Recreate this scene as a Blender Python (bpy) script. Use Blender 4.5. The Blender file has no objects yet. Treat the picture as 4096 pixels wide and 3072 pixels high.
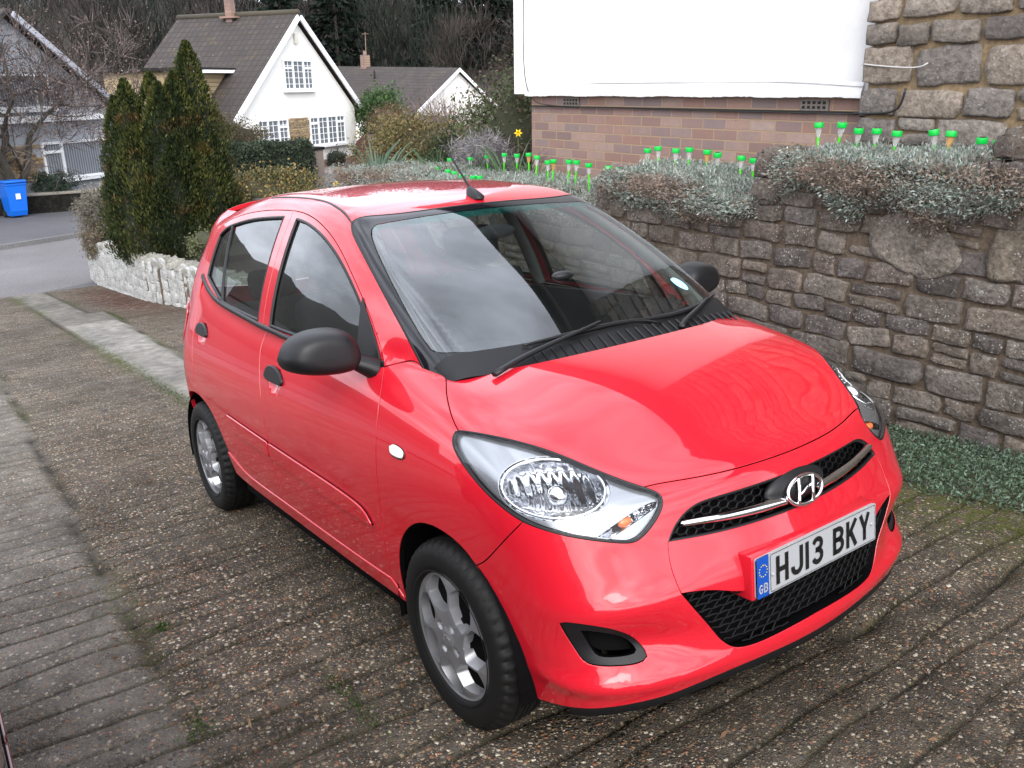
import bpy, bmesh, math, random
import numpy as np
from mathutils import Vector, Matrix
from mathutils.geometry import delaunay_2d_cdt
rad = math.radians
scene = bpy.context.scene
COL = scene.collection
SLOPE = rad(6.3)                      # the driveway climbs towards the camera
DRIVE = Matrix.Rotation(-SLOPE, 4, 'Y')

# ------------------------------------------------------------------ camera
cam_d = bpy.data.cameras.new('camera')
cam = bpy.data.objects.new('camera', cam_d)
COL.objects.link(cam)
scene.camera = cam
cam_d.sensor_width = 36.0
cam_d.lens = 36.0 * 3456.92 / 4096.0
cam_d.clip_end = 600.0
cam_d.clip_start = 0.05
CR = [[0.58021, 0.810811, -0.077092], [0.154179, -0.202283, -0.967115], [-0.799741, 0.549243, -0.242376]]
cm = Matrix(((CR[0][0], -CR[1][0], -CR[2][0]), (CR[0][1], -CR[1][1], -CR[2][1]), (CR[0][2], -CR[1][2], -CR[2][2]))).to_4x4()
cm.translation = Vector((2.02019, -1.86976, 1.6075))
cam.matrix_world = DRIVE @ cm

# ------------------------------------------------------------------ sky, sun, exposure
SUN_EL, SUN_AZ = rad(40), rad(-30)
world = bpy.data.worlds.new('World')
scene.world = world
world.use_nodes = True
wn, wl = world.node_tree.nodes, world.node_tree.links
bg = wn['Background']
sky = wn.new('ShaderNodeTexSky')
sky.sky_type = 'NISHITA'
sky.sun_disc = False
sky.sun_elevation = SUN_EL
sky.sun_rotation = rad(90) - SUN_AZ
sky.air_density = 1.0
sky.dust_density = 4.0
sky.ozone_density = 1.0
hs = wn.new('ShaderNodeHueSaturation')
hs.inputs['Saturation'].default_value = 0.38
wl.new(sky.outputs[0], hs.inputs['Color'])
tc = wn.new('ShaderNodeTexCoord')
mp = wn.new('ShaderNodeMapping')
mp.inputs['Scale'].default_value = (1.2, 1.2, 3.0)
wl.new(tc.outputs['Generated'], mp.inputs['Vector'])
cn = wn.new('ShaderNodeTexNoise')
cn.inputs['Scale'].default_value = 2.6
cn.inputs['Detail'].default_value = 5.0
wl.new(mp.outputs[0], cn.inputs['Vector'])
cr = wn.new('ShaderNodeMapRange')
cr.inputs['From Min'].default_value = 0.36
cr.inputs['From Max'].default_value = 0.66
cr.inputs['To Min'].default_value = 0.62
cr.inputs['To Max'].default_value = 1.45
wl.new(cn.outputs[0], cr.inputs[0])
mx = wn.new('ShaderNodeMix')
mx.data_type = 'RGBA'
mx.blend_type = 'MULTIPLY'
mx.inputs[0].default_value = 1.0
wl.new(cr.outputs[0], mx.inputs[7])
ov = wn.new('ShaderNodeMix')            # overcast: a pale even cloud sheet over the clear sky
ov.data_type = 'RGBA'
ov.inputs[0].default_value = 0.62
ov.inputs[6].default_value = (0, 0, 0, 1)
wl.new(hs.outputs[0], ov.inputs[6])
ov.inputs[7].default_value = (8.0, 8.3, 9.3, 1)
wl.new(ov.outputs[2], mx.inputs[6])
wl.new(mx.outputs[2], bg.inputs['Color'])
bg.inputs['Strength'].default_value = 0.14
sd = bpy.data.lights.new('sun', 'SUN')
sd.energy = 0.7
sd.angle = rad(40)
sd.color = (1.0, 0.96, 0.9)
sun = bpy.data.objects.new('sun', sd)
COL.objects.link(sun)
sdir = Vector((math.cos(SUN_EL) * math.cos(SUN_AZ), math.cos(SUN_EL) * math.sin(SUN_AZ), math.sin(SUN_EL)))
sun.rotation_euler = (-sdir).to_track_quat('-Z', 'Y').to_euler()
sun.location = sdir * 50
vs = scene.view_settings
vs.view_transform = 'Standard'
vs.look = 'None'
vs.gamma = 1.0
vs.exposure = 1.35
scene.cycles.max_bounces = 10
scene.cycles.transparent_max_bounces = 24

# ------------------------------------------------------------------ object helpers
def tag(o, label=None, cat=None, group=None, kind=None):
    if label: o['label'] = label
    if cat: o['category'] = cat
    if group: o['group'] = group
    if kind: o['kind'] = kind
    return o
def link(name, me, parent=None):
    o = bpy.data.objects.new(name, me)
    COL.objects.link(o)
    if parent is not None: o.parent = parent
    return o
def empty(name, loc=(0, 0, 0), rz=0.0, parent=None):
    o = bpy.data.objects.new(name, None)
    o.empty_display_size = 0.2
    COL.objects.link(o)
    o.location = loc
    o.rotation_euler = (0, 0, rz)
    if parent is not None: o.parent = parent
    return o
def copy_tree(o, parent=None):
    c = o.copy()
    COL.objects.link(c)
    if parent is not None: c.parent = parent
    for ch in list(o.children): copy_tree(ch, c)
    return c

# ------------------------------------------------------------------ material helpers
class NT:
    def __init__(s, name):
        s.m = bpy.data.materials.new(name)
        s.m.use_nodes = True
        s.n, s.l = s.m.node_tree.nodes, s.m.node_tree.links
        s.b = s.n['Principled BSDF']
        s.out = s.n['Material Output']
        s._tc = None
    def tc(s, kind='Object'):
        if s._tc is None: s._tc = s.n.new('ShaderNodeTexCoord')
        return s._tc.outputs[kind]
    def set(s, **k):
        for a, v in k.items():
            i = s.b.inputs[a.replace('_', ' ')]
            if hasattr(v, 'is_linked') or hasattr(v, 'links'): s.l.new(v, i)
            else: i.default_value = v if not (isinstance(v, tuple) and len(v) == 3) else (*v, 1)
        return s
    def map(s, vec, scale=(1, 1, 1), rot=(0, 0, 0), loc=(0, 0, 0)):
        n = s.n.new('ShaderNodeMapping')
        n.inputs['Scale'].default_value = scale
        n.inputs['Rotation'].default_value = rot
        n.inputs['Location'].default_value = loc
        s.l.new(vec, n.inputs[0])
        return n.outputs[0]
    def noise(s, vec, scale, detail=3.0, rough=0.5, dist=0.0, color=False):
        n = s.n.new('ShaderNodeTexNoise')
        n.inputs['Scale'].default_value = scale
        n.inputs['Detail'].default_value = detail
        n.inputs['Roughness'].default_value = rough
        n.inputs['Distortion'].default_value = dist
        s.l.new(vec, n.inputs['Vector'])
        return n.outputs['Color' if color else 0]
    def voro(s, vec, scale, feature='F1', out='Distance', rnd=1.0):
        n = s.n.new('ShaderNodeTexVoronoi')
        n.feature = feature
        n.inputs['Scale'].default_value = scale
        n.inputs['Randomness'].default_value = rnd
        s.l.new(vec, n.inputs['Vector'])
        return n.outputs[out]
    def ramp(s, fac, stops, mode='LINEAR'):
        n = s.n.new('ShaderNodeValToRGB')
        n.color_ramp.interpolation = mode
        e = n.color_ramp.elements
        while len(e) < len(stops): e.new(0.5)
        for k, (p, c) in enumerate(stops):
            e[k].position = p
            e[k].color = (*c, 1) if isinstance(c, tuple) else (c, c, c, 1)
        s.l.new(fac, n.inputs[0])
        return n.outputs[0]
    def mix(s, fac, a, b, mode='MIX'):
        n = s.n.new('ShaderNodeMix')
        n.data_type = 'RGBA'
        n.blend_type = mode
        n.clamp_factor = True
        for i, v in ((0, fac), (6, a), (7, b)):
            if hasattr(v, 'links'): s.l.new(v, n.inputs[i])
            elif i == 0: n.inputs[0].default_value = v
            else: n.inputs[i].default_value = (*v, 1) if isinstance(v, tuple) else (v, v, v, 1)
        return n.outputs[2]
    def math(s, op, a, b=0.0, c=0.0):
        n = s.n.new('ShaderNodeMath')
        n.operation = op
        for i, v in enumerate((a, b, c)):
            if hasattr(v, 'links'): s.l.new(v, n.inputs[i])
            else: n.inputs[i].default_value = v
        return n.outputs[0]
    def sep(s, vec):
        n = s.n.new('ShaderNodeSeparateXYZ')
        s.l.new(vec, n.inputs[0])
        return n.outputs
    def bump(s, h, strength=0.5, dist=0.01, normal=None):
        n = s.n.new('ShaderNodeBump')
        n.inputs['Strength'].default_value = strength
        n.inputs['Distance'].default_value = dist
        s.l.new(h, n.inputs['Height'])
        if normal is not None: s.l.new(normal, n.inputs['Normal'])
        s.l.new(n.outputs[0], s.b.inputs['Normal'])
        return n.outputs[0]
    def attr(s, name):
        n = s.n.new('ShaderNodeAttribute')
        n.attribute_name = name
        return n.outputs['Color']
    def rnd(s):
        return s.n.new('ShaderNodeObjectInfo').outputs['Random']
def plain(name, col, rough=0.5, metal=0.0, **k):
    t = NT(name)
    t.set(Base_Color=col, Roughness=rough, Metallic=metal, **k)
    return t.m

# ------------------------------------------------------------------ mesh helpers
def finish(bm, name, mats, parent=None, smooth=35.0):
    if smooth:
        lim = rad(smooth)
        for f in bm.faces: f.smooth = True
        for e in bm.edges:
            if len(e.link_faces) == 2 and e.calc_face_angle(0.0) > lim: e.smooth = False
    me = bpy.data.meshes.new(name)
    bm.to_mesh(me)
    bm.free()
    for m in (mats if isinstance(mats, (list, tuple)) else [mats]): me.materials.append(m)
    return link(name, me, parent)
def box(bm, c, s, rot=None, mi=0, bev=0.0):
    r = bmesh.ops.create_cube(bm, size=1.0)
    vs_ = r['verts']
    bmesh.ops.scale(bm, vec=s, verts=vs_)
    if bev > 0:
        es = list({e for v in vs_ for e in v.link_edges})
        b = bmesh.ops.bevel(bm, geom=es, offset=bev, segments=2, affect='EDGES', profile=0.5)
        vs_ = list({v for f in b['faces'] for v in f.verts} | {v for v in vs_ if v.is_valid})
        st, seen = list(vs_), set(vs_)
        while st:
            for e in st.pop().link_edges:
                for v in e.verts:
                    if v not in seen: seen.add(v); st.append(v)
        vs_ = list(seen)
    if rot is not None: bmesh.ops.rotate(bm, cent=(0, 0, 0), matrix=rot, verts=vs_)
    bmesh.ops.translate(bm, vec=c, verts=vs_)
    for f in {f for v in vs_ for f in v.link_faces}: f.material_index = mi
    return vs_
def tube(bm, pts, rads, n=8, mi=0, caps=True, flat=None):
    pts = [Vector(p) for p in pts]
    if not hasattr(rads, '__len__'): rads = [rads] * len(pts)
    rings, up = [], None
    for i, p in enumerate(pts):
        t = (pts[min(i + 1, len(pts) - 1)] - pts[max(i - 1, 0)]).normalized()
        if up is None:
            up = Vector((0, 0, 1)) if abs(t.z) < 0.9 else Vector((1, 0, 0))
        sd_ = t.cross(up).normalized()
        up = sd_.cross(t).normalized()
        k = flat if flat else 1.0
        rings.append([bm.verts.new(p + (sd_ * math.cos(a) + up * math.sin(a) * k) * rads[i]) for a in [2 * math.pi * j / n for j in range(n)]])
    for i in range(len(rings) - 1):
        for j in range(n):
            f = bm.faces.new((rings[i][j], rings[i][(j + 1) % n], rings[i + 1][(j + 1) % n], rings[i + 1][j]))
            f.material_index = mi
    if caps:
        bm.faces.new(rings[0][::-1]).material_index = mi
        bm.faces.new(rings[-1]).material_index = mi
    return rings
def lathe(bm, prof, n=48, axis='Y', c=(0, 0, 0), mi=0, close=False):
    rings = []
    for (r, h) in prof:
        ring = []
        for j in range(n):
            a = 2 * math.pi * j / n
            if axis == 'Y': v = (r * math.cos(a), h, r * math.sin(a))
            elif axis == 'Z': v = (r * math.cos(a), r * math.sin(a), h)
            else: v = (h, r * math.cos(a), r * math.sin(a))
            ring.append(bm.verts.new((v[0] + c[0], v[1] + c[1], v[2] + c[2])))
        rings.append(ring)
    m = len(rings)
    for i in range(m if close else m - 1):
        for j in range(n):
            f = bm.faces.new((rings[i][j], rings[i][(j + 1) % n], rings[(i + 1) % m][(j + 1) % n], rings[(i + 1) % m][j]))
            f.material_index = mi
    return rings
def quick(name, verts, faces, mats, parent=None, mi=None, smooth=False, cols=None):
    me = bpy.data.meshes.new(name)
    verts = np.asarray(verts, np.float32)
    me.from_pydata(verts.tolist() if len(verts) < 3 else verts, [], faces)
    for m in (mats if isinstance(mats, (list, tuple)) else [mats]): me.materials.append(m)
    if mi is not None: me.polygons.foreach_set('material_index', np.asarray(mi, np.int32))
    if smooth: me.polygons.foreach_set('use_smooth', np.ones(len(me.polygons), bool))
    if cols is not None:
        a = me.color_attributes.new('tint', 'FLOAT_COLOR', 'POINT')
        cc = np.ones((len(verts), 4), np.float32)
        cc[:, :3] = cols
        a.data.foreach_set('color', cc.ravel())
    me.update()
    return link(name, me, parent)

def bspl(pts, ds, line=False):          # clamped uniform cubic B-spline through a traced edge
    P = np.asarray(pts, float)
    if len(P) == 2 or line:
        out = []
        for i in range(len(P) - 1):
            n = max(2, int(np.linalg.norm(P[i + 1] - P[i]) / ds) + 1)
            out.append(P[i] + (P[i + 1] - P[i]) * np.linspace(0, 1, n, endpoint=False)[:, None])
        return np.vstack(out + [P[-1:]])
    Q = np.vstack([2 * P[0] - P[1], P, 2 * P[-1] - P[-2]])
    n = len(P) - 1
    t = np.linspace(0, n, 60 * n + 1)
    i = np.minimum(t.astype(int), n - 1); f = (t - i)[:, None]
    C_ = ((1 - f) ** 3 * Q[i] + (3 * f ** 3 - 6 * f ** 2 + 4) * Q[i + 1] + (-3 * f ** 3 + 3 * f ** 2 + 3 * f + 1) * Q[i + 2] + f ** 3 * Q[i + 3]) / 6
    L = np.r_[0, np.cumsum(np.linalg.norm(np.diff(C_, axis=0), axis=1))]
    k = max(2, int(L[-1] / ds) + 1)
    return np.stack([np.interp(np.linspace(0, L[-1], k), L, C_[:, j]) for j in range(C_.shape[1])], -1)
# ================================================================== ENVIRONMENT
rng = np.random.default_rng(7)
# ---------------- materials of the place
def ground_mat():
    t = NT('grooved_aggregate_concrete')
    P = t.tc()
    A = t.attr('tint'); r, g, b = t.sep(A)
    big = t.noise(P, .9, 4.0, .6)
    mid = t.noise(P, 7.0, 5.0, .65)
    base = t.mix(t.ramp(mid, [(.32, (.050, .046, .040)), (.55, (.105, .096, .084)), (.78, (.155, .142, .122))]), (.04, .038, .034), (.09, .085, .075), 'MIX') if False else t.ramp(mid, [(.30, (.040, .035, .029)), (.52, (.088, .077, .064)), (.78, (.15, .132, .11))])
    lightc = t.ramp(mid, [(.28, (.16, .157, .15)), (.5, (.29, .285, .275)), (.75, (.45, .445, .43))])
    base = t.mix(b, base, lightc)
    wob = t.n.new('ShaderNodeVectorMath'); wob.operation = 'ADD'
    wn_ = t.noise(P, 60.0, 2.0, color=True)
    sc = t.n.new('ShaderNodeVectorMath'); sc.operation = 'SCALE'; sc.inputs['Scale'].default_value = .010
    t.l.new(wn_, sc.inputs[0]); t.l.new(P, wob.inputs[0]); t.l.new(sc.outputs[0], wob.inputs[1])
    v1d = t.voro(wob.outputs[0], 62.0); v1c = t.voro(wob.outputs[0], 62.0, out='Color')
    v2d = t.voro(wob.outputs[0], 135.0); v2c = t.voro(wob.outputs[0], 135.0, out='Color')
    stops = [(0, (.07, .060, .052)), (.20, (.21, .165, .12)), (.36, (.32, .24, .16)), (.48, (.36, .18, .11)), (.58, (.22, .19, .165)), (.70, (.46, .38, .27)), (.82, (.12, .115, .12)), (.90, (.70, .64, .54))]
    c1 = t.ramp(t.sep(v1c)[0], stops, 'CONSTANT'); c2 = t.ramp(t.sep(v2c)[0], stops, 'CONSTANT')
    m1 = t.math('MULTIPLY', t.ramp(v1d, [(.36, 1.0), (.50, 0.0)]), t.ramp(t.sep(v1c)[1], [(.28, 0.0), (.33, 1.0)]))
    m2 = t.math('MULTIPLY', t.ramp(v2d, [(.34, 1.0), (.50, 0.0)]), t.ramp(t.sep(v2c)[1], [(.30, 0.0), (.36, 1.0)]))
    patch = t.ramp(t.noise(P, 2.3, 4.0, .7), [(.30, .65), (.55, 1.0)])
    e = t.math('MULTIPLY', r, patch)
    c = t.mix(t.math('MULTIPLY', m2, e), base, c2)
    c = t.mix(t.math('MULTIPLY', m1, e), c, c1)
    stain = t.ramp(big, [(.30, .62), (.62, 1.12)])
    c = t.mix(1.0, c, stain, 'MULTIPLY')
    lich = t.math('MULTIPLY', t.ramp(t.noise(P, 5.5, 6.0, .75), [(.66, 0.0), (.71, 1.0)]), t.ramp(t.noise(P, 90.0, 3.0), [(.40, 0.0), (.6, .8)]))
    c = t.mix(t.math('MULTIPLY', lich, .7), c, (.36, .36, .34))
    c = t.mix(t.math('MULTIPLY', t.sep(t.attr('extra'))[1], t.ramp(t.noise(P, 14.0, 4.0), [(.25, .55), (.6, .95)])), c, (.022, .019, .015))
    moss = t.math('MULTIPLY', g, t.ramp(t.noise(P, 16.0, 5.0, .7), [(.40, 0.0), (.56, 1.0)]))
    c = t.mix(moss, c, t.mix(t.noise(P, 60.0, 2.0), (.045, .060, .010), (.11, .125, .025)))
    rust = t.math('MULTIPLY', t.sep(t.attr('extra'))[0], t.ramp(t.noise(P, 9.0, 5.0, .7), [(.42, 0.0), (.58, 1.0)]))
    c = t.mix(rust, c, (.10, .038, .024))
    c = t.mix(1.0, c, (.76, .735, .69), 'MULTIPLY')
    t.set(Base_Color=c, Roughness=t.ramp(t.noise(P, 3.0, 3.0), [(.35, .62), (.65, .9)]), Specular_IOR_Level=.14)
    h = t.math('ADD', t.math('MULTIPLY', t.math('MULTIPLY', t.ramp(v1d, [(.1, 1.0), (.5, 0.0)]), m1), r), t.math('MULTIPLY', t.ramp(v2d, [(.1, 1.0), (.5, 0.0)]), .5))
    h = t.math('ADD', h, t.math('MULTIPLY', t.noise(P, 160.0, 4.0), .5))
    t.bump(h, .9, .008)
    return t.m
def asphalt_mat(name, lo, hi, sc=1.0):
    t = NT(name); P = t.tc()
    n = t.noise(P, .5, 4.0); f = t.noise(P, 40.0 * sc, 4.0, .7)
    c = t.mix(t.ramp(f, [(.35, 0.0), (.7, 1.0)]), lo, hi)
    c = t.mix(1.0, c, t.ramp(n, [(.3, .8), (.7, 1.15)]), 'MULTIPLY')
    t.set(Base_Color=c, Roughness=.85); t.bump(f, .4, .01)
    return t.m
def stone_mat(name, cols, lich=.5, mossy=0.0, scale=1.0):
    t = NT(name); P = t.tc(); A = t.attr('tint')
    n1 = t.noise(P, 6.0 * scale, 6.0, .7, .4); n2 = t.noise(P, 38.0 * scale, 5.0, .7)
    c = t.ramp(n1, [(.28, cols[0]), (.5, cols[1]), (.74, cols[2])])
    c = t.mix(1.0, c, A, 'MULTIPLY')
    c = t.mix(t.ramp(n2, [(.38, 0.55), (.60, 0.0)]), c, tuple(v * .3 for v in cols[0]))
    sp = t.voro(P, 55.0 * scale); spm = t.math('MULTIPLY', t.ramp(sp, [(.16, 1.0), (.30, 0.0)]), t.ramp(t.noise(P, 4.5 * scale, 4.0, .7), [(.46, 0.0), (.60, 1.0)]))
    c = t.mix(t.math('MULTIPLY', spm, lich), c, (.44, .43, .40))
    pt = t.ramp(t.noise(P, 11.0 * scale, 6.0, .75), [(.60, 0.0), (.70, 1.0)])
    c = t.mix(t.math('MULTIPLY', pt, lich * .55), c, (.30, .295, .27))
    if mossy: c = t.mix(t.math('MULTIPLY', t.ramp(t.noise(P, 7.0, 5.0, .7), [(.50, 0.0), (.66, 1.0)]), mossy), c, (.06, .065, .025))
    t.set(Base_Color=c, Roughness=.9, Specular_IOR_Level=.25)
    t.bump(t.math('ADD', t.math('MULTIPLY', n1, .6), n2), .9, .02)
    return t.m
def render_mat(name, col, dirt=.2):
    t = NT(name); P = t.tc()
    n = t.noise(P, 130.0, 4.0, .7); d = t.noise(P, 3.0, 6.0, .7)
    sp = t.math('MULTIPLY', t.ramp(t.noise(P, 24.0, 5.0, .8), [(.67, 0.0), (.71, 1.0)]), t.ramp(t.noise(P, 1.7, 3.0), [(.50, 0.0), (.64, 1.0)]))
    c = t.mix(t.math('MULTIPLY', t.ramp(d, [(.4, 0.0), (.75, 1.0)]), dirt), col, tuple(v * .72 for v in col))
    c = t.mix(t.math('MULTIPLY', sp, min(1.0, dirt * 2.6)), c, (.06, .055, .05))
    t.set(Base_Color=c, Roughness=.85); t.bump(n, .5, .01)
    return t.m
def brick_mat():
    t = NT('brown_brick'); P = t.tc()
    x, y, z = t.sep(P)
    cb = t.n.new('ShaderNodeCombineXYZ'); t.l.new(x, cb.inputs[0]); t.l.new(z, cb.inputs[1])
    b = t.n.new('ShaderNodeTexBrick')
    b.offset = .5
    for k, v in (('Scale', 1.0), ('Mortar Size', .006), ('Mortar Smooth', .15), ('Bias', 0.0), ('Brick Width', .228), ('Row Height', .0775)): b.inputs[k].default_value = v
    b.inputs['Color1'].default_value = (0, 0, 0, 1); b.inputs['Color2'].default_value = (1, 1, 1, 1); b.inputs['Mortar'].default_value = (.5, .5, .5, 1)
    t.l.new(cb.outputs[0], b.inputs['Vector'])
    c = t.ramp(b.outputs['Color'], [(0, (.135, .092, .085)), (.22, (.20, .115, .085)), (.42, (.165, .115, .105)), (.58, (.235, .165, .13)), (.72, (.14, .108, .108)), (.86, (.215, .13, .10)), (1, (.26, .20, .165))], 'LINEAR')
    c = t.mix(t.ramp(t.noise(P, 11.0, 5.0, .7), [(.35, .35), (.65, 0.0)]), c, (.12, .10, .095))
    c = t.mix(t.ramp(t.noise(P, 70.0, 3.0), [(.64, 0.0), (.72, .6)]), c, (.04, .03, .03))
    c = t.mix(1.0, c, (1.25, 1.2, 1.2), 'MULTIPLY')
    c = t.mix(b.outputs['Fac'], c, t.mix(t.noise(P, 20.0, 4.0), (.26, .175, .11), (.34, .24, .155)))
    t.set(Base_Color=c, Roughness=.88)
    inv = t.math('SUBTRACT', 1.0, b.outputs['Fac'])
    t.bump(t.math('ADD', inv, t.math('MULTIPLY', t.noise(P, 90.0, 4.0), .35)), .8, .008)
    return t.m
def tile_mat(name, lo, hi, row=.34, wid=.30):
    t = NT(name); P = t.tc('UV')
    b = t.n.new('ShaderNodeTexBrick'); b.offset = 0.0
    for k, v in (('Scale', 1.0), ('Mortar Size', .045), ('Mortar Smooth', .6), ('Brick Width', wid), ('Row Height', row)): b.inputs[k].default_value = v
    b.inputs['Color1'].default_value = (0, 0, 0, 1); b.inputs['Color2'].default_value = (1, 1, 1, 1); b.inputs['Mortar'].default_value = (.5, .5, .5, 1)
    t.l.new(P, b.inputs['Vector'])
    O = t.tc2 = t.n.new('ShaderNodeTexCoord').outputs['Object']
    c = t.ramp(b.outputs['Color'], [(0, lo), (1, hi)])
    c = t.mix(1.0, c, t.ramp(t.noise(O, 1.2, 5.0), [(.3, .8), (.7, 1.2)]), 'MULTIPLY')
    c = t.mix(t.math('MULTIPLY', t.ramp(t.noise(O, 1.1, 5.0, .7), [(.56, 0.0), (.72, 1.0)]), .45), c, (.14, .10, .04))
    c = t.mix(t.ramp(t.noise(O, 9.0, 2.0), [(.73, 0.0), (.76, .7)]), c, (.40, .38, .34))
    c = t.mix(t.math('MULTIPLY', b.outputs['Fac'], .75), c, (.018, .016, .015))
    t.set(Base_Color=c, Roughness=.85)
    return t.m
def leaf_mat(name, rough=.6, trans=.25):
    t = NT(name)
    c = t.attr('tint')
    t.set(Base_Color=c, Roughness=rough, Specular_IOR_Level=.3)
    if trans:
        tr = t.n.new('ShaderNodeBsdfTranslucent'); t.l.new(c, tr.inputs[0])
        m = t.n.new('ShaderNodeMixShader'); m.inputs[0].default_value = trans
        t.l.new(t.b.outputs[0], m.inputs[1]); t.l.new(tr.outputs[0], m.inputs[2]); t.l.new(m.outputs[0], t.out.inputs[0])
    return t.m
def bark_mat(name, lo, hi):
    t = NT(name); n = t.noise(t.map(t.tc(), (6, 6, 1.5)), 3.0, 6.0, .7)
    t.set(Base_Color=t.ramp(n, [(.3, lo), (.7, hi)]), Roughness=.9); t.bump(n, .6, .02)
    return t.m
M_LEAF = leaf_mat('foliage'); M_TWIG = leaf_mat('twigs', .8, 0)
M_BARK = bark_mat('bark_grey_brown', (.035, .030, .024), (.11, .095, .075))
M_BIRCH = bark_mat('bark_pale', (.10, .09, .08), (.34, .32, .29))
M_DRIVE = ground_mat()
M_ROAD = asphalt_mat('road_asphalt', (.085, .080, .082), (.19, .18, .185))
M_PAVE = asphalt_mat('pavement_asphalt', (.055, .055, .060), (.12, .12, .13))
M_SOIL = asphalt_mat('garden_soil', (.020, .016, .012), (.060, .048, .036), .6)
M_WHITE_R = render_mat('white_painted_render', (.66, .66, .65), .38)
M_CREAM_R = render_mat('cream_white_render', (.80, .79, .74), .06)
M_UPVC = plain('white_plastic_frame', (.80, .81, .82), .35)
M_BRICK = brick_mat()
M_STONE = stone_mat('rubble_stone', [(.070, .061, .054), (.150, .132, .117), (.235, .210, .188)], .85, .10)
M_QUOIN = stone_mat('quarried_stone', [(.13, .115, .10), (.23, .205, .18), (.31, .28, .25)], .35, 0.0, .7)
M_MORTAR = asphalt_mat('sandy_mortar', (.060, .044, .030), (.150, .110, .072))
M_MORTAR2 = asphalt_mat('yellow_mortar', (.15, .105, .055), (.28, .20, .11))
M_GAP = plain('dark_gap', (.010, .009, .008), .9)
def pane_mat(name, curtain):
    t = NT(name); P = t.tc()
    x, y, z = t.sep(P)
    w = t.n.new('ShaderNodeTexWave'); w.inputs['Scale'].default_value = 3.2; w.inputs['Distortion'].default_value = 1.2
    t.l.new(P, w.inputs['Vector'])
    c = t.ramp(w.outputs[0], [(.2, tuple(v * .45 for v in curtain)), (.8, curtain)])
    t.set(Base_Color=c, Roughness=.05, Specular_IOR_Level=.6, Coat_Weight=.6, Coat_Roughness=.02)
    return t.m
M_PANE = pane_mat('curtained_pane', (.20, .23, .25))
M_PANE2 = pane_mat('vertical_blind_pane', (.30, .32, .35))

# ---------------- foliage builders
def leaves(name, pts, size, cols, mat=None, parent=None, aspect=.5, up=.3, bend=True, dirs=None, sizevar=.5):
    n = len(pts)
    d = rng.normal(size=(n, 3)) if dirs is None else dirs + rng.normal(size=(n, 3)) * .35
    d[:, 2] += up
    d /= np.linalg.norm(d, axis=1, keepdims=True)
    r = rng.normal(size=(n, 3)); s_ = np.cross(d, r); s_ /= np.linalg.norm(s_, axis=1, keepdims=True) + 1e-9
    L = size * (1 - sizevar / 2 + sizevar * rng.random(n))[:, None]
    W = L * aspect
    nn = np.cross(s_, d)
    a = pts; b = pts + d * L * .5 + s_ * W * .5 + nn * L * .08; c = pts + d * L; e = pts + d * L * .5 - s_ * W * .5 + nn * L * .08
    V = np.stack([a, b, c, e], 1).reshape(-1, 3)
    F_ = np.arange(4 * n).reshape(-1, 4)
    cc = np.repeat(cols, 4, axis=0)
    me = bpy.data.meshes.new(name)
    me.vertices.add(len(V)); me.loops.add(4 * n); me.polygons.add(n)
    me.vertices.foreach_set('co', V.astype(np.float32).ravel())
    me.loops.foreach_set('vertex_index', F_.astype(np.int32).ravel())
    me.polygons.foreach_set('loop_start', np.arange(0, 4 * n, 4, dtype=np.int32))
    try: me.polygons.foreach_set('loop_total', np.full(n, 4, np.int32))
    except Exception: pass
    a_ = me.color_attributes.new('tint', 'FLOAT_COLOR', 'POINT')
    q = np.ones((len(V), 4), np.float32); q[:, :3] = cc
    a_.data.foreach_set('color', q.ravel())
    me.materials.append(mat or M_LEAF)
    me.update(); me.validate()
    return link(name, me, parent)
def shade(n, cols, var=.25):
    cols = np.array(cols, float)
    c = cols[rng.integers(0, len(cols), n)]
    return np.clip(c * (1 + rng.normal(size=(n, 1)) * var), .003, 1)
def clumpy(n, centre, radii, k=40, cr=.32, hollow=.55):
    """points in leaf clumps spread over an ellipsoid crown"""
    c = rng.normal(size=(k, 3)); c /= np.linalg.norm(c, axis=1, keepdims=True)
    c *= (hollow + (1 - hollow) * rng.random((k, 1)))
    i = rng.integers(0, k, n)
    p = rng.normal(size=(n, 3)) * cr * (.6 + .8 * rng.random((k, 1)))[i]
    q = c[i] + p * .55
    return np.array(centre) + q * np.array(radii), i
def bush(name, label, centre, radii, n, size, cols, k=60, group=None, aspect=.5, base=None, cat='bush', cr=.32, stems=True):
    t = empty(name, (centre[0], centre[1], (base if base is not None else centre[2] - radii[2])))
    tag(t, label, cat, group)
    off = np.array([0, 0, centre[2] - t.location.z])
    P, i = clumpy(n, off, radii, k, cr)
    P = P[P[:, 2] > 0]
    tone = (.75 + .5 * rng.random(k))[i][:len(P)]
    leaves('foliage', P, size, shade(len(P), cols, .18) * tone[:, None], parent=t, aspect=aspect)
    bm = bmesh.new()
    bmesh.ops.create_icosphere(bm, subdivisions=3, radius=1.0)
    for v in bm.verts:
        s = .70 + .10 * math.sin(v.co.x * 5 + v.co.y * 3) * math.sin(v.co.z * 4 + 1)
        v.co = Vector((v.co.x * radii[0] * s, v.co.y * radii[1] * s, max(.0, off[2] + v.co.z * radii[2] * s)))
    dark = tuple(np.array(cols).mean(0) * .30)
    finish(bm, 'branches', plain('shaded_core_' + name, dark, .95), t)  # solid lump, not limbs; inner shade put into its darkened leaf colour
    return t
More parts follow.
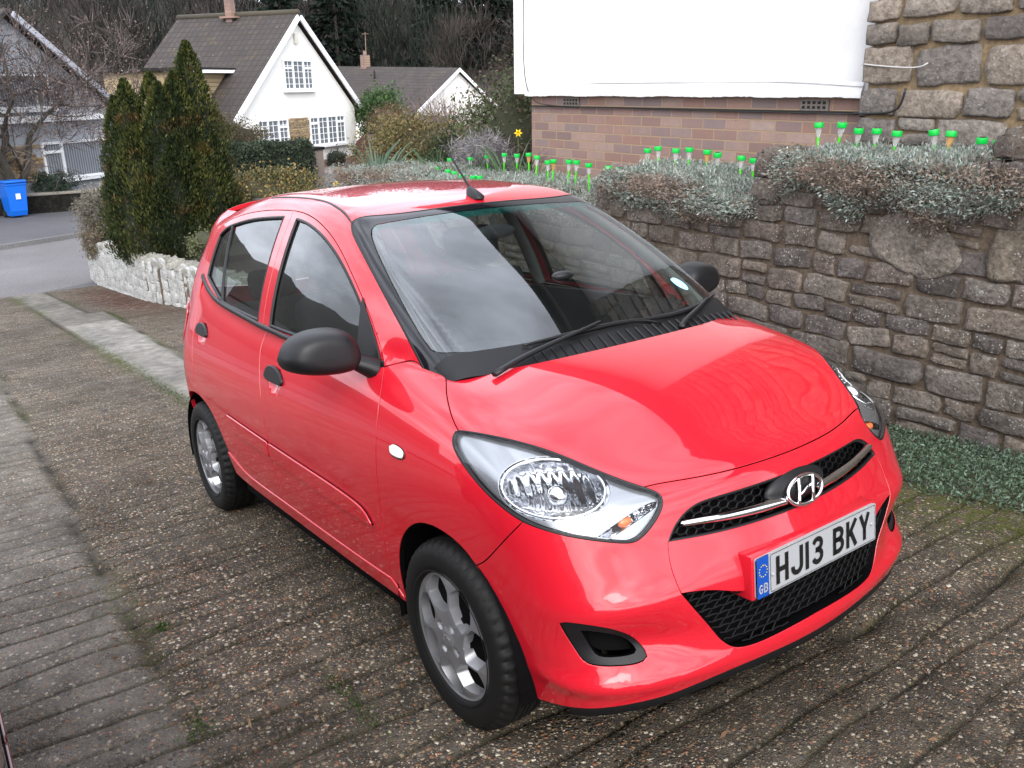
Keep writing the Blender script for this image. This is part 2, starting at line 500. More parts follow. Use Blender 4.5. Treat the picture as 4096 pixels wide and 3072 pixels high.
def limb(bm, p, d, L, r, depth, out, spread=.55, upb=.25, seg=4, mi=0):
    pts, rs = [p.copy()], [r]
    for i in range(seg):
        d = (d + Vector(rng.normal(size=3)) * .16 + Vector((0, 0, upb * .12))).normalized()
        p = p + d * (L / seg)
        pts.append(p.copy()); rs.append(r * (1 - .5 * (i + 1) / seg))
    tube(bm, pts, rs, 7 if r > .04 else 5 if r > .012 else 3, mi, caps=False)
    if depth <= 0:
        out.append((p, d)); return
    nb = 3 if depth > 1 else 4
    for k in range(nb):
        q = pts[-1] if k == 0 else pts[max(1, seg - k % seg - (k > 2))]
        v = Vector(rng.normal(size=3)); v -= v.dot(d) * d; v.normalize()
        nd = (d + v * (spread + .3 * rng.random())).normalized()
        limb(bm, q.copy(), nd, L * (.62 + .2 * rng.random()), rs[-1] * .92 if k == 0 else rs[-1] * .7, depth - 1, out, spread, upb, seg, mi)
def twigs(name, tips, per, L, cols, parent, w=.012, up=.5, sp=.5):
    P = np.array([t[0] for t in tips]); D = np.array([t[1] for t in tips])
    i = np.repeat(np.arange(len(P)), per)
    pts = P[i] + rng.normal(size=(len(i), 3)) * L * .10
    d = D[i] * .7 + rng.normal(size=(len(i), 3)) * sp
    return leaves(name, pts, L, shade(len(i), cols, .2), M_TWIG, parent, aspect=w, up=up, dirs=d)

# ---------------- ground, driveway, road
quick('ground', [(-170, -120, -1.98), (60, -120, -1.98), (60, 140, -1.98), (-170, 140, -1.98)], [(0, 1, 2, 3)], M_SOIL)['kind'] = 'structure'
def joint_a(x): return -1.40 - .022 * (x + 2.0)
def strip_lo(x): return -.215 + .006 * (x + 5)
def strip_hi(x): return .30 - .045 * (x + 7.0) * (x > -12) + .0
X0, X1, Y0, Y1, PIT = -16.5, 3.6, -5.2, 2.46, .155
ys = np.concatenate([np.arange(Y0, -2.4, .16), np.arange(-2.4, Y1 + .01, .055)])
prof = [0, .30, .40, .47, .53, .60, .70]
nodes = []
k = 0
x = X0
while x < X1:
    nodes += [(x + PIT * f, f) for f in ((0, .36, .43, .50, .57, .64) if x > -9 else (0, .40, .5, .6))]
    x += PIT
xs = np.array([n_[0] for n_ in nodes]); fr = np.array([n_[1] for n_ in nodes])
XX, YY = np.meshgrid(xs, ys, indexing='ij'); FF = np.repeat(fr[:, None], len(ys), 1)
def wob(a, b, s=0): return np.sin(a * 1.7 + b * 2.3 + s) * .5 + np.sin(a * .63 - b * 3.1 + 1.3 * s) * .5
rowid = np.floor((XX - X0 + 1e-6) / PIT)
jit = .020 * np.sin(YY * 1.3 + rowid * 2.7) + .012 * np.sin(YY * 4.1 + rowid * 5.3) + .006 * np.sin(YY * 11 + rowid)
Xj = XX + jit * (FF > 0) * (FF < 1)
inC = (YY > strip_lo(XX)) & (YY < strip_hi(XX)) & (XX < -3.6)
inE = (XX > .40 + .24 * (YY - .24)) & (YY > -.35)
gm = np.where(inC, 0.0, np.where(inE, .55, 1.0))
strength = np.clip(.85 + .5 * np.sin(rowid * 1.9 + YY * 2.2) * np.sin(YY * .9 + rowid * .37), .5, 1.0)
dep = np.exp(-((FF - .5) / .055) ** 2) * gm * strength * .026
Z = -dep + .0035 * wob(XX * 3, YY * 3) + .002 * wob(XX * 17, YY * 13, 2)
Z = Z + gm * .004 * np.sin((FF - .5) * 2 * math.pi) * (np.abs(FF - .5) < .5)
def gap(d, w, h): return h * np.exp(-(d / w) ** 2)
dj = np.abs(YY - joint_a(XX) - .015 * np.sin(XX * 3.1) - .01 * np.sin(XX * 9.7))
dl = np.where(XX < -3.2, np.abs(YY - strip_lo(XX)), 9); dh = np.where(XX < -3.2, np.abs(YY - strip_hi(XX)), 9)
de = np.where(YY > -.35, np.abs(XX - (.40 + .24 * (YY - .24))), 9)
Z -= gap(dj, .022, .018) + gap(dl, .02, .012) + gap(dh, .02, .012) + gap(de, .03, .02)
Z += inC * .006 - inE * .008
agg = np.where(YY < joint_a(XX), .60, 1.0) * np.where(inC, .12, 1) * np.where(inE, .85, 1)
agg = agg * np.clip(1.0 + .25 * wob(XX * 2.1, YY * 1.7, 3), .3, 1.2)
moss = .55 * np.exp(-((FF - .5) / .09) ** 2) * gm * np.clip(.35 + .6 * wob(XX * 1.1, YY * 2.0, 5), 0, 1)
moss = np.maximum(moss, 1.0 * np.exp(-(dl / .09) ** 2) * np.clip(.5 + .6 * wob(XX * 1.4, YY, 1), .1, 1))
moss = np.maximum(moss, .8 * np.exp(-(dh / .06) ** 2) * np.clip(.4 + .7 * wob(XX * 1.4, YY, 2), .1, 1))
moss = np.maximum(moss, .55 * np.exp(-(dj / .05) ** 2) * np.clip(.2 + .8 * wob(XX * 1.9, YY, 4), 0, 1))
moss = np.maximum(moss, .8 * np.exp(-((YY - 1.75) / .35) ** 2) * (XX > -1.2))
light = np.where(inC, np.where(XX > -10.8, .85, .40), 0) + np.where(YY < joint_a(XX), .42, .0) + np.clip((-4.0 - XX) / 10, 0, .18)
light = np.clip(light - .45 * np.exp(-((YY - joint_a(XX) + 1.2) / .7) ** 2) * (XX > -2), 0, 1)
groove = np.exp(-((FF - .5) / np.where(XX < -4, .115, .08)) ** 2) * gm * strength  # groove darkening: dirt and slot shadow both put into the colour
lines = np.maximum(groove, np.maximum(np.exp(-(dj / .018) ** 2), np.exp(-(np.minimum(np.minimum(dl, dh), de) / .018) ** 2)))
rust = 1.6 * np.exp(-((YY - 1.0) / .40) ** 2) * np.exp(-((XX + 13.4) / 2.4) ** 2)
nx, ny = XX.shape
V = np.stack([Xj, YY, Z], -1).reshape(-1, 3)
I = np.arange(nx * ny).reshape(nx, ny)
F_ = np.stack([I[:-1, :-1], I[1:, :-1], I[1:, 1:], I[:-1, 1:]], -1).reshape(-1, 4)
dr = quick('driveway', V, F_.tolist(), M_DRIVE, None, None, True, np.stack([agg, moss, light], -1).reshape(-1, 3))
at = dr.data.color_attributes.new('extra', 'FLOAT_COLOR', 'POINT')
at.data.foreach_set('color', np.stack([rust.ravel(), lines.ravel(), 0 * rust.ravel(), 0 * rust.ravel() + 1], -1).astype(np.float32).ravel())
dr.rotation_euler = (0, -SLOPE, 0)
dr['kind'] = 'structure'
ZR0 = -1.82
rd = math.atan2(1.70, -.70)
ru = np.array([math.cos(rd), math.sin(rd)]); rn = np.array([-ru[1], ru[0]])
rp0 = np.array([-16.15, .2])
def strip(name, d0, d1, z, mat, l0=-60, l1=70):
    P = [rp0 + ru * l0 + rn * d0, rp0 + ru * l1 + rn * d0, rp0 + ru * l1 + rn * d1, rp0 + ru * l0 + rn * d1]
    o = quick(name, [(p[0], p[1], z) for p in P], [(0, 1, 2, 3)], mat)
    o['kind'] = 'structure'
    return o
strip('road', -.6, 5.6, ZR0, M_ROAD)
strip('pavement', 5.72, 11.2, ZR0 + .10, M_PAVE)
bm = bmesh.new()
for d in (5.66,):
    c = rp0 + ru * 5 + rn * d
    box(bm, (c[0], c[1], ZR0 + .03), (130, .12, .16), Matrix.Rotation(rd, 3, 'Z'))
o = finish(bm, 'kerb', asphalt_mat('kerb_concrete', (.10, .10, .10), (.19, .19, .185)), None, 0); o['kind'] = 'structure'
bm = bmesh.new()
c = rp0 + ru * 0 + rn * .1
box(bm, (c[0], c[1], ZR0 - .09), (130, .30, .19), Matrix.Rotation(rd, 3, 'Z'))
o = finish(bm, 'road_edge', M_PAVE, None, 0); o['kind'] = 'structure'

# ---------------- rubble stones
def stone_block(V, F_, T, o, ux, uz, nrm, w, h, d, tint, rough=.02, nu=7, nv=5, rnd=.30, ell_=False):
    """one rough-faced stone: a front grid standing proud of the mortar plane"""
    k = len(V)
    def par(n):
        m_ = np.linspace(-.80, .80, n - 4)
        return np.concatenate([[-1, -.93], m_, [.93, 1]])
    us, vs_ = par(max(nu, 7) + 2), par(max(nv, 5) + 2)
    ph = rng.random(8) * 6.3
    tilt = rng.normal(size=2) * .25
    for v in vs_:
        for u in us:
            uu, vv = u, v
            if ell_:
                uu = u * math.sqrt(1 - v * v / 2); vv = v * math.sqrt(1 - u * u / 2)
            else:
                kk = 1 - rnd * .30 * (u * v) ** 4
                uu, vv = u * kk, v * kk
            e = max(abs(u), abs(v))
            bul = d * (1 - e ** 8 * .55) if e < .99 else -.02
            dx = .05 * math.sin(3.1 * v + ph[0]) + .02 * math.sin(8 * v + ph[6]); dz = .08 * math.sin(2.7 * u + ph[1]) + .035 * math.sin(8 * u + ph[7])
            nz = rough * (math.sin(4 * u + ph[2] + 2 * v) + .7 * math.sin(6 * v + ph[5] + 3 * u) + .6 * math.sin(11 * u - 7 * v + ph[3]) + tilt[0] * u + tilt[1] * v + rng.normal() * .35) * min(1, (1.05 - e) * 3)
            P = o + ux * (uu + dx * (.4 + .6 * abs(u))) * w / 2 + uz * (vv + dz * (.4 + .6 * abs(v))) * h / 2 + nrm * (bul + nz)
            V.append(P); T.append(tint)
    nu, nv = len(us), len(vs_)
    for j in range(nv - 1):
        for i in range(nu - 1): F_.append((k + j * nu + i, k + j * nu + i + 1, k + (j + 1) * nu + i + 1, k + (j + 1) * nu + i))
def rubble(x0, x1, zlo, zhi_f, y, course, length, tints, d=.04, skip=(), nrm=(0, -1, 0), rough=.012):
    V, F_, T = [], [], []
    ux, uz, nn = np.array([1., 0, 0]), np.array([0, 0, 1.]), np.array(nrm, float)
    z = zlo
    while True:
        h = course[0] + (course[1] - course[0]) * rng.random()
        if z + h * .4 > max(zhi_f(x0), zhi_f(x1), zhi_f((x0 + x1) / 2)): break
        x = x0
        while x < x1:
            w = h * (length[0] + (length[1] - length[0]) * rng.random()) * (.6 if x == x0 and rng.random() < .5 else 1)
            cx = x + w / 2
            parts_ = [(z, h)]
            if h > course[0] * 1.35 and rng.random() < .22: parts_ = [(z, h * .46), (z + h * .48, h * .50)]
            for zz, hh in parts_:
                cz = zz + hh / 2
                if x >= x0 - .02 and x + w < x1 + .14 and cz < zhi_f(cx) and not any(((cx - a) / ra) ** 2 + ((cz - b) / rb) ** 2 < 1 for a, b, ra, rb in skip):
                    tint = np.array(tints[rng.integers(0, len(tints))]) * (.8 + .45 * rng.random())
                    lean = rng.normal() * .035
                    stone_block(V, F_, T, np.array([cx, y, cz + rng.normal() * .006]) + nn * rng.random() * .012, ux + uz * lean, uz - ux * lean + ux * rng.normal() * .05, nn, w - .008 - .008 * rng.random(), hh - .008 - .008 * rng.random(), d * (.7 + .6 * rng.random()), tint, rough)
            x += w
        z += h
    return V, F_, T
WT = [(1.0, .98, .97), (.92, .91, .95), (1.12, 1.05, .97), (.82, .80, .82), (1.22, 1.18, 1.12), (.98, .90, .85)]
def wall_top(x): return .93 if x < -3.05 else 1.10 if x < -1.60 else 1.30 if x < -.22 else 1.62
YW = 2.46
sw = empty('stone_retaining_wall', (-1, YW, 0)); tag(sw, 'low purple grey rubble stone retaining wall beside the red car, spotted with lichen', 'stone wall')
big_ = [(-.60, .985, .235, .125), (-.02, 1.02, .17, .125)]
V, F_, T = rubble(-7.0, 2.6, -.62, wall_top, YW, (.080, .160), (1.2, 2.9), WT, .016, big_, rough=.007)
stone_block(V, F_, T, np.array([-.60, YW, .99]), np.array([1., 0, -.12]), np.array([.1, 0, 1.]), np.array([0, -1., 0]), .54, .31, .035, np.array((1.5, 1.46, 1.38)), .009, 15, 11, 0, True)
stone_block(V, F_, T, np.array([-.02, YW, 1.02]), np.array([1., 0, 0]), np.array([0, 0, 1.]), np.array([0, -1., 0]), .38, .29, .035, np.array((1.15, 1.1, .95)), .010, 11, 9)
for (sx, z0, z1) in ((-3.0, .93, 1.13), (-1.56, 1.10, 1.31), (-.16, 1.30, 1.50)):
    z = z0
    while z < z1:
        h = .10 + .06 * rng.random()
        for dy in (0.0, .17):
            stone_block(V, F_, T, np.array([sx + rng.normal() * .012, YW + dy, z + h / 2]), np.array([1., 0, 0]), np.array([0, 0, 1.]), np.array([0, -1., 0]), .16, h - .01, .022, np.array(WT[rng.integers(0, 6)]) * .9, .014)
        for dy in (.0, .16): stone_block(V, F_, T, np.array([sx - .075, YW + .06 + dy, z + h / 2]), np.array([0, -1., 0]), np.array([0, 0, 1.]), np.array([-1., 0, 0]), .16, h - .01, .03, np.array(WT[rng.integers(0, 6)]) * .9, .014)
        z += h
    for dy in (0, .14): stone_block(V, F_, T, np.array([sx, YW + .06 + dy, z]), np.array([1., 0, 0]), np.array([0, 1., 0]), np.array([0, 0, 1.]), .15, .13, .02, np.array((1, .95, .9)), .008)
V = np.array(V) - np.array([-1, YW, 0])
quick('stones', V, F_, M_STONE, sw, None, True, np.array(T))
bm = bmesh.new()
for a_, b_ in ((-7.1, -3.0), (-3.0, -1.56), (-1.56, -.16), (-.16, 2.8)):
    t_ = wall_top((a_ + b_) / 2)
    box(bm, ((a_ + b_) / 2 + 1, .118, (t_ - 1.05) / 2 - .0), (b_ - a_ - .004, .24, t_ + 1.05 - .02))
finish(bm, 'mortar', M_MORTAR, sw, 0)
# terrace soil behind the wall
bm = bmesh.new()
for a_, b_, t_ in ((-7.6, -3.0, .90), (-3.0, -1.56, 1.08), (-1.56, -.16, 1.29), (-.16, 2.8, 1.58)):
    box(bm, ((a_ + b_) / 2, 3.05, t_ / 2 - .55), (b_ - a_ - .004, .95, t_ + 1.06))
box(bm, (-8.2, 6.4, -.80), (7.2, 7.0, 1.9))
box(bm, (-13.5, 5.9, -1.35), (4.5, 7.6, 1.5))
o = finish(bm, 'terrace_soil', M_SOIL, None, 0); o['kind'] = 'structure'

# ---------------- the neighbouring house above the wall
YH = 3.40
XL, XS, XE = -5.22, -1.60, 4.2
hs_ = empty('white_house', (-1.5, YH, 1.0)); tag(hs_, 'white rendered house on a brown brick plinth with a stone corner, above the wall lights', 'house')
def hp(o): return (o[0] + 1.5, o[1] - YH, o[2] - 1.0)
bm = bmesh.new()
box(bm, hp(((XL + XS) / 2 + .6, YH + 3.5, 3.36)), (XS - XL + 1.2, 7.0, 3.30))
finish(bm, 'wall', M_WHITE_R, hs_, 0)
# ragged drip edge of the render
bm = bmesh.new()
n_ = 150
xs_ = np.linspace(XL, XS, n_)
for k in range(n_ - 1):
    for q in (0, 1): pass
rv = []
for k, x_ in enumerate(xs_):
    dz = .006 * rng.random() + .003 * math.sin(x_ * 9)
    rv.append([bm.verts.new(hp((x_, YH - .012, 1.80))), bm.verts.new(hp((x_, YH - .035, 1.735 + dz))), bm.verts.new(hp((x_, YH - .034, 1.700 + dz))), bm.verts.new(hp((x_, YH + .01, 1.698 + dz)))])
for k in range(n_ - 1):
    for q in range(3): bm.faces.new((rv[k][q], rv[k][q + 1], rv[k + 1][q + 1], rv[k + 1][q]))
bmesh.ops.recalc_face_normals(bm, faces=bm.faces)
finish(bm, 'render_drip', M_WHITE_R, hs_, 60)
bm = bmesh.new()
box(bm, hp(((XL + XS) / 2, YH + 3.45, .86)), (XS - XL - .06, 6.84, 1.68))
finish(bm, 'brick_plinth', M_BRICK, hs_, 0)
bm = bmesh.new()
box(bm, hp(((XL + XS) / 2 + .3, YH + .008, 1.610)), (XS - XL - .1 + .6, .014, .012))
finish(bm, 'damp_course', M_GAP, hs_, 0)
for cx in (-4.58, -1.98):
    bm = bmesh.new()
    box(bm, hp((cx, YH + .024, 1.652)), (.225, .02, .072))
    for i in range(5):
        for j in range(2): box(bm, hp((cx - .082 + .041 * i, YH + .0125, 1.638 + .030 * j)), (.021, .006, .018), None, 1)
    finish(bm, 'air_brick', [asphalt_mat('air_brick_clay', (.13, .11, .095), (.20, .17, .145)), M_GAP], hs_, 0)
bm = bmesh.new()
box(bm, hp((XL - .075, YH - .02, 3.45)), (.15, .05, 3.46))
finish(bm, 'corner_board', M_UPVC, hs_, 0)
QT = [(1, .98, .96), (.86, .84, .86), (1.12, 1.08, 1.02), (.95, .92, .88), (1.2, 1.12, 1.02), (.80, .79, .80)]
V, F_, T = rubble(XS, XE, .55, lambda x: 5.05, YH - .045, (.12, .26), (1.4, 2.8), QT, .028, rough=.008)
V2, F2, T2 = [], [], []
quick('stone_corner', np.array(V) - np.array([-1.5, YH, 1.0]), F_, M_QUOIN, hs_, None, True, np.array(T))
bm = bmesh.new()
box(bm, hp(((XS + XE) / 2 + .04, YH + .45, 2.78)), (XE - XS - .02, .985, 4.6))
finish(bm, 'stone_mortar', M_MORTAR2, hs_, 0)
def ridge_roof(bm, x0, x1, ye, ze, yr, zr, th=.10):
    for (a_, b_) in ((ye, yr), (2 * yr - ye, yr)):
        q = [bm.verts.new(p) for p in ((x0, a_, ze), (x1, a_, ze), (x1, b_, zr), (x0, b_, zr))]
        q2 = [bm.verts.new((v.co.x, v.co.y, v.co.z - th)) for v in q]
        bm.faces.new(q); bm.faces.new(q2[::-1])
        for i in range(4): bm.faces.new((q[i], q2[i], q2[(i + 1) % 4], q[(i + 1) % 4]))
M_TILE_B = tile_mat('brown_roof_tiles', (.035, .028, .025), (.06, .048, .043))
def uvbox(o, sx=1.0):
    me = o.data
    uv = me.uv_layers.new(name='UVMap')
    for p in me.polygons:
        n = p.normal
        for li in p.loop_indices:
            c = me.vertices[me.loops[li].vertex_index].co
            h = math.hypot(n.x, n.y)
            if h < 1e-3: u, v = c.x, c.y
            else:
                tx, ty = -n.y / h, n.x / h
                u = c.x * tx + c.y * ty
                if n.z > .05:
                    v = (c.z) / max(.05, math.sqrt(1 - n.z * n.z))
                else: v = c.z
            uv.data[li].uv = (u, v)
bm = bmesh.new()
ridge_roof(bm, XL - .45 + 1.5, XE + .5 + 1.5, -.52, 4.06, 3.6, 6.6)
o = finish(bm, 'roof', M_TILE_B, hs_, 0); uvbox(o)
bm = bmesh.new()
box(bm, ((XL + XE) / 2 + 1.5, -.25, 3.98), (XE - XL + .9, .50, .03))
box(bm, ((XL + XE) / 2 + 1.5, -.51, 4.02), (XE - XL + .9, .03, .17))
finish(bm, 'soffit', plain('brown_soffit_boards', (.05, .03, .02), .6), hs_, 0)
bm = bmesh.new()
box(bm, ((XL + XE) / 2 + 1.5, -.57, 4.06), (XE - XL + .9, .10, .08), None, 0, .03)
finish(bm, 'gutter', M_GAP, hs_, 0)
# cables clipped to the house
def cable(pts, r, mat, name, parent):
    bm = bmesh.new()
    tube(bm, [hp(p) for p in bspl(pts, .03)], r, 6)
    return finish(bm, name, mat, parent, 60)
M_CABLE = plain('black_cable', (.012, .012, .012), .5)
M_GCABLE = plain('pale_grey_cable', (.45, .44, .42), .5)
cable([(XL + .015, YH - .03, 5.0), (XL + .02, YH - .03, 3.2), (XL - .01, YH - .045, 2.2), (XL + .02, YH - .045, 1.78), (XL + .12, YH - .01, 1.63), (XL + .4, YH + .005, 1.612), (-3.4, YH + .005, 1.604), (-2.2, YH + .003, 1.600), (XS + .02, YH - .03, 1.60)], .0042, M_CABLE, 'cable', hs_)
cable([(-4.40, YH - .008, 1.80), (-4.15, YH - .008, 1.812), (-3.7, YH - .008, 1.805), (-3.3, YH - .008, 1.81), (-2.9, YH - .008, 1.80), (-2.45, YH - .008, 1.806), (-2.05, YH - .022, 1.80), (XS, YH - .03, 1.77)], .003, plain('white_cable', (.42, .42, .41), .6), 'thin_cable', hs_)
cable([(XS - .0, YH - .10, 1.608), (XS + .25, YH - .105, 1.612), (XS + .33, YH - .11, 1.64), (XS + .35, YH - .115, 1.76)], .007, M_CABLE, 'cable', hs_)
cable([(XS + .02, YH - .09, 1.905), (XS + .2, YH - .10, 1.885), (XS + .42, YH - .10, 1.87), (XS + .46, YH - .10, 1.90)], .005, M_GCABLE, 'thin_cable', hs_)
# ================================================================== PLANTS AND LIGHTS ON THE TERRACE
SILV = [(.31, .36, .32), (.24, .30, .255), (.40, .44, .40), (.17, .22, .18), (.36, .39, .37), (.28, .26, .22)]
BRN = [(.24, .19, .15), (.19, .14, .11), (.30, .25, .21)]
def mound(name, label, x0, x1, zt, yb, yf, drop, n, lump=.06, size=.026):
    s = rng.random(n); x = x0 + (x1 - x0) * s
    t = rng.random(n)
    lum = lump * (wob(x * 5, 0, 1.7) + .6 * wob(x * 13, 0, .3))
    ztop = zt(x) + lum
    dr_ = drop(x) * (1 + .35 * wob(x * 9, 0, 4.0))
    L1 = (yb - yf); L2 = dr_
    u = t * (L1 + L2 + .08)
    y = np.where(u < L1, yb - u, yf - .10 * np.sin(np.clip((u - L1) / (L2 + .08), 0, 1) * math.pi) - .03)
    z = np.where(u < L1, ztop - .05 * ((u / L1) - .55) ** 2 * 4, ztop - np.clip(u - L1, 0, None))
    ef = np.clip(np.minimum(s, 1 - s) * 9, 0, 1) ** .5
    z = np.where(u < L1, zt(x) - .10 + (z - zt(x) + .10) * ef, z)
    P = np.stack([x, y, z], -1) + rng.normal(size=(n, 3)) * [.018, .020, .018]
    cl = wob(P[:, 0] * 14, P[:, 1] * 9 + P[:, 2] * 12, 2.2)
    brown = (wob(P[:, 0] * 4.1, P[:, 2] * 7, 6.0) + .35 * rng.normal(size=n) + .9 * (u > L1) - .35) > .55
    c = np.where(brown[:, None], shade(n, BRN, .2), shade(n, SILV, .16)) * (1 + .22 * cl)[:, None]
    d = np.where((u < L1)[:, None], np.array([0, -.15, 1.0]), np.array([0, -1.0, .15]))
    o = leaves(name, P, size, np.clip(c, .01, 1), dirs=d + rng.normal(size=(n, 3)) * .35, aspect=.30, up=0)
    tag(o, label, 'ground cover', None, 'stuff')
    return o
mound('ground_cover', 'silver green mat plant spilling over the highest wall terrace', -1.46, .02, lambda x: 1.405 + .03 * np.exp(-((x + 1.2) / .3) ** 2), 3.3, 2.46, lambda x: .13 + .11 * np.exp(-((x + .45) / .15) ** 2) + .08 * np.exp(-((x + .95) / .2) ** 2) + .05 * np.exp(-((x + 1.45) / .12) ** 2), 38000, .027)
mound('ground_cover', 'silver green mat plant on the middle wall terrace, browning at its edge', -2.95, -1.58, lambda x: 1.20 - .05 * (x + 2.9) / 1.3 + .05 * np.exp(-((x + 2.6) / .4) ** 2), 3.3, 2.46, lambda x: .03 + .20 * np.exp(-((x + 2.25) / .32) ** 2) + .10 * np.exp(-((x + 2.8) / .2) ** 2), 30000, .027)
mound('ground_cover', 'pale silver mat plant on the lowest terrace behind the car roof', -7.6, -3.02, lambda x: 1.02 + .012 * (x + 3) , 3.3, 2.46, lambda x: .16 + 0 * x, 34000, .03)
def lowmat(name, label, xr, yr, n, cols, h, dens, size=.02):
    x = xr[0] + (xr[1] - xr[0]) * rng.random(n); y = yr[0] + (yr[1] - yr[0]) * rng.random(n)
    m_ = dens(x, y) + .30 * wob(x * 7, y * 9, 1) > rng.random(n) * .6 + .25
    x, y = x[m_], y[m_]
    z = x * math.tan(SLOPE) + h * rng.random(len(x)) * np.clip(dens(x, y), .2, 1)
    P = np.stack([x, y, z], -1)
    c = shade(len(x), cols, .22) * (1 + .25 * wob(x * 11, y * 13, 3))[:, None]
    o = leaves(name, P, size, np.clip(c, .005, 1), aspect=.42, up=.6)
    tag(o, label, 'ground cover', None, 'stuff')
lowmat('ground_cover', 'low blue green mat of leaves at the foot of the stone wall', (-2.2, 2.0), (1.55, 2.46), 52000, [(.085, .14, .085), (.12, .18, .12), (.06, .10, .05), (.15, .20, .15)], .07, lambda x, y: np.clip((y - 1.72) / .16, -1, 1) * np.clip((x + 1.9) / .8, 0, 1))
lowmat('moss', 'bright moss and tiny weeds in the driveway joints', (-3.5, 1.2), (1.25, 1.85), 9000, [(.06, .085, .02), (.09, .10, .03), (.12, .09, .05)], .02, lambda x, y: .35 * np.exp(-((y - 1.6) / .15) ** 2), .014)
# weeds along the joints
pts, cl = [], []
for (cx, cy, rx, ry, n) in ((-.33, -.97, .20, .03, 260), (-1.27, -1.33, .035, .03, 150), (-.57, -1.40, .05, .03, 60), (-.50, -1.42, .03, .05, 60), (-8.6, -.2, .7, .04, 300), (-6.6, -.2, .9, .05, 500), (-5.4, -.22, .8, .05, 500), (-11, .5, .8, .04, 600), (-4.6, .15, .3, .05, 300)):
    for _ in range(n):
        x_, y_ = cx + rng.normal() * rx * .6, cy + rng.normal() * ry * .6
        pts.append((x_, y_, (x_) * math.tan(SLOPE) + - .004 + .010 * rng.random())); cl.append(((.055, .09, .02), (.04, .07, .018), (.07, .085, .025))[rng.integers(0, 3)])
o = leaves('weeds', np.array(pts), .013, np.array(cl), aspect=.5, up=.5); tag(o, 'small green weeds and moss tufts in the concrete joints', 'weeds', None, 'stuff')
# fallen leaves and pine needles
def litter():
    P, c = [], []
    for _ in range(130):
        x_, y_ = rng.uniform(-3.5, 1.1), rng.uniform(-2.2, 2.3)
        P.append((x_, y_, x_ * math.tan(SLOPE) + .006)); c.append(((.22, .13, .07), (.28, .20, .12), (.16, .09, .05))[rng.integers(0, 3)])
    d = rng.normal(size=(130, 3)); d[:, 2] = .08
    o = leaves('leaf_litter', np.array(P), .035, np.array(c), aspect=.35, up=0, dirs=d)
    tag(o, 'dry brown leaf bits scattered over the driveway', 'leaf litter', None, 'stuff')
litter()
# ---- solar lights
M_GCAP = plain('bright_green_plastic', (.002, .47, .055), .35)
M_GSTAKE = plain('lime_green_plastic', (.06, .62, .006), .35)
M_CONE = NT('clear_plastic_cone')
M_CONE.set(Base_Color=(.75, .76, .74), Roughness=.25, Transmission_Weight=.55, Alpha=.75)
M_CONE = M_CONE.m
M_CONE_A = NT('amber_plastic_cone'); M_CONE_A.set(Base_Color=(.70, .42, .16), Roughness=.3, Transmission_Weight=.4, Alpha=.85); M_CONE_A = M_CONE_A.m
M_PANEL = plain('solar_panel', (.015, .015, .02), .15)
def light_proto():
    t = empty('solar_light', (0, 0, 0))
    bm = bmesh.new()
    lathe(bm, [(.0, .0), (.0265, .0), (.0275, -.003), (.0285, -.028), (.027, -.031), (.0, -.031)], 20, 'Z')
    bmesh.ops.recalc_face_normals(bm, faces=bm.faces)
    cp = finish(bm, 'cap', M_GCAP, t, 40)
    bm = bmesh.new(); box(bm, (0, 0, .0010), (.030, .030, .002)); finish(bm, 'solar_panel', M_PANEL, cp, 0)
    bm = bmesh.new()
    lathe(bm, [(.021, -.031), (.017, -.055), (.009, -.088), (.0, -.088)], 16, 'Z')
    bmesh.ops.recalc_face_normals(bm, faces=bm.faces)
    finish(bm, 'diffuser', M_CONE, t, 40)
    bm = bmesh.new()
    lathe(bm, [(.0085, -.084), (.0065, -.12), (.0055, -.21), (.001, -.24)], 10, 'Z')
    bmesh.ops.recalc_face_normals(bm, faces=bm.faces)
    finish(bm, 'stake', M_GSTAKE, t, 40)
    return t
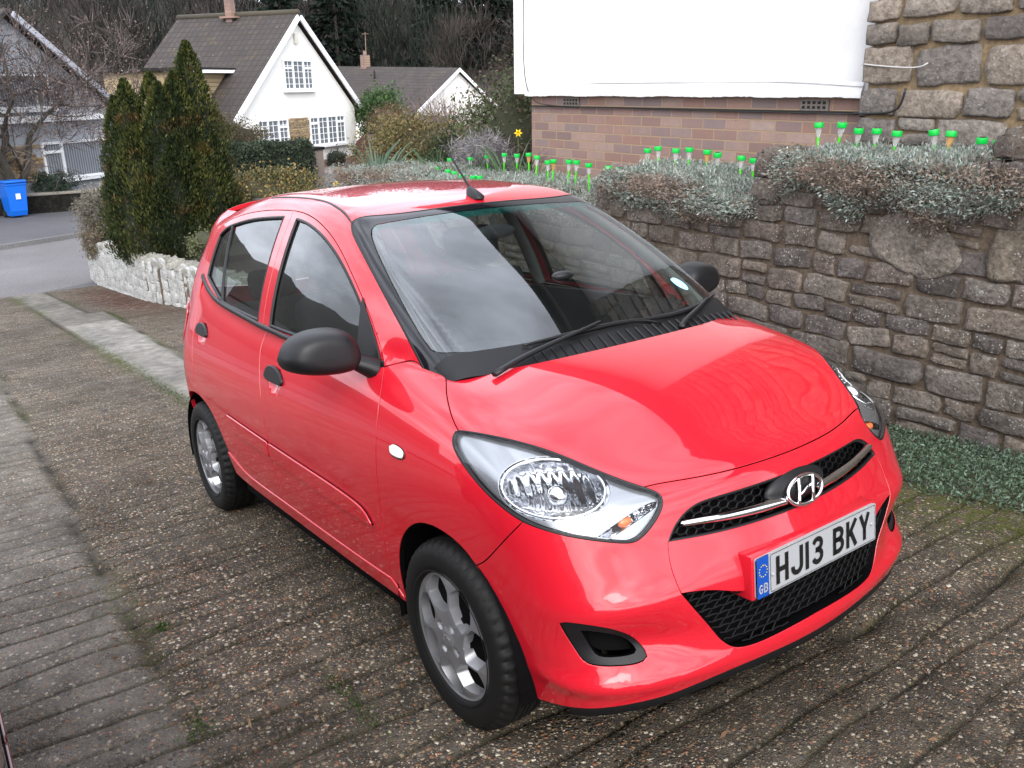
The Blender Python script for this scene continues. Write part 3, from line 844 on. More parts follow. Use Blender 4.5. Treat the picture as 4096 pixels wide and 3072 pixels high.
LIGHTS = [
 (-1.525, 2.85, 1.57, 'leftmost green light of the top terrace, before the brick plinth', 0, 0),
 (-1.362, 2.85, 1.576, 'slightly tilted green light, second from the left on the top terrace', 0.12, 0),
 (-1.249, 2.85, 1.546, 'green light in front of the lowest stone of the house corner', 0.0, 0),
 (-1.133, 2.85, 1.548, 'green light fourth from the left on the top terrace', 0.02, 0),
 (-1.006, 2.85, 1.539, 'green light in the middle of the top terrace row', -0.03, 0),
 (-0.796, 2.85, 1.552, 'leaning green light with its panel showing, top terrace', 0.16, 0),
 (-0.694, 2.85, 1.548, 'green light with an amber tinted base, top terrace', 0.05, 1),
 (-0.526, 2.85, 1.521, 'large looking green light second from the right on the top terrace', 0.08, 0),
 (-0.439, 2.85, 1.512, 'rightmost green light of all, beside the end wall stones', 0.0, 0),
 (-2.988, 2.85, 1.347, 'leftmost green light of the middle terrace, half sunk in silver leaves', 0.0, False),
 (-2.885, 2.85, 1.367, 'tilted green light, second on the middle terrace', -0.12, False),
 (-2.698, 2.85, 1.361, 'green light third from the left on the middle terrace', 0, False),
 (-2.569, 2.85, 1.375, 'green light fourth from the left on the middle terrace', 0, False),
 (-2.403, 2.85, 1.367, 'amber stemmed green light on the middle terrace', 0, True),
 (-2.31, 2.85, 1.352, 'green light just right of the amber stemmed one, middle terrace', 0.04, False),
 (-2.099, 2.85, 1.343, 'long stemmed green light left of the last pair member, middle terrace', 0, False),
 (-1.998, 2.85, 1.335, 'rightmost green light of the middle terrace, by the step stones', 0, False),
 (-5.564, 3.15, 1.143, 'green light on the lowest terrace under the tall bulb leaves', 0, False),
 (-5.263, 3.15, 1.177, 'green light on the lowest terrace against the russet shrub', 0.05, False),
 (-4.989, 3.1, 1.188, 'green light left of the brick plinth corner, lowest terrace', -0.03, False),
 (-4.671, 3.0, 1.219, 'amber stemmed green light at the corner of the brick plinth', 0.02, True),
 (-4.415, 2.9, 1.214, 'first green light in front of the brick plinth', -0.04, False),
 (-4.131, 2.8, 1.196, 'left one of two overlapping green lights', 0, False),
 (-4.178, 2.9, 1.196, 'right one of two overlapping green lights, amber stemmed', 0.05, True),
 (-3.785, 2.75, 1.225, 'left one of a close pair of green lights on lime stakes', -0.03, False),
 (-3.69, 2.75, 1.226, 'right one of a close pair of green lights on lime stakes', 0.02, False),
 (-3.484, 2.7, 1.219, 'tilted green light right of the close pair', -0.04, False),
 (-3.251, 2.7, 1.215, 'green light left of the wall step block', 0, False),
 (-3.347, 2.9, 1.182, 'pale green light mostly hidden behind the wall step block', 0.05, False),
 (-5.798, 3.1, 1.111, 'green light directly right of the aerial rod', -0.03, False),
 (-6.12, 3.05, 1.087, 'green light left of the aerial rod tip', 0.02, False),
 (-6.245, 2.9, 1.031, 'green light beside the strap leaf fan', -0.04, False),
 (-5.854, 2.75, 1.034, 'green light low between strap leaves and aerial', 0, False),
 (-6.385, 2.8, 0.971, 'green light among the thin spiky leaves', 0.05, False),
 (-5.427, 2.6, 1.048, 'left one of two bright green lights above the roof edge', -0.03, False),
 (-5.318, 2.6, 1.038, 'right one of two bright green lights above the roof edge', 0.02, False),
 (-5.103, 2.55, 1.028, 'green light peeping over the roof beside the aerial rod', -0.04, False),
 (-4.838, 2.5, 1.041, 'left one of two green caps just over the roof, right of the aerial', 0, False),
 (-4.737, 2.5, 1.046, 'right one of two green caps just over the roof, right of the aerial', 0.05, False),
 (-6.929, 2.75, 0.929, 'green light behind the arching strap leaves', -0.03, False),
 (-7.345, 2.75, 0.882, 'farthest left green light, half behind strap leaves', 0.02, False),
 (-6.471, 2.5, 0.898, 'green cap just showing over the roof at the far left', -0.04, False)]
proto = None
for k, (lx, ly, lz, txt, lean, amber) in enumerate(LIGHTS):
    if proto is None: proto = light_proto(); o = proto
    else: o = copy_tree(proto)
    o.location = (lx, ly, lz)
    o.rotation_euler = (rng.normal() * .05, lean, rng.random() * 6)
    tag(o, txt, 'garden light', 'green capped solar lights on the wall terraces')
    if amber:
        for ch in o.children:
            if ch.name.startswith('diffuser'):
                ch.material_slots[0].link = 'OBJECT'; ch.material_slots[0].material = M_CONE_A
# ---- bulbs: strap leaves, daffodils, lavender
def straps(name, label, c, n, L, cols, spread=.12, w=.018, cat='plant'):
    t = empty(name, c); tag(t, label, cat, 'leafy clumps on the terrace')
    bm = bmesh.new()
    V, F_, C_ = [], [], []
    for i in range(n):
        a_ = rng.random() * 6.28; r_ = spread * rng.random() ** .5
        p = np.array([r_ * math.cos(a_), r_ * math.sin(a_), 0.0]); d = np.array([math.cos(a_) * .30, math.sin(a_) * .30, 1.0]) + rng.normal(size=3) * .12
        l = L * (.6 + .5 * rng.random()); s_ = np.cross(d, rng.normal(size=3)); s_ /= np.linalg.norm(s_)
        col = np.array(cols[rng.integers(0, len(cols))]) * (.8 + .4 * rng.random())
        k0 = len(V)
        for q in range(6):
            f = q / 5
            pp = p + d * l * f + np.array([math.cos(a_), math.sin(a_), -.6]) * l * .28 * f ** 2.5
            ww = w * (1 - f ** 2.2) * .5 + .0008
            V += [pp + s_ * ww, pp - s_ * ww]; C_ += [col, col]
            if q: F_.append((k0 + 2 * q - 2, k0 + 2 * q - 1, k0 + 2 * q + 1, k0 + 2 * q))
    bm.free()
    quick('strap_leaves', V, F_, M_LEAF, t, None, True, np.array(C_))
    return t
GRN = [(.075, .13, .065), (.10, .16, .085), (.055, .10, .045)]
straps('strap_leaf_plant', 'big fan of arching grey green strap leaves near the red roof', (-6.95, 2.62, .80), 34, .50, [(.10, .16, .11), (.14, .20, .15), (.08, .13, .07)], .16, .030)
straps('strap_leaf_plant', 'thin upright spiky leaves left of the aerial', (-6.5, 3.15, .82), 46, .42, GRN, .22, .014)
straps('strap_leaf_plant', 'grassy bulb leaves beside the grey lavender', (-5.9, 3.1, .85), 50, .36, GRN, .30, .013)
straps('strap_leaf_plant', 'tall thin bulb leaves right of the aerial', (-5.25, 3.25, .90), 44, .40, GRN, .30, .013)
straps('strap_leaf_plant', 'short bulb leaves at the corner of the brick plinth', (-4.85, 3.2, .95), 26, .26, GRN, .16, .012)
def daffodil(c, label, face, stem):
    t = empty('daffodil', c); tag(t, label, 'flower')
    bm = bmesh.new()
    R = Vector(face).to_track_quat('Z', 'Y').to_matrix()
    for k in range(6):
        a_ = k * math.pi / 3
        q = [R @ Vector(v) for v in ((0, 0, 0), (.022 * math.cos(a_ - .45), .022 * math.sin(a_ - .45), .004), (.042 * math.cos(a_), .042 * math.sin(a_), .0), (.022 * math.cos(a_ + .45), .022 * math.sin(a_ + .45), .004))]
        bm.faces.new([bm.verts.new(v) for v in q])
    finish(bm, 'petals', plain('daffodil_yellow', (.85, .62, .0), .5), t, 0)
    bm = bmesh.new()
    rings = lathe(bm, [(.009, 0), (.011, .018), (.016, .030)], 12, 'Z')
    bmesh.ops.rotate(bm, cent=(0, 0, 0), matrix=R, verts=bm.verts)
    finish(bm, 'trumpet', plain('daffodil_trumpet', (.90, .50, .0), .5), t)
    bm = bmesh.new()
    tube(bm, [(0, 0, 0), (-.02, .01, .01), (-.03, .02, -.06), (-.03, .02, -stem)], .004, 5)
    finish(bm, 'stem', plain('flower_stem', (.09, .15, .04), .6), t)
daffodil((-5.17, 3.25, 1.365), 'yellow daffodil flowering at the corner of the brick plinth', (.7, -.6, .1), .45)
daffodil((-8.05, 2.62, .70), 'low yellow daffodil just above the far edge of the red roof', (.6, -.5, .4), .2)
bush('lavender_bush', 'grey wispy lavender clump behind the aerial', (-6.1, 3.45, 1.06), (.42, .30, .26), 2600, .12, [(.22, .20, .21), (.17, .16, .15), (.26, .24, .25)], 30, None, .06, .80, 'plant')

# ---- shrubs of the front garden, behind the car
OLV = [(.13, .115, .040), (.17, .14, .055), (.10, .095, .035), (.19, .13, .06)]
bush('spreading_shrub', 'wide olive brown shrub behind the terrace lights, left of the dark dwarf conifer', (-10.6, 5.35, .72), (.95, .95, .68), 15000, .060, OLV, 90, None, .45, -.05)
bush('spreading_shrub', 'tall green and russet shrub touching the white house corner', (-7.3, 5.0, .98), (.75, 1.0, .95), 17000, .055, [(.085, .11, .045), (.11, .13, .06), (.12, .085, .055), (.06, .08, .03)], 90, None, .45, -.05)
bush('dwarf_conifer', 'dark green dwarf conifer between two olive shrubs', (-8.75, 4.72, .62), (.42, .42, .60), 9000, .050, [(.020, .034, .012), (.035, .050, .018), (.05, .065, .02)], 50, None, .35, -.05, 'conifer')
bush('spreading_shrub', 'yellow green low shrub right of the dark dwarf conifer', (-8.5, 5.35, .92), (.60, .55, .38), 7000, .05, [(.12, .135, .035), (.09, .11, .03), (.14, .14, .05)], 50, None, .45, -.05)
bush('spreading_shrub', 'purple brown leafy shrub low beside the brick plinth', (-6.55, 4.1, .75), (.40, .38, .45), 6000, .05, [(.085, .055, .045), (.07, .06, .035), (.10, .07, .05)], 40, None, .45, .1)
bush('evergreen_shrub', 'euonymus shrub with golden variegated leaves beside the conifer', (-13.6, 3.9, -.10), (1.05, .95, .50), 14000, .055, [(.12, .115, .05), (.075, .085, .032), (.24, .17, .06), (.05, .062, .028), (.09, .095, .04), (.32, .22, .08)], 60, None, .6, -.7)
bush('spreading_shrub', 'small russet shrub beside the silver mat plant', (-8.6, 3.25, .62), (.35, .28, .25), 3000, .05, [(.15, .09, .05), (.12, .08, .04)], 26, None, .5, .3)

# ---- white painted garden wall down the left side of the garden
lw = empty('garden_wall', (-13, 1.3, -1.4)); tag(lw, 'low white painted stone garden wall with a ragged sloping top below the conifer', 'garden wall')
V, F_, T = [], [], []
def lw_top(x): return np.interp(x, [-17.2, -15, -13, -10, -8.4], [-1.16, -.82, -.74, -.58, -.5])
def lw_y(x): return np.interp(x, [-17.2, -12.6, -10.7, -8.4], [1.27, 1.24, 1.45, 1.6])
x = -17.15
while x < -8.4:
    zt, zb = lw_top(x), x * math.tan(SLOPE) - .1
    z = zb
    while z < zt - .06:
        h = .13 + .07 * rng.random()
        stone_block(V, F_, T, np.array([x + .15 + rng.normal() * .02, lw_y(x), z + h / 2]), np.array([1., 0, 0]), np.array([0, 0, 1.]), np.array([0, -1., 0]), .33, h + .012, .014, np.array((1., 1., 1.)) * (.85 + .2 * rng.random()), .004)
        z += h
    stone_block(V, F_, T, np.array([x + .15, lw_y(x) + .10, zt + .02]), np.array([1., 0, .12]), np.array([0, 1., .3]), np.array([0, -.1, 1.]), .30 - .05 * rng.random(), .26, .05, np.array((.62, .60, .54)) * (.8 + .3 * rng.random()), .016)
    x += .30
quick('painted_stones', np.array(V) - [-13, 1.3, -1.4], F_, stone_mat('white_painted_stone', [(.32, .32, .30), (.50, .50, .48), (.62, .62, .60)], .25, .25), lw, None, True, np.array(T))
bm = bmesh.new()
for i in range(8):
    xa = -17.15 + i * 1.09; xb = xa + 1.085
    xm = (xa + xb) / 2
    box(bm, (xm + 13, lw_y(xm) + .17 - 1.3, (lw_top(xm) - .06 - 2.0) / 2 + 1.4), (1.085, .30, lw_top(xm) - .06 + 2.0))
for i, yk in enumerate((.2, .55, .9, 1.25)): box(bm, (-17.06 + 13, 1.27 + yk + .15 - 1.3, -.25), (.30, .345, 1.55))
finish(bm, 'wall_core', M_MORTAR, lw, 0)
# bed soil behind that wall
bm = bmesh.new()
for i in range(8):
    xa = -17.0 + i * 1.12
    xm = xa + .56
    box(bm, (xm, 3.5 + .35, lw_top(xm) - 1.02), (1.115, 4.4, 1.9))
o = finish(bm, 'bed_soil', M_SOIL, None, 0); o['kind'] = 'structure'
bush('wispy_shrub', 'grey brown dead looking shrub on the end of the white garden wall', (-16.55, 1.62, -.55), (.62, .5, .66), 8000, .085, [(.19, .165, .14), (.14, .12, .095), (.23, .20, .17), (.13, .135, .09)], 55, None, .16, -1.2)
bush('wispy_shrub', 'russet and grey green trailing plant over the white wall end', (-16.3, 1.30, -.93), (.55, .22, .33), 3500, .05, [(.14, .08, .05), (.12, .12, .08), (.16, .14, .10)], 30, None, .3, -1.3)
straps('spiky_plant', 'spiky pale edged plant at the foot of the conifer', (-14.6, 1.5, -.78), 26, .55, [(.12, .15, .06), (.20, .21, .10)], .06, .04)
bush('evergreen_shrub', 'small dark evergreen shrub left of the conifer foot', (-14.95, 1.62, -.62), (.32, .30, .26), 2600, .05, [(.03, .045, .02), (.05, .065, .03)], 24, None, .5, -.85)
bush('evergreen_shrub', 'small grey green shrub at the right foot of the conifer', (-11.0, 1.85, -.36), (.34, .26, .26), 3000, .045, [(.13, .14, .07), (.10, .11, .05)], 24, None, .45, -.62)
# ---- the upright golden conifer
def conifer():
    base = Vector((-13.20, 2.05, -.92))
    t = empty('upright_conifer', base); tag(t, 'dense upright conifer with several pointed spires and golden green tips', 'conifer')
    ax = Vector((.55, .83, 0))                      # across the view
    ay = Vector((-.83, .55, 0))
    spires = [(-.80, .0, 2.60, .42), (-.50, -.2, 2.85, .50), (-.15, .1, 2.95, .54), (.12, -.35, 2.80, .60), (.56, .05, 3.40, .56), (.36, -.2, 2.95, .56), (.80, .1, 2.0, .40), (-.35, -.45, 2.2, .60), (.0, -.2, 2.3, .6), (.75, -.35, 1.9, .50), (.30, -.55, 1.85, .55), (-.75, -.25, 1.85, .42), (.05, .45, 2.8, .5), (.55, -.5, 1.35, .5), (-.1, -.6, 1.5, .5), (.52, .2, 2.9, .46), (.88, -.15, 1.45, .36)]
    P, D, C_ = [], [], []
    for sx, sy, h, r in spires:
        n = int(8200 * h / 3 * (r / .42))
        f = rng.random(n) ** .8
        prof = np.interp(f, [0, .12, .35, .6, .8, .92, 1], [.62, .95, 1.0, .78, .48, .25, .03]) * r
        a_ = rng.random(n) * 6.283
        rr = prof * (.72 + .36 * rng.random(n)) * (1 + .16 * np.sin(a_ * 3 + f * 14 + sx * 9) + .10 * np.sin(a_ * 7 - f * 31))
        lean = sx * (.62 + .30 * f)
        px = sx * .80 + (lean - sx * .62) * .35 + rr * np.cos(a_); py = sy * .9 + rr * np.sin(a_)
        q = np.outer(px, ax) + np.outer(py, ay) + np.outer(f * h, (0, 0, 1))
        P.append(q)
        D.append(np.outer(np.cos(a_) * .5, ax) + np.outer(np.sin(a_) * .5, ay) + np.array([0, 0, 1.0]))
        gold = np.clip(.35 + .5 * np.sin(a_ * 2.0 + sx * 5) + .5 * (f - .4) + .3 * rng.normal(size=n), 0, 1) * (rr > prof * .9)
        red = (wob(q[:, 0] * 4, q[:, 2] * 3, sx * 4) > .80)
        c = shade(n, [(.016, .028, .008), (.024, .038, .010), (.011, .020, .006)], .2) * (1 - gold)[:, None] + shade(n, [(.078, .090, .018), (.060, .075, .016), (.105, .098, .024)], .2) * gold[:, None]
        c[red] = c[red] * .5 + np.array([.09, .045, .015]) * .6
        C_.append(c)
    leaves('foliage', np.vstack(P), .062, np.clip(np.vstack(C_), .004, 1), parent=t, aspect=.34, up=.2, dirs=np.vstack(D))
    bm = bmesh.new()
    for sx, sy, h, r in spires:
        c = ax * sx * .80 + ay * sy * .9
        tube(bm, [c + ax * sx * .12 * f + Vector((0, 0, f * h * .93)) for f in (0, .2, .5, .8, 1)], [r * .45, r * .66, r * .6, r * .3, .02], 10)
    finish(bm, 'branches', plain('conifer_inside', (.010, .013, .006), .95), t)  # solid spindles with the shade between sprays put into their near-black colour
    bm = bmesh.new()
    tube(bm, [(0, 0, -.4), (0, 0, .5)], .09, 10)
    finish(bm, 'trunk', M_BARK, t)
conifer()

# ================================================================== ACROSS THE ROAD
AZ = rad(122.9)
# ---- A-frame house
H0 = (-39.134, 18.12, -1.5)
ah = empty('gabled_house', H0, AZ); tag(ah, 'white gabled house with steep brown tiled roof and leaded windows across the road', 'house')
SA, ZA = -4.55, 4.52
def gx(z): return (ZA - z) / .835
def prism(bm, pts, y0, y1):
    f = [bm.verts.new((x_, y0, z_)) for x_, z_ in pts]; b = [bm.verts.new((x_, y1, z_)) for x_, z_ in pts]
    bm.faces.new(f); bm.faces.new(b[::-1])
    for i in range(len(pts)):
        j = (i + 1) % len(pts)
        bm.faces.new((f[i], b[i], b[j], f[j]))
    bmesh.ops.recalc_face_normals(bm, faces=bm.faces)
zb = -.5
Z0 = 1.5                                   # empty sits at z = -1.5: local z = world z + 1.5
def wz(z): return z + Z0
bm = bmesh.new()
hwid = 4.45
prism(bm, [(SA - hwid, wz(-1.9)), (SA + hwid, wz(-1.9)), (SA + hwid, wz(ZA - hwid * .835)), (SA, wz(ZA)), (SA - hwid, wz(ZA - hwid * .835))], 0, 6.0)
finish(bm, 'wall', M_CREAM_R, ah, 0)
def slab(bm, p0, p1, y0, y1, th):           # a roof slope from ridge p0 to eave p1 (x, z)
    d = Vector((p1[0] - p0[0], p1[1] - p0[1])); d.normalize(); n = Vector((-d.y, d.x)); n = n if n.y > 0 else -n
    pts = [p0, p1, (p1[0] + n.x * th, p1[1] + n.y * th), (p0[0] + n.x * th, p0[1] + n.y * th)]
    prism(bm, pts, y0, y1)
M_TILE = tile_mat('dark_brown_tiles', (.037, .029, .026), (.047, .037, .033), .34, .30)
bm = bmesh.new()
ex = hwid + .85
slab(bm, (SA, wz(ZA + .17)), (SA + ex, wz(ZA + .17 - ex * .835)), -.22, 6.3, .12)
slab(bm, (SA, wz(ZA + .17)), (SA - ex, wz(ZA + .17 - ex * .835)), -.22, 6.3, .12)
o = finish(bm, 'roof', M_TILE, ah, 0); uvbox(o)
bm = bmesh.new()
tube(bm, [(SA, -.24, wz(ZA + .32)), (SA, 6.3, wz(ZA + .32))], .13, 8)
finish(bm, 'ridge_tiles', tile_mat('lichened_ridge', (.13, .10, .05), (.17, .14, .08)), o)
bm = bmesh.new()
for s in (1, -1): slab(bm, (SA, wz(ZA + .04)), (SA + s * (ex + .02), wz(ZA + .04 - ex * .835)), -.30, -.225, .22)
finish(bm, 'bargeboard', M_UPVC, ah, 0)
bm = bmesh.new()
box(bm, (SA + ex + .0, 2.9, wz(ZA + .10 - ex * .835)), (.10, 6.3, .12))
finish(bm, 'gutter', M_UPVC, ah, 0)
bm = bmesh.new()
box(bm, (SA - ex - .0, 2.9, wz(ZA + .10 - ex * .835)), (.10, 6.3, .12))
finish(bm, 'gutter', M_UPVC, ah, 0)
def window(parent, x0, x1, z0, z1, cols_, y=0.0, pane=None, bars=(3,), name='window', sill=True, trans=()):
    """frame with mullions; cols_ = relative widths; trans = transom height fraction per column or 0"""
    w = empty(name, ((x0 + x1) / 2, y, z0), 0, parent)
    W = x1 - x0; H = z1 - z0
    fr_, pn, gb = bmesh.new(), bmesh.new(), bmesh.new()
    f = .075
    box(fr_, (0, -.03, f / 2), (W, .07, f)); box(fr_, (0, -.03, H - f / 2), (W, .07, f))
    for s in (-1, 1): box(fr_, (s * (W / 2 - f / 2), -.031, H / 2), (f, .07, H - 2 * f))
    tot = sum(cols_); x_ = -W / 2
    for i, c in enumerate(cols_):
        cw = W * c / tot
        if i: box(fr_, (x_, -.032, H / 2), (f * 1.1, .07, H - 2 * f))
        tr = trans[i] if i < len(trans) else 0
        if tr: box(fr_, (x_ + cw / 2, -.033, H * tr), (cw, .07, f * 1.2))
        if bars:
            nb = bars[i] if i < len(bars) else bars[-1]
            for q in range(1, 2): box(gb, (x_ + cw / 2, -.022, H / 2), (.022, .03, H - 2 * f))
            for q in range(1, nb + 1): box(gb, (x_ + cw / 2, -.0225, H * q / (nb + 1)), (cw - f, .03, .022))
        x_ += cw
    box(pn, (0, .0, H / 2), (W - f, .02, H - f))
    finish(fr_, 'frame', M_UPVC, w, 0); finish(pn, 'pane', pane or M_PANE, w, 0)
    if bars: finish(gb, 'glazing_bars', M_UPVC, w, 0)
    else: gb.free()
    if sill:
        bm = bmesh.new(); box(bm, (0, -.09, -.05), (W + .2, .2, .08)); finish(bm, 'sill', M_UPVC, w, 0)
    return w
window(ah, -5.78, -3.58, wz(1.66), wz(2.32 + .62 - .02), (1, 1.15, 1), -.02, bars=(4, 4, 4), trans=(.72, 0, .72))
window(ah, -7.95, -5.82, wz(-.82), wz(.50), (1, 1.1, 1), -.02, bars=(4, 4, 4), trans=(.74, 0, .74))
window(ah, -4.16, -1.16, wz(-.80), wz(.50), (.95, 1.05, 1.05, 1), -.02, bars=(4, 4, 4, 4), trans=(.76, 0, 0, .76))
V, F_, T = rubble(-5.80, -4.18, wz(-1.1), lambda x: wz(.46), -.02, (.06, .12), (2.0, 4.5), [(1.1, .95, .72), (1.25, 1.1, .85), (.95, .85, .7)], .03)
quick('stone_panel', V, F_, stone_mat('buff_stone', [(.22, .17, .11), (.32, .26, .18), (.42, .36, .27)], .2), ah, None, True, np.array(T))
bm = bmesh.new(); box(bm, (SA - .12, -.06, wz(3.78)), (.22, .10, .42), None, 0, .02); finish(bm, 'alarm_box', plain('alarm_cream', (.60, .58, .50), .5), ah)
bm = bmesh.new(); box(bm, (SA, -.012, wz(-1.62)), (hwid * 2, .05, .30)); finish(bm, 'plinth', M_BRICK, ah, 0)
# flat roofed dormer on the left slope
bm = bmesh.new(); box(bm, (-8.3, 3.7, wz(1.62)), (3.4, 4.2, 1.7)); dm = finish(bm, 'dormer', plain('dormer_buff_boards', (.34, .26, .15), .7), ah, 0)
bm = bmesh.new(); box(bm, (-8.4, 3.6, wz(2.52)), (3.7, 4.7, .12)); finish(bm, 'dormer_roof', M_GAP, dm, 0)
bm = bmesh.new(); box(bm, (-8.4, 1.24, wz(2.43)), (3.72, .04, .12)); finish(bm, 'dormer_fascia', M_UPVC, dm, 0)
bm = bmesh.new()
for i in range(10): box(bm, (-8.3, 1.595, wz(.86 + i * .165)), (3.38, .02, .012))
finish(bm, 'board_lines', M_GAP, dm, 0)
bm = bmesh.new(); box(bm, (SA - .2, 3.2, wz(5.4)), (.32, .32, 1.9)); box(bm, (SA - .2, 3.2, wz(4.74)), (.55, .8, .08))
finish(bm, 'chimney', M_BRICK, ah, 0)
# ---- bungalow behind
def DP(p): return p
bg_ = empty('bungalow', (-50.35, 31.28, 0), math.atan2(31.28 - 28.37, -50.35 + 63.05) + math.pi * 0); tag(bg_, 'low bungalow with long brown roof and pale gable end behind the gabled house', 'house')
bm = bmesh.new()
Lb = 20.0
bg_.rotation_euler = (0, rad(1.6), math.atan2(2.91, 12.70))
def prx(bm, pts, x0, x1):
    f = [bm.verts.new((x0, y_, z_)) for y_, z_ in pts]; b = [bm.verts.new((x1, y_, z_)) for y_, z_ in pts]
    bm.faces.new(f); bm.faces.new(b[::-1])
    for i in range(len(pts)):
        j = (i + 1) % len(pts); bm.faces.new((f[i], b[i], b[j], f[j]))
    bmesh.ops.recalc_face_normals(bm, faces=bm.faces)
prx(bm, [(-3.4, -2.4), (3.4, -2.4), (3.4, .35), (0, 2.62), (-3.4, .35)], -Lb, -.12)
finish(bm, 'wall', M_CREAM_R, bg_, 0)
bm = bmesh.new()
for s in (1, -1): prx(bm, [(0, 2.74), (s * 3.9, 2.74 - 3.9 * .67), (s * 3.9, 2.86 - 3.9 * .67), (0, 2.86)], -Lb - .3, .12)
o = finish(bm, 'roof', M_TILE, bg_, 0); uvbox(o)
bm = bmesh.new()
for s in (1, -1): prx(bm, [(0, 2.62), (s * 3.92, 2.62 - 3.9 * .67), (s * 3.92, 2.84 - 3.9 * .67), (0, 2.84)], .125, .20)
finish(bm, 'bargeboard', M_UPVC, bg_, 0)
bm = bmesh.new(); box(bm, (-9.6, 0, 3.0), (.5, .5, 1.3)); tube(bm, [(-9.6, 0, 3.6), (-9.6, 0, 3.95)], .13, 10); tube(bm, [(-9.7, .2, 3), (-9.7, .2, 5.2)], .03, 5); box(bm, (-9.7, .2, 5.1), (.7, .04, .04))
finish(bm, 'chimney', M_BRICK, bg_, 0)
bm = bmesh.new(); tube(bm, [(-7.2, -1.2, 1.7), (-7.2, -1.2, 2.6)], .07, 8); finish(bm, 'flue_pipe', M_GAP, bg_)
# ---- pale gable far right behind the bare tree
tg_ = empty('tan_house', (-56.5, 44.0, -1.9), AZ); tag(tg_, 'tan gable end of a house just visible through bare branches', 'house')
bm = bmesh.new(); prism(bm, [(-4, 0), (4, 0), (4, 1.9), (0, 4.6), (-4, 1.9)], 0, 8); finish(bm, 'wall', plain('tan_tile_hanging', (.33, .22, .12), .9), tg_, 0)
bm = bmesh.new()
for s in (1, -1): slab(bm, (0, 4.7), (s * 4.6, 4.7 - 4.6 * .68), -.3, 8.2, .15)
o = finish(bm, 'roof', M_TILE, tg_, 0); uvbox(o)
# ---- left-hand house behind the bare tree
lh = empty('stone_faced_house', H0, AZ); tag(lh, 'white house with buff stone panel and blinds, half hidden by the budding tree', 'house')
bm = bmesh.new()
prism(bm, [(-26, wz(-1.9)), (-14.2, wz(-1.9)), (-14.2, wz(.75)), (-18.4, wz(3.9)), (-22, wz(1.3)), (-26, wz(1.3))], .9, 8)
finish(bm, 'wall', render_mat('grey_white_render', (.34, .36, .39), .1), lh, 0)
bm = bmesh.new()
slab(bm, (-18.4, wz(4.02)), (-13.4, wz(4.02 - 5 * .75)), .55, 8.3, .12); slab(bm, (-18.4, wz(4.02)), (-23, wz(4.02 - 4.6 * .75)), .55, 8.3, .12)
o = finish(bm, 'roof', M_TILE, lh, 0); uvbox(o)
bm = bmesh.new()
slab(bm, (-18.4, wz(3.9)), (-13.4, wz(3.9 - 5 * .75)), .47, .545, .18)
finish(bm, 'bargeboard', plain('grey_barge', (.35, .36, .40), .6), lh, 0)
bm = bmesh.new(); box(bm, (-18.0, .80, wz(.95)), (9, .25, .20)); finish(bm, 'gutter', M_UPVC, lh, 0)
window(lh, -17.9, -14.9, wz(-.98), wz(.22), (.34, 1), .88, M_PANE2, bars=None, trans=(.74, 0))
window(lh, -22.6, -20.0, wz(-.92), wz(.22), (1, .34), .88, M_PANE2, bars=None)
window(lh, -19.6, -17.2, wz(1.25), wz(2.3), (.4, 1, .4), .88, M_PANE2, bars=None)
V, F_, T = rubble(-20.0, -17.92, wz(-.95), lambda x: wz(.22), .88, (.07, .14), (1.8, 4.0), [(1.1, .95, .72), (1.2, 1.05, .85), (.95, .85, .7)], .03)
quick('stone_panel', V, F_, bpy.data.materials['buff_stone'], lh, None, True, np.array(T))
# ---- boundary walls, pillars, gate
def bwall(name, label, p0, p1, h, mat, z=-1.82, th=.24):
    p0, p1 = np.array(p0), np.array(p1); L = np.linalg.norm(p1 - p0); c = (p0 + p1) / 2
    t = empty(name, (c[0], c[1], z), math.atan2(p1[1] - p0[1], p1[0] - p0[0])); tag(t, label, 'garden wall')
    bm = bmesh.new(); box(bm, (0, 0, h / 2 - .05), (L, th, h + .1)); finish(bm, 'wall', mat, t, 0)
    bm = bmesh.new(); box(bm, (0, 0, h + .035), (L + .04, th + .06, .07), None, 0, .015); finish(bm, 'coping', asphalt_mat('coping_' + name, (.16, .145, .12), (.25, .23, .20)), t, 0)
    return t
M_OLDW = stone_mat('old_garden_wall', [(.07, .062, .052), (.12, .105, .088), (.17, .15, .125)], .2, .2)
bwall('roadside_wall', 'low mossy wall behind the blue bin', (-28.55, -3.5), (-28.0, 3.6), .62, M_OLDW)
bwall('roadside_wall', 'low dark wall under the clipped hedge, left of the brick pillar', (-28.6, 5.6), (-29.3, 11.0), .52, M_OLDW)
def pillar(c, h, label):
    t = empty('gate_pillar', c, AZ - .2); tag(t, label, 'pillar', 'brick gate pillars across the road')
    bm = bmesh.new(); box(bm, (0, 0, h / 2 - .05), (.55, .55, h + .1)); finish(bm, 'shaft', bpy.data.materials.get('pillar_brick') or asphalt_mat('pillar_brick', (.15, .115, .10), (.25, .20, .17)), t, 0)
    bm = bmesh.new(); box(bm, (0, 0, h + .05), (.66, .66, .10), None, 0, .02); finish(bm, 'cap', M_OLDW, t, 0)
pillar((-29.75, 11.65, -1.82), 1.38, 'brown brick gate pillar at the end of the dark clipped hedge')
pillar((-35.2, 17.1, -1.82), 1.55, 'brick gate pillar beside the brown gate and olive shrub')
gt = empty('garden_gate', (-35.0, 16.35, -1.82), AZ); tag(gt, 'dark red brown boarded garden gate beside the brick pillar', 'gate')
bm = bmesh.new()
for i in range(7): box(bm, (-.45 + i * .15, 0, .78 - .03 * abs(i - 3)), (.14, .04, 1.4 - .06 * abs(i - 3)))
for z in (.35, 1.15): box(bm, (0, .035, z), (1.04, .04, .12))
finish(bm, 'boards', plain('gate_brown', (.085, .030, .022), .7), gt, 0)
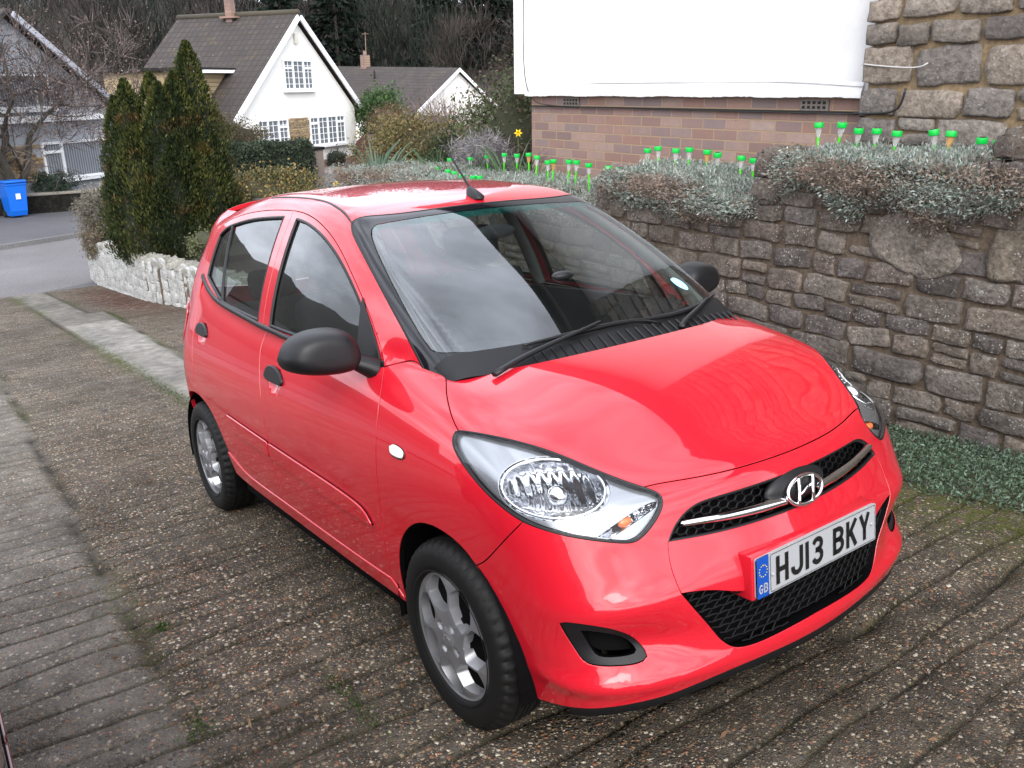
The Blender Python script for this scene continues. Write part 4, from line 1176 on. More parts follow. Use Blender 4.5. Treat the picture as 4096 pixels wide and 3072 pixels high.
dw = quick('far_drive', [(-29.6, 12.2, -1.80), (-34.7, 15.6, -1.80), (-39.5, 19.5, -1.78), (-37.0, 15.0, -1.78), (-32.0, 11.2, -1.80)], [(0, 1, 2, 3, 4)], asphalt_mat('far_drive_paving', (.17, .14, .13), (.25, .21, .195)))
dw['kind'] = 'structure'
# ---- wheelie bin
wb = empty('wheelie_bin', (-27.55, 1.30, -1.72), rad(14)); tag(wb, 'bright blue wheelie bin standing by the low roadside wall', 'bin')
M_BIN = plain('blue_bin_plastic', (.004, .13, .62), .4)
bm = bmesh.new()
def ring4(z, w, d, dx=0): return [bm.verts.new((dx + sx * d / 2, sy * w / 2, z)) for sx, sy in ((1, -1), (1, 1), (-1, 1), (-1, -1))]
R_ = [ring4(.06, .44, .42, -.02), ring4(.20, .46, .48), ring4(.92, .56, .62), ring4(.95, .60, .66), ring4(.99, .60, .66)]
for a_, b_ in zip(R_, R_[1:]):
    for i in range(4): bm.faces.new((a_[i], a_[(i + 1) % 4], b_[(i + 1) % 4], b_[i]))
bm.faces.new(R_[0][::-1]); bm.faces.new(R_[-1])
finish(bm, 'tub', M_BIN, wb, 0)
bm = bmesh.new()
box(bm, (.0, 0, 1.03), (.72, .62, .07), Matrix.Rotation(rad(-2), 3, 'Y'), 0, .025); box(bm, (-.34, 0, 1.0), (.08, .5, .06), None, 0, .02)
finish(bm, 'lid', M_BIN, wb)
for s in (1, -1):
    bm = bmesh.new(); lathe(bm, [(0, -.03), (.10, -.03), (.10, .03), (0, .03)], 20, 'Y', (-.22, s * .24, .10)); bmesh.ops.recalc_face_normals(bm, faces=bm.faces); finish(bm, 'wheel', M_GAP, wb)
bm = bmesh.new(); box(bm, (.30, .02, .62), (.012, .13, .16), Matrix.Rotation(rad(5), 3, 'Y')); finish(bm, 'bin_label', plain('bin_sticker', (.7, .72, .74), .5), wb, 0)
# ---- hedges and shrubs over there
def hedge(name, label, p0, p1, h, d, n, cols, z=-1.82, size=.10, rounded=.25, zb=.35):
    p0, p1 = np.array(p0, float), np.array(p1, float); L = np.linalg.norm(p1 - p0); c = (p0 + p1) / 2
    t = empty(name, (c[0], c[1], z), math.atan2(p1[1] - p0[1], p1[0] - p0[0])); tag(t, label, 'hedge')
    th = rng.random(n) * math.pi; e = .55
    cs, sn = np.cos(th), np.sin(th)
    yy = np.sign(cs) * np.abs(cs) ** e * d / 2; zz = zb + np.abs(sn) ** e * (h - zb)
    xx = (rng.random(n) - .5) * L
    ef = np.clip((L / 2 - np.abs(xx)) / (rounded * 1.0), 0, 1) ** .4
    k = 1 + .06 * wob(xx * 2.3, zz * 3, 1) + .04 * rng.normal(size=n)
    P = np.stack([xx, yy * k * (.5 + .5 * ef), zb + (zz - zb) * k * (.6 + .4 * ef)], -1)
    cl = 1 + .25 * wob(xx * 5, zz * 6, 2)
    leaves('foliage', P, size, np.clip(shade(n, cols, .22) * cl[:, None], .004, 1), parent=t, aspect=.55, up=.2)
    bm = bmesh.new(); box(bm, (0, 0, h * .46), (L * .95, d * .86, h * .84), None, 0, min(d, h) * .28); finish(bm, 'branches', plain('hedge_inside_' + name, tuple(np.array(cols).mean(0) * .35), .95), t)  # solid block; the hedge's inner shade is put into its darkened leaf colour
hedge('clipped_hedge', 'dark green clipped hedge left of the brick gate pillar', (-28.55, 7.4), (-29.2, 11.3), 1.75, 1.1, 9000, [(.022, .036, .020), (.034, .05, .028), (.05, .065, .04)])
bush('domed_bush', 'clipped dome bush, olive turning brown, in front of the gabled house', (-31.6, 9.35, -.35), (1.35, 1.35, 1.25), 11000, .09, [(.075, .058, .030), (.095, .070, .04), (.085, .080, .028)], 120, None, .4, -1.82, cr=.22)
bush('laurel_bush', 'glossy green laurel against the right wall of the gabled house', (-38.6, 19.4, .0), (1.0, 1.2, 1.75), 9000, .16, [(.05, .10, .03), (.075, .13, .04), (.03, .065, .02)], 70, None, .5, -1.82)
bush('domed_bush', 'reddish brown ball shaped bush in front of the bungalow fence', (-36.6, 18.75, -.15), (1.15, 1.15, 1.05), 9000, .09, [(.15, .085, .055), (.12, .065, .045), (.17, .11, .07)], 100, None, .25, -1.82, cr=.22)
bush('evergreen_shrub', 'bright yellow green bush beside the gate', (-35.2, 17.9, -.75), (.9, .9, .75), 5000, .10, [(.12, .14, .03), (.15, .16, .04)], 50, None, .5, -1.82)
bush('evergreen_shrub', 'golden brown low shrub right of the gabled house', (-36.2, 17.35, -1.15), (.95, .9, .65), 5000, .10, [(.12, .10, .03), (.15, .12, .04), (.07, .08, .03)], 50, None, .5, -1.82)
bush('evergreen_shrub', 'small dark shrub in the bed below the big window', (-36.4, 14.4, -1.4), (.45, .45, .45), 2000, .08, [(.03, .045, .03), (.045, .06, .04)], 24, None, .5, -1.82)
bush('evergreen_shrub', 'small round dark shrub right of its twin below the window', (-37.3, 16.1, -1.4), (.5, .5, .42), 2000, .08, [(.03, .045, .03), (.05, .06, .04)], 24, None, .5, -1.82)
bush('evergreen_shrub', 'spiky dark green shrub by the roadside wall, right of the bin', (-28.9, 2.6, -1.05), (.75, .6, .42), 3500, .12, [(.03, .05, .035), (.05, .075, .05)], 40, None, .25, -1.6)
bush('evergreen_shrub', 'low russet and green plants along the roadside wall', (-28.9, 4.6, -1.25), (1.1, .5, .3), 3500, .09, [(.05, .07, .03), (.16, .11, .07), (.06, .09, .04)], 40, None, .35, -1.6)
hedge('garden_hedge', 'long green hedge top behind the olive shrub', (-31, 17.6), (-22, 14.5), 1.95, 1.3, 8000, [(.06, .09, .03), (.085, .115, .04), (.10, .085, .05)], -1.82, .12)
fn = empty('wooden_fence', (-44.5, 23.8, -1.9), .22); tag(fn, 'grey weathered board fence below the bungalow roof', 'fence')
bm = bmesh.new()
for i in range(40): box(bm, (-3.5 + i * .18, .0, 1.0), (.17, .03, 2.1))
finish(bm, 'boards', asphalt_mat('fence_grey', (.17, .15, .14), (.27, .24, .22)), fn, 0)
# ---- bare trees
def bare_tree(name, label, c, H, trunks, depth, r, cols, per, L, spread=.55, buds=None, upb=.3, trunk_mat=None, lean=(0, 0, 1), tw=.012):
    t = empty(name, c); tag(t, label, 'tree')
    bm = bmesh.new(); tips = []
    for k in range(trunks):
        a_ = k / trunks * 6.28 + .7
        d = (Vector(lean) + Vector((math.cos(a_), math.sin(a_), 0)) * (.42 if trunks > 1 else 0)).normalized()
        limb(bm, Vector((math.cos(a_) * .1 * (trunks > 1), math.sin(a_) * .1 * (trunks > 1), -.2)), d, H * .36, r, depth, tips, spread, upb)
    finish(bm, 'trunk', trunk_mat or M_BARK, t, 60)
    o = twigs('crown', tips, per, L, cols, t, tw)
    if buds:
        P = np.array([q[0] for q in tips]); i = rng.integers(0, len(P), buds[0])
        Q = P[i] + rng.normal(size=(buds[0], 3)) * buds[1]
        Q = Q[Q[:, 2] > H * .30]
        leaves('buds', Q, buds[2], shade(len(Q), buds[3], .25), M_TWIG, t, aspect=.5, up=.5)
    return t, tips
bare_tree('magnolia_tree', 'bare branching tree with pinkish brown buds in front of the left house', (-29.4, 1.35, -1.5), 6.6, 5, 4, .16, [(.075, .060, .055), (.10, .08, .075)], 20, .70, .80, (22000, .55, .075, [(.13, .085, .072), (.085, .06, .05), (.19, .135, .115), (.055, .043, .036)]), .42, tw=.030)
bare_tree('bare_bush_tree', 'leafless pollarded tree with upright reddish twigs right of the bungalow gable', (-24.0, 14.9, -1.6), 3.4, 3, 2, .12, [(.15, .10, .10), (.12, .085, .08), (.18, .13, .125)], 34, 1.35, .55, None, .5, tw=.010)
bare_tree('bare_bush_tree', 'bare dark limbed tree in front of the pale gable', (-22.5, 12.3, -1.6), 4.2, 2, 3, .10, [(.06, .05, .045), (.09, .075, .07)], 8, .6, .6, None, .1, tw=.012)

# ---- the wooded hill behind everything
hx = []
def hill():
    n = 40
    V, F_ = [], []
    for j in range(6):
        for i in range(n):
            a_ = rad(100) + rad(120) * i / (n - 1)
            r_ = (82, 88, 95, 105, 118, 135)[j]; z_ = (-2.2, 2.0, 6.5, 10, 12, 13)[j] + 1.2 * math.sin(i * 1.7 + j)
            V.append((1.8 + r_ * math.cos(a_), -1.9 + r_ * math.sin(a_), z_))
    for j in range(5):
        for i in range(n - 1): F_.append((j * n + i, j * n + i + 1, (j + 1) * n + i + 1, (j + 1) * n + i))
    o = quick('hill', V, F_, asphalt_mat('woodland_floor', (.018, .015, .012), (.045, .036, .028), .05), None, None, True)
    o['kind'] = 'structure'
hill()
def wood():
    P, D, C_, S_ = [], [], [], []
    n = 90
    for k in range(n):
        a_ = rad(126 + 54 * (k + rng.random()) / n); r_ = rng.uniform(76, 112)
        c = np.array([1.8 + r_ * math.cos(a_), -1.9 + r_ * math.sin(a_), -2 + max(0, (r_ - 82) * .33)])
        h = rng.uniform(8, 14)
        m_ = 700
        q = rng.normal(size=(m_, 3)); q /= np.linalg.norm(q, axis=1, keepdims=True); q *= rng.random((m_, 1)) ** .4
        P.append(c + q * [2.8, 2.8, h * .5] + [0, 0, h * .55]); D.append(q * .5 + [0, 0, 1.0])
        col = [(.030, .024, .023), (.042, .032, .029), (.028, .026, .020)] if rng.random() < .50 else [(.009, .014, .010), (.014, .020, .012)]
        C_.append(shade(m_, col, .25))
    o = leaves('wood', np.vstack(P), 1.7, np.vstack(C_), M_TWIG, None, aspect=.045, up=0, dirs=np.vstack(D))
    tag(o, 'dark mass of bare woodland on the hill behind the houses', 'woodland', None, 'stuff')
wood()
def far_conifer(c, h, r, label):
    t = empty('woodland_conifer', c); tag(t, label, 'tree', 'dark conifers standing in the wood')
    bm = bmesh.new(); tube(bm, [(0, 0, -1), (0, 0, h * .95)], [.28, .04], 7); finish(bm, 'trunk', M_BARK, t)
    n = 2600
    f = rng.random(n); lay = np.floor(f * 11) / 11
    a_ = rng.random(n) * 6.283; rr = r * (1 - lay) ** .8 * rng.random(n) ** .5 * (1 + .35 * np.sin(a_ * 3 + lay * 40)) + .1
    P = np.stack([rr * np.cos(a_), rr * np.sin(a_), h * (.25 + .75 * lay) - rr * .25 + rng.normal(size=n) * .15], -1)
    d = np.stack([np.cos(a_), np.sin(a_), -.25 + 0 * a_], -1)
    leaves('crown', P, .75, shade(n, [(.009, .017, .011), (.014, .024, .015), (.006, .011, .007)], .25), parent=t, aspect=.38, up=0, dirs=d)
for a_, r_, h, w_, lab in ((142.5, 78, 15, 3.4, 'broad dark conifer in the wood right of the bungalow chimney'), (139.2, 76, 16, 3.0, 'tall dark conifer in the wood above the pale gable'), (137.0, 80, 15, 3.2, 'dark conifer in the wood next to the white house edge'), (154.8, 84, 16, 2.8, 'dark conifer in the wood left of the gabled house ridge'), (158.0, 80, 13, 2.4, 'slim dark conifer in the wood above the dormer'), (145.6, 78, 14, 3.2, 'dark conifer in the wood left of the bungalow chimney'), (140.6, 84, 17, 3.6, 'deep green conifer between two others in the wood, above the bungalow roof end'), (148.6, 84, 15, 3.0, 'dark conifer in the wood right behind the white gable peak')):
    far_conifer((1.8 + r_ * math.cos(rad(a_)), -1.9 + r_ * math.sin(rad(a_)), -1.5), h, w_, lab)
bare_tree('woodland_tree', 'large bare spreading tree in the wood behind the bungalow chimney', (-56, 44.5, -1.5), 11, 1, 4, .35, [(.085, .065, .055), (.065, .05, .045)], 14, 1.5, .5, None, .2, tw=.012)
bare_tree('woodland_tree', 'bare brown tree in the wood above the gabled roof slope', (-62, 41, -1.5), 10, 1, 4, .28, [(.10, .078, .065), (.075, .058, .05)], 14, 1.5, .45, None, .3, tw=.012)
bare_tree('birch_tree', 'slender pale trunked tree in the wood right of the bungalow chimney', (-58.9, 45.8, -1.5), 13, 1, 2, .20, [(.07, .058, .052), (.055, .045, .04)], 16, 1.2, .25, None, .6, M_BIRCH, tw=.012)
# ================================================================== THE RED HATCHBACK: surfaces
def sm(a, b, k):
    h = np.maximum(k - np.abs(a - b), 0) / k
    return np.maximum(a, b) + h * h * h * k / 6
class Sp:
    def __init__(s, x, y):
        x = np.array(x, float); y = np.array(y, float); n = len(x); h = np.diff(x)
        A = np.zeros((n, n)); b = np.zeros(n); A[0, 0] = A[-1, -1] = 1
        for i in range(1, n - 1):
            A[i, i - 1] = h[i - 1]; A[i, i] = 2 * (h[i - 1] + h[i]); A[i, i + 1] = h[i]
            b[i] = 6 * ((y[i + 1] - y[i]) / h[i] - (y[i] - y[i - 1]) / h[i - 1])
        s.x, s.y, s.m, s.h = x, y, np.linalg.solve(A, b), h
    def __call__(s, q):
        q = np.asarray(q, float); i = np.clip(np.searchsorted(s.x, q) - 1, 0, len(s.x) - 2)
        h = s.h[i]; x0 = s.x[i]; x1 = s.x[i + 1]
        qc = np.clip(q, s.x[0], s.x[-1]); A = (x1 - qc) / h; B = (qc - x0) / h
        v = A * s.y[i] + B * s.y[i + 1] + ((A ** 3 - A) * s.m[i] + (B ** 3 - B) * s.m[i + 1]) * h * h / 6
        dv = (s.y[i + 1] - s.y[i]) / h + (-(3 * A * A - 1) * s.m[i] + (3 * B * B - 1) * s.m[i + 1]) * h / 6
        return v + dv * (q - qc)
XF = Sp([.15, .3, .42, .55, .70, .80], [.6549, .692, .6923, .6897, .6387, .6351])
ZT = Sp([-.1, .1, .3, .5, .64], [1.0546, 1.0094, .9341, .8434, .8206])
SS = Sp([.2, .42, .6, .8, 1.06], [.0501, .012, 0, .003, .0831])
XR = Sp([.3, .6, 1.0], [-2.8133, -2.8333, -2.7873])
XW = Sp([1.03, 1.265, 1.495], [-.0649, -.4282, -.8477])
ZR = Sp([-2.6, -2.0, -1.4, -.9], [1.4484, 1.5679, 1.5725, 1.5197])
XT = Sp([1.0, 1.25, 1.45], [-2.7873, -2.7092, -2.5911])
def gs(v, c, w): return np.exp(-((v - c) / w) ** 2)
def FL(P):                              # lower body: sides, nose, bonnet, tail
    x, a, z = P[..., 0], np.abs(P[..., 1]), P[..., 2]
    Ys = .797 - SS(z) - .0338 * np.clip((x + 1.1) / 1.3, 0, 9) ** 2.5 - .0218 * np.clip((-1.1 - x) / 1.6, 0, 9) ** 2.5
    zb = np.interp(x, [-2.45, -2.15, -1.8, -1.4, -.4], [1.20, 1.115, 1.08, 1.055, 1.02])
    Ys = Ys - .011 / (1 + np.exp(np.clip(-(z - zb + .045) / .015, -30, 30)))
    d1 = a - Ys
    d2 = x - (XF(z) - .3295 * a * a + .0337 * a ** 4)
    yr_ = .47 - .40 * (x + .1)
    dome = .007 / (1 + np.exp(np.clip((a - yr_) / .040, -30, 30))) * np.clip((.60 - x) / .12, 0, 1)
    d3 = (z - (ZT(x) + dome - .1118 * a * a)) * .94
    d4 = (XR(z) + .2374 * a * a) - x
    return sm(sm(sm(d1, d2, .2496), d4, .2975), d3, .1789)
def FG(P):                              # glasshouse: screen, side glass, roof, tailgate glass
    x, a, z = P[..., 0], np.abs(P[..., 1]), P[..., 2]
    u = z - 1.05
    Yg = .7264 - .2627 * u - .4332 * u * u - .1275 * np.clip((x + 1.3) / 1.2, 0, 9) ** 2 - .0475 * np.clip((-1.3 - x) / 1.4, 0, 9) ** 2
    e1 = (a - Yg) * .93
    e2 = (x - (XW(z) - .093 * a * a)) * .48
    e3 = z - (ZR(x) - .0749 * a * a + .0354 * a ** 4)
    e4 = (XT(z) + .141 * a * a - x) * .93
    return sm(sm(sm(e1, e2, .0633), e3, .0786), e4, .199)
def FU(P):
    k = .012 + .05 / (1 + np.exp(np.clip(-(np.abs(P[..., 1]) - .66) / .018, -30, 30))) / (1 + np.exp(np.clip((-.20 - P[..., 0]) / -.06, -30, 30))) * (P[..., 0] > -1.2)
    return -sm(-FL(P), -FG(P), k)
def FB(P):                              # front bumper: chin ledge and the hollow around the fog light recess
    x, a, z = P[..., 0], np.abs(P[..., 1]), P[..., 2]
    f = FL(P)
    fr = 1 / (1 + np.exp(-(x - .40) / .035))
    f = f - .016 * gs(z, .325, .030) * fr * (.35 + .65 * np.clip((a - .18) / .3, 0, 1))
    f = f + .030 * fr * gs(z, .425 + .10 * (a - .52), .050) * gs(a, .545, .13)
    f = f - .010 * fr * gs(z, .545 - .05 * (a - .5), .035) * gs(a, .56, .14)
    return f
HND = ((-1.19, .905), (-2.205, .975))
def FD(P):                              # door skins, with the hollow behind each handle
    f = FL(P)
    for cx, cz in HND:
        r = ((P[..., 0] - cx - .005) / .074) ** 2 + ((P[..., 2] - cz + .024) / .052) ** 2
        f = f + .022 * np.clip(1 - r, 0, 1) ** 1.3
    return f
def shell(F, off): return lambda P: F(P) - off
def grad(F, P, h=2e-3):
    g = np.stack([F(P + np.eye(3)[i] * h) - F(P - np.eye(3)[i] * h) for i in range(3)], -1)
    return g / (np.linalg.norm(g, axis=-1, keepdims=True) + 1e-12)

class Stereo:                           # chart: stereographic about an axis through O
    def __init__(s, O, m, S=.9):
        s.O = np.array(O, float); m = np.array(m, float); s.m = m / np.linalg.norm(m); s.S = S
        s.e1 = np.cross([0, 0, 1.0], s.m); s.e1 /= np.linalg.norm(s.e1); s.e2 = np.cross(s.m, s.e1)
    def to2(s, P):
        d = P - s.O; d = d / np.linalg.norm(d, axis=-1, keepdims=True)
        k = 2 * s.S / (1 + d @ s.m)
        return np.stack([(d @ s.e1) * k, (d @ s.e2) * k], -1)
    def ray(s, q):
        X, Y = q[:, 0] / s.S, q[:, 1] / s.S
        w = (X * X + Y * Y) / 4
        d = (np.outer(X / (1 + w), s.e1) + np.outer(Y / (1 + w), s.e2) + np.outer((1 - w) / (1 + w), s.m))
        return np.broadcast_to(s.O, d.shape), d
class Cyl:                              # chart: round the lengthwise axis y = 0, z = .85
    S = .72
    def to2(s, P):
        return np.stack([P[..., 0], np.arctan2(P[..., 2] - .85, -P[..., 1]) * s.S], -1)
    def ray(s, q):
        ph = q[:, 1] / s.S
        o = np.stack([q[:, 0], 0 * ph, 0 * ph + .85], -1)
        return o, np.stack([0 * ph, -np.cos(ph), np.sin(ph)], -1)
FRONT = Stereo((-.3, 0, .45), (.8, 0, .6))
REAR = Stereo((-1.9, 0, .8), (-1, 0, .1))
SIDE = Cyl()
def lift(F, ch, q, r0=.1, r1=1.6):
    o, d = ch.ray(np.asarray(q, float))
    lo = np.full(len(q), r0); hi = np.full(len(q), r1)
    for _ in range(36):
        m_ = (lo + hi) / 2
        neg = F(o + d * m_[:, None]) < 0
        lo = np.where(neg, m_, lo); hi = np.where(neg, hi, m_)
    return o + d * ((lo + hi) / 2)[:, None]
def mir(P):
    P = np.array(P, float); P[..., 1] *= -1
    return P
def loop3(segs, ds):                    # closed loop from edges joined at sharp corners
    out = []
    for s in segs:
        c = bspl(s, ds)
        if out and np.linalg.norm(out[-1][-1] - c[0]) < 1e-3: c = c[1:]
        out.append(c)
    P = np.vstack(out)
    if np.linalg.norm(P[0] - P[-1]) < ds * .3: P = P[:-1]
    return P
def sym(segs):                          # right half loop from centre to centre -> whole loop
    L = [np.array(s, float) for s in segs]
    return L + [mir(s)[::-1] for s in L[::-1]]
def inside(q, loops):
    r = np.zeros(len(q), bool)
    for L in loops:
        A, B = L, np.roll(L, -1, 0)
        for a_, b_ in zip(A, B):
            c = (a_[1] > q[:, 1]) != (b_[1] > q[:, 1])
            if a_[1] != b_[1]:
                r ^= c & (q[:, 0] < (b_[0] - a_[0]) * (q[:, 1] - a_[1]) / (b_[1] - a_[1]) + a_[0])
    return r
class Acc:                              # several trimmed patches become ONE mesh with true surface normals
    def __init__(s): s.v, s.f, s.n, s.mi, s.k = [], [], [], [], 0
    def add(s, v, f, n, mi=0):
        s.v.append(v); s.n.append(n)
        s.f += [tuple(i + s.k for i in t) for t in f]; s.mi += [mi] * len(f); s.k += len(v)
    def mirrored(s):
        r = Acc()
        r.v = [mir(v) for v in s.v]; r.n = [mir(v) for v in s.n]
        r.f = [t[::-1] for t in s.f]; r.mi = list(s.mi); r.k = s.k
        return r
    def build(s, name, mats, parent=None):
        V = np.vstack(s.v); N = np.vstack(s.n)
        me = bpy.data.meshes.new(name)
        me.from_pydata(V.tolist(), [], s.f)
        mats = list(mats) if isinstance(mats, (list, tuple)) else [mats, M_VOID]
        s.mi = [min(i, len(mats) - 1) for i in s.mi]
        if max(s.mi) == 0: mats = mats[:1]
        for m in mats: me.materials.append(m)
        me.polygons.foreach_set('use_smooth', np.ones(len(me.polygons), bool))
        me.polygons.foreach_set('material_index', np.array(s.mi, np.int32))
        me.update()
        me.normals_split_custom_set_from_vertices(N.tolist())
        return link(name, me, parent)
def panel(acc, F, ch, segs, holes=(), ds=.016, grid=.028, inset=.0028, rim=.016, off=0.0, mi=0, rimmi=1, depth=None, r1=1.6, hole_rim=None, edge=.0014):
    Fo = shell(F, off) if off else F
    base = Fo
    loops3 = [loop3(segs, ds)] + [loop3(h, ds) for h in holes]
    loops = []
    for k, L in enumerate(loops3):
        q = ch.to2(L)
        ar = .5 * np.sum(q[:, 0] * np.roll(q[:, 1], -1) - np.roll(q[:, 0], -1) * q[:, 1])
        if (ar < 0) != (k > 0): q = q[::-1]
        P = lift(base, ch, q, r1=r1)
        nrm = grad(base, P)
        t = np.roll(P, -1, 0) - np.roll(P, 1, 0)
        t /= np.linalg.norm(t, axis=1, keepdims=True) + 1e-9
        inw = np.cross(nrm, t)
        # orientation of the chart decides which side is inside
        q2 = ch.to2(P + inw * 1e-3) - q
        tq = np.roll(q, -1, 0) - np.roll(q, 1, 0)
        sgn = np.sign(np.sum(tq[:, 0] * q2[:, 1] - tq[:, 1] * q2[:, 0]))
        inw *= sgn
        P = P + inw * inset
        loops.append((ch.to2(P), inw))
    L2 = [l[0] for l in loops]
    allb = np.vstack(L2)
    lo, hi = allb.min(0), allb.max(0)
    xs = np.arange(lo[0], hi[0], grid); ys = np.arange(lo[1], hi[1], grid * .866)
    G = np.array([(x + (j % 2) * grid / 2, y) for j, y in enumerate(ys) for x in xs])
    if len(G):
        G = G[inside(G, L2)]
        seg = np.vstack([L2[k] for k in range(len(L2))])
        keep = np.ones(len(G), bool)
        for c0 in range(0, len(G), 2000):
            d = np.linalg.norm(G[c0:c0 + 2000, None] - seg[None], axis=2).min(1)
            keep[c0:c0 + 2000] = d > grid * .5
        G = G[keep]
    edges, k = [], 0
    for l in L2:
        n = len(l)
        edges += [(k + i, k + (i + 1) % n) for i in range(n)]
        k += n
    allp = np.vstack([allb, G]) if len(G) else allb
    vo, eo, fo, *_ = delaunay_2d_cdt([Vector((float(a), float(b))) for a, b in allp], edges, [], 0, 1e-7)
    q = np.array([(v.x, v.y) for v in vo])
    T = np.array([f for f in fo if len(f) == 3])
    T = T[inside(q[T].mean(1), L2)]
    V = lift(base, ch, q, r1=r1)
    N = grad(base, V)
    # face direction
    fn = np.cross(V[T[:, 1]] - V[T[:, 0]], V[T[:, 2]] - V[T[:, 0]])
    flip = np.sum(fn * N[T[:, 0]], axis=1) < 0
    T[flip] = T[flip][:, ::-1]
    acc.add(V, [tuple(map(int, t)) for t in T], N, mi)
    if depth is not None: return
    for k, (l, inw) in enumerate(loops):
        rd = rim if (k == 0 or hole_rim is None) else hole_rim
        if rd <= 0: continue
        P = lift(base, ch, l, r1=r1); nn = grad(base, P); n = len(P)
        rings = [(P, nn), (P - inw * edge * .7 - nn * edge * .4, nn * .6 - inw * .8), (P - inw * edge - nn * edge * 1.4, -inw), (P - inw * edge * .6 - nn * rd, -inw)]
        RV = np.vstack([r[0] for r in rings]); RN = np.vstack([r[1] / np.linalg.norm(r[1], axis=1, keepdims=True) for r in rings])
        fs = []
        for a in range(3):
            for i in range(n):
                j = (i + 1) % n
                fs.append((a * n + i, a * n + j, (a + 1) * n + j, (a + 1) * n + i))
        f0 = np.cross(RV[fs[n][1]] - RV[fs[n][0]], RV[fs[n][3]] - RV[fs[n][0]])
        if f0 @ RN[fs[n][0]] < 0: fs = [f[::-1] for f in fs]
        acc.add(RV, fs[:2 * n], RN, mi)
        acc.f += [tuple(i + acc.k - len(RV) for i in f) for f in fs[2 * n:]]; acc.mi += [rimmi if rimmi is not None else mi] * n
def on(F, ch, pts, off=0.0):            # traced points dropped on a surface
    return lift(shell(F, off), ch, ch.to2(np.array(pts, float)))
def strip_mesh(acc, P, N, w, h, mi=0, closed=False):   # raised rounded bead along a curve on the surface
    P, N = np.array(P), np.array(N)
    t = np.gradient(P, axis=0) if not closed else np.roll(P, -1, 0) - np.roll(P, 1, 0)
    t /= np.linalg.norm(t, axis=1, keepdims=True) + 1e-9
    s_ = np.cross(N, t)
    prof = [(-1, -.6), (-1, .25), (-.8, .75), (-.35, 1), (.35, 1), (.8, .75), (1, .25), (1, -.6)]
    wv = np.broadcast_to(np.asarray(w, float), len(P))
    V = np.vstack([P + s_ * (a * wv / 2)[:, None] + N * b * h for a, b in prof])
    nn = np.vstack([s_ * a * .9 + N * max(b, .02) for a, b in prof])
    n, m = len(P), len(prof)
    fs = []
    for a in range(m - 1):
        for i in range(n if closed else n - 1):
            j = (i + 1) % n
            fs.append((a * n + i, a * n + j, (a + 1) * n + j, (a + 1) * n + i))
    if not closed:
        fs.append(tuple(a * n for a in range(m))); fs.append(tuple(a * n + n - 1 for a in range(m))[::-1])
    f0 = np.cross(V[fs[3 * n][1]] - V[fs[3 * n][0]], V[fs[3 * n][3]] - V[fs[3 * n][0]]) if len(fs) > 3 * n else np.zeros(3)
    if f0 @ nn[fs[min(3 * n, len(fs) - 1)][0]] < 0: fs = [f[::-1] for f in fs]
    acc.add(V, fs, nn / np.linalg.norm(nn, axis=1, keepdims=True), mi)

# ------------------------------------------------------------------ traced edges (car metres, right-hand side)
W_SCREEN = [(-.25, -.63, 1.035), (-.283, -.63, 1.068), (-.359, -.623, 1.134), (-.453, -.612, 1.202), (-.562, -.596, 1.276), (-.689, -.573, 1.353), (-.774, -.556, 1.40), (-.831, -.543, 1.431), (-.868, -.524, 1.464)]
W_TOP = [(-.868, -.524, 1.464), (-.83, -.37, 1.471), (-.832, -.174, 1.479), (-.834, 0, 1.482)]
ROOF_EDGE = [(-.868, -.524, 1.464), (-.936, -.504, 1.489), (-1.025, -.488, 1.51), (-1.148, -.469, 1.53), (-1.232, -.46, 1.54), (-1.405, -.457, 1.551), (-1.8, -.45, 1.555), (-2.2, -.43, 1.54), (-2.56, -.40, 1.47)]
REAR_EDGE = [(-2.56, -.40, 1.47), (-2.60, -.52, 1.34), (-2.615, -.60, 1.2), (-2.62, -.66, 1.05), (-2.60, -.74, .85), (-2.56, -.77, .70), (-2.50, -.775, .62)]
FRAME = [(-2.395, -.64, 1.19), (-2.394, -.61, 1.27), (-2.392, -.58, 1.34), (-2.37, -.545, 1.41), (-2.304, -.523, 1.455), (-2.155, -.515, 1.48), (-1.952, -.509, 1.501), (-1.703, -.51, 1.51), (-1.552, -.513, 1.509), (-1.415, -.515, 1.506), (-1.285, -.522, 1.497), (-1.154, -.535, 1.474), (-1.041, -.55, 1.443), (-.929, -.568, 1.403), (-.832, -.587, 1.355), (-.741, -.606, 1.30), (-.672, -.62, 1.254), (-.615, -.63, 1.213), (-.55, -.641, 1.162), (-.48, -.66, 1.085), (-.41, -.69, 1.03)]
I_B = 9                                 # FRAME index of the B seam
PILLAR_SEAM = [(-.41, -.69, 1.03), (-.359, -.658, 1.043), (-.30, -.635, 1.06), (-.25, -.63, 1.035)]
DOOR_F = [(-.41, -.69, 1.03), (-.385, -.707, 1.0), (-.352, -.736, .962), (-.337, -.756, .917), (-.331, -.772, .865), (-.328, -.783, .812), (-.328, -.789, .757), (-.332, -.791, .695), (-.337, -.789, .631), (-.343, -.788, .587), (-.348, -.785, .521), (-.356, -.78, .452), (-.362, -.774, .394), (-.367, -.766, .345)]
SILL_TOP = [(-.367, -.766, .345), (-.492, -.768, .346), (-.779, -.774, .350), (-1.125, -.776, .354), (-1.296, -.777, .355)]
SILL_TOP2 = [(-1.296, -.777, .355), (-1.554, -.774, .356), (-1.70, -.775, .358), (-1.79, -.777, .368), (-1.90, -.778, .40), (-1.958, -.778, .42)]
B_SEAM = [(-1.296, -.777, .355), (-1.298, -.788, .455), (-1.303, -.795, .551), (-1.306, -.797, .61), (-1.312, -.80, .698), (-1.322, -.796, .784), (-1.345, -.78, .86), (-1.385, -.755, .95), (-1.394, -.735, 1.0), (-1.39, -.718, 1.05)]
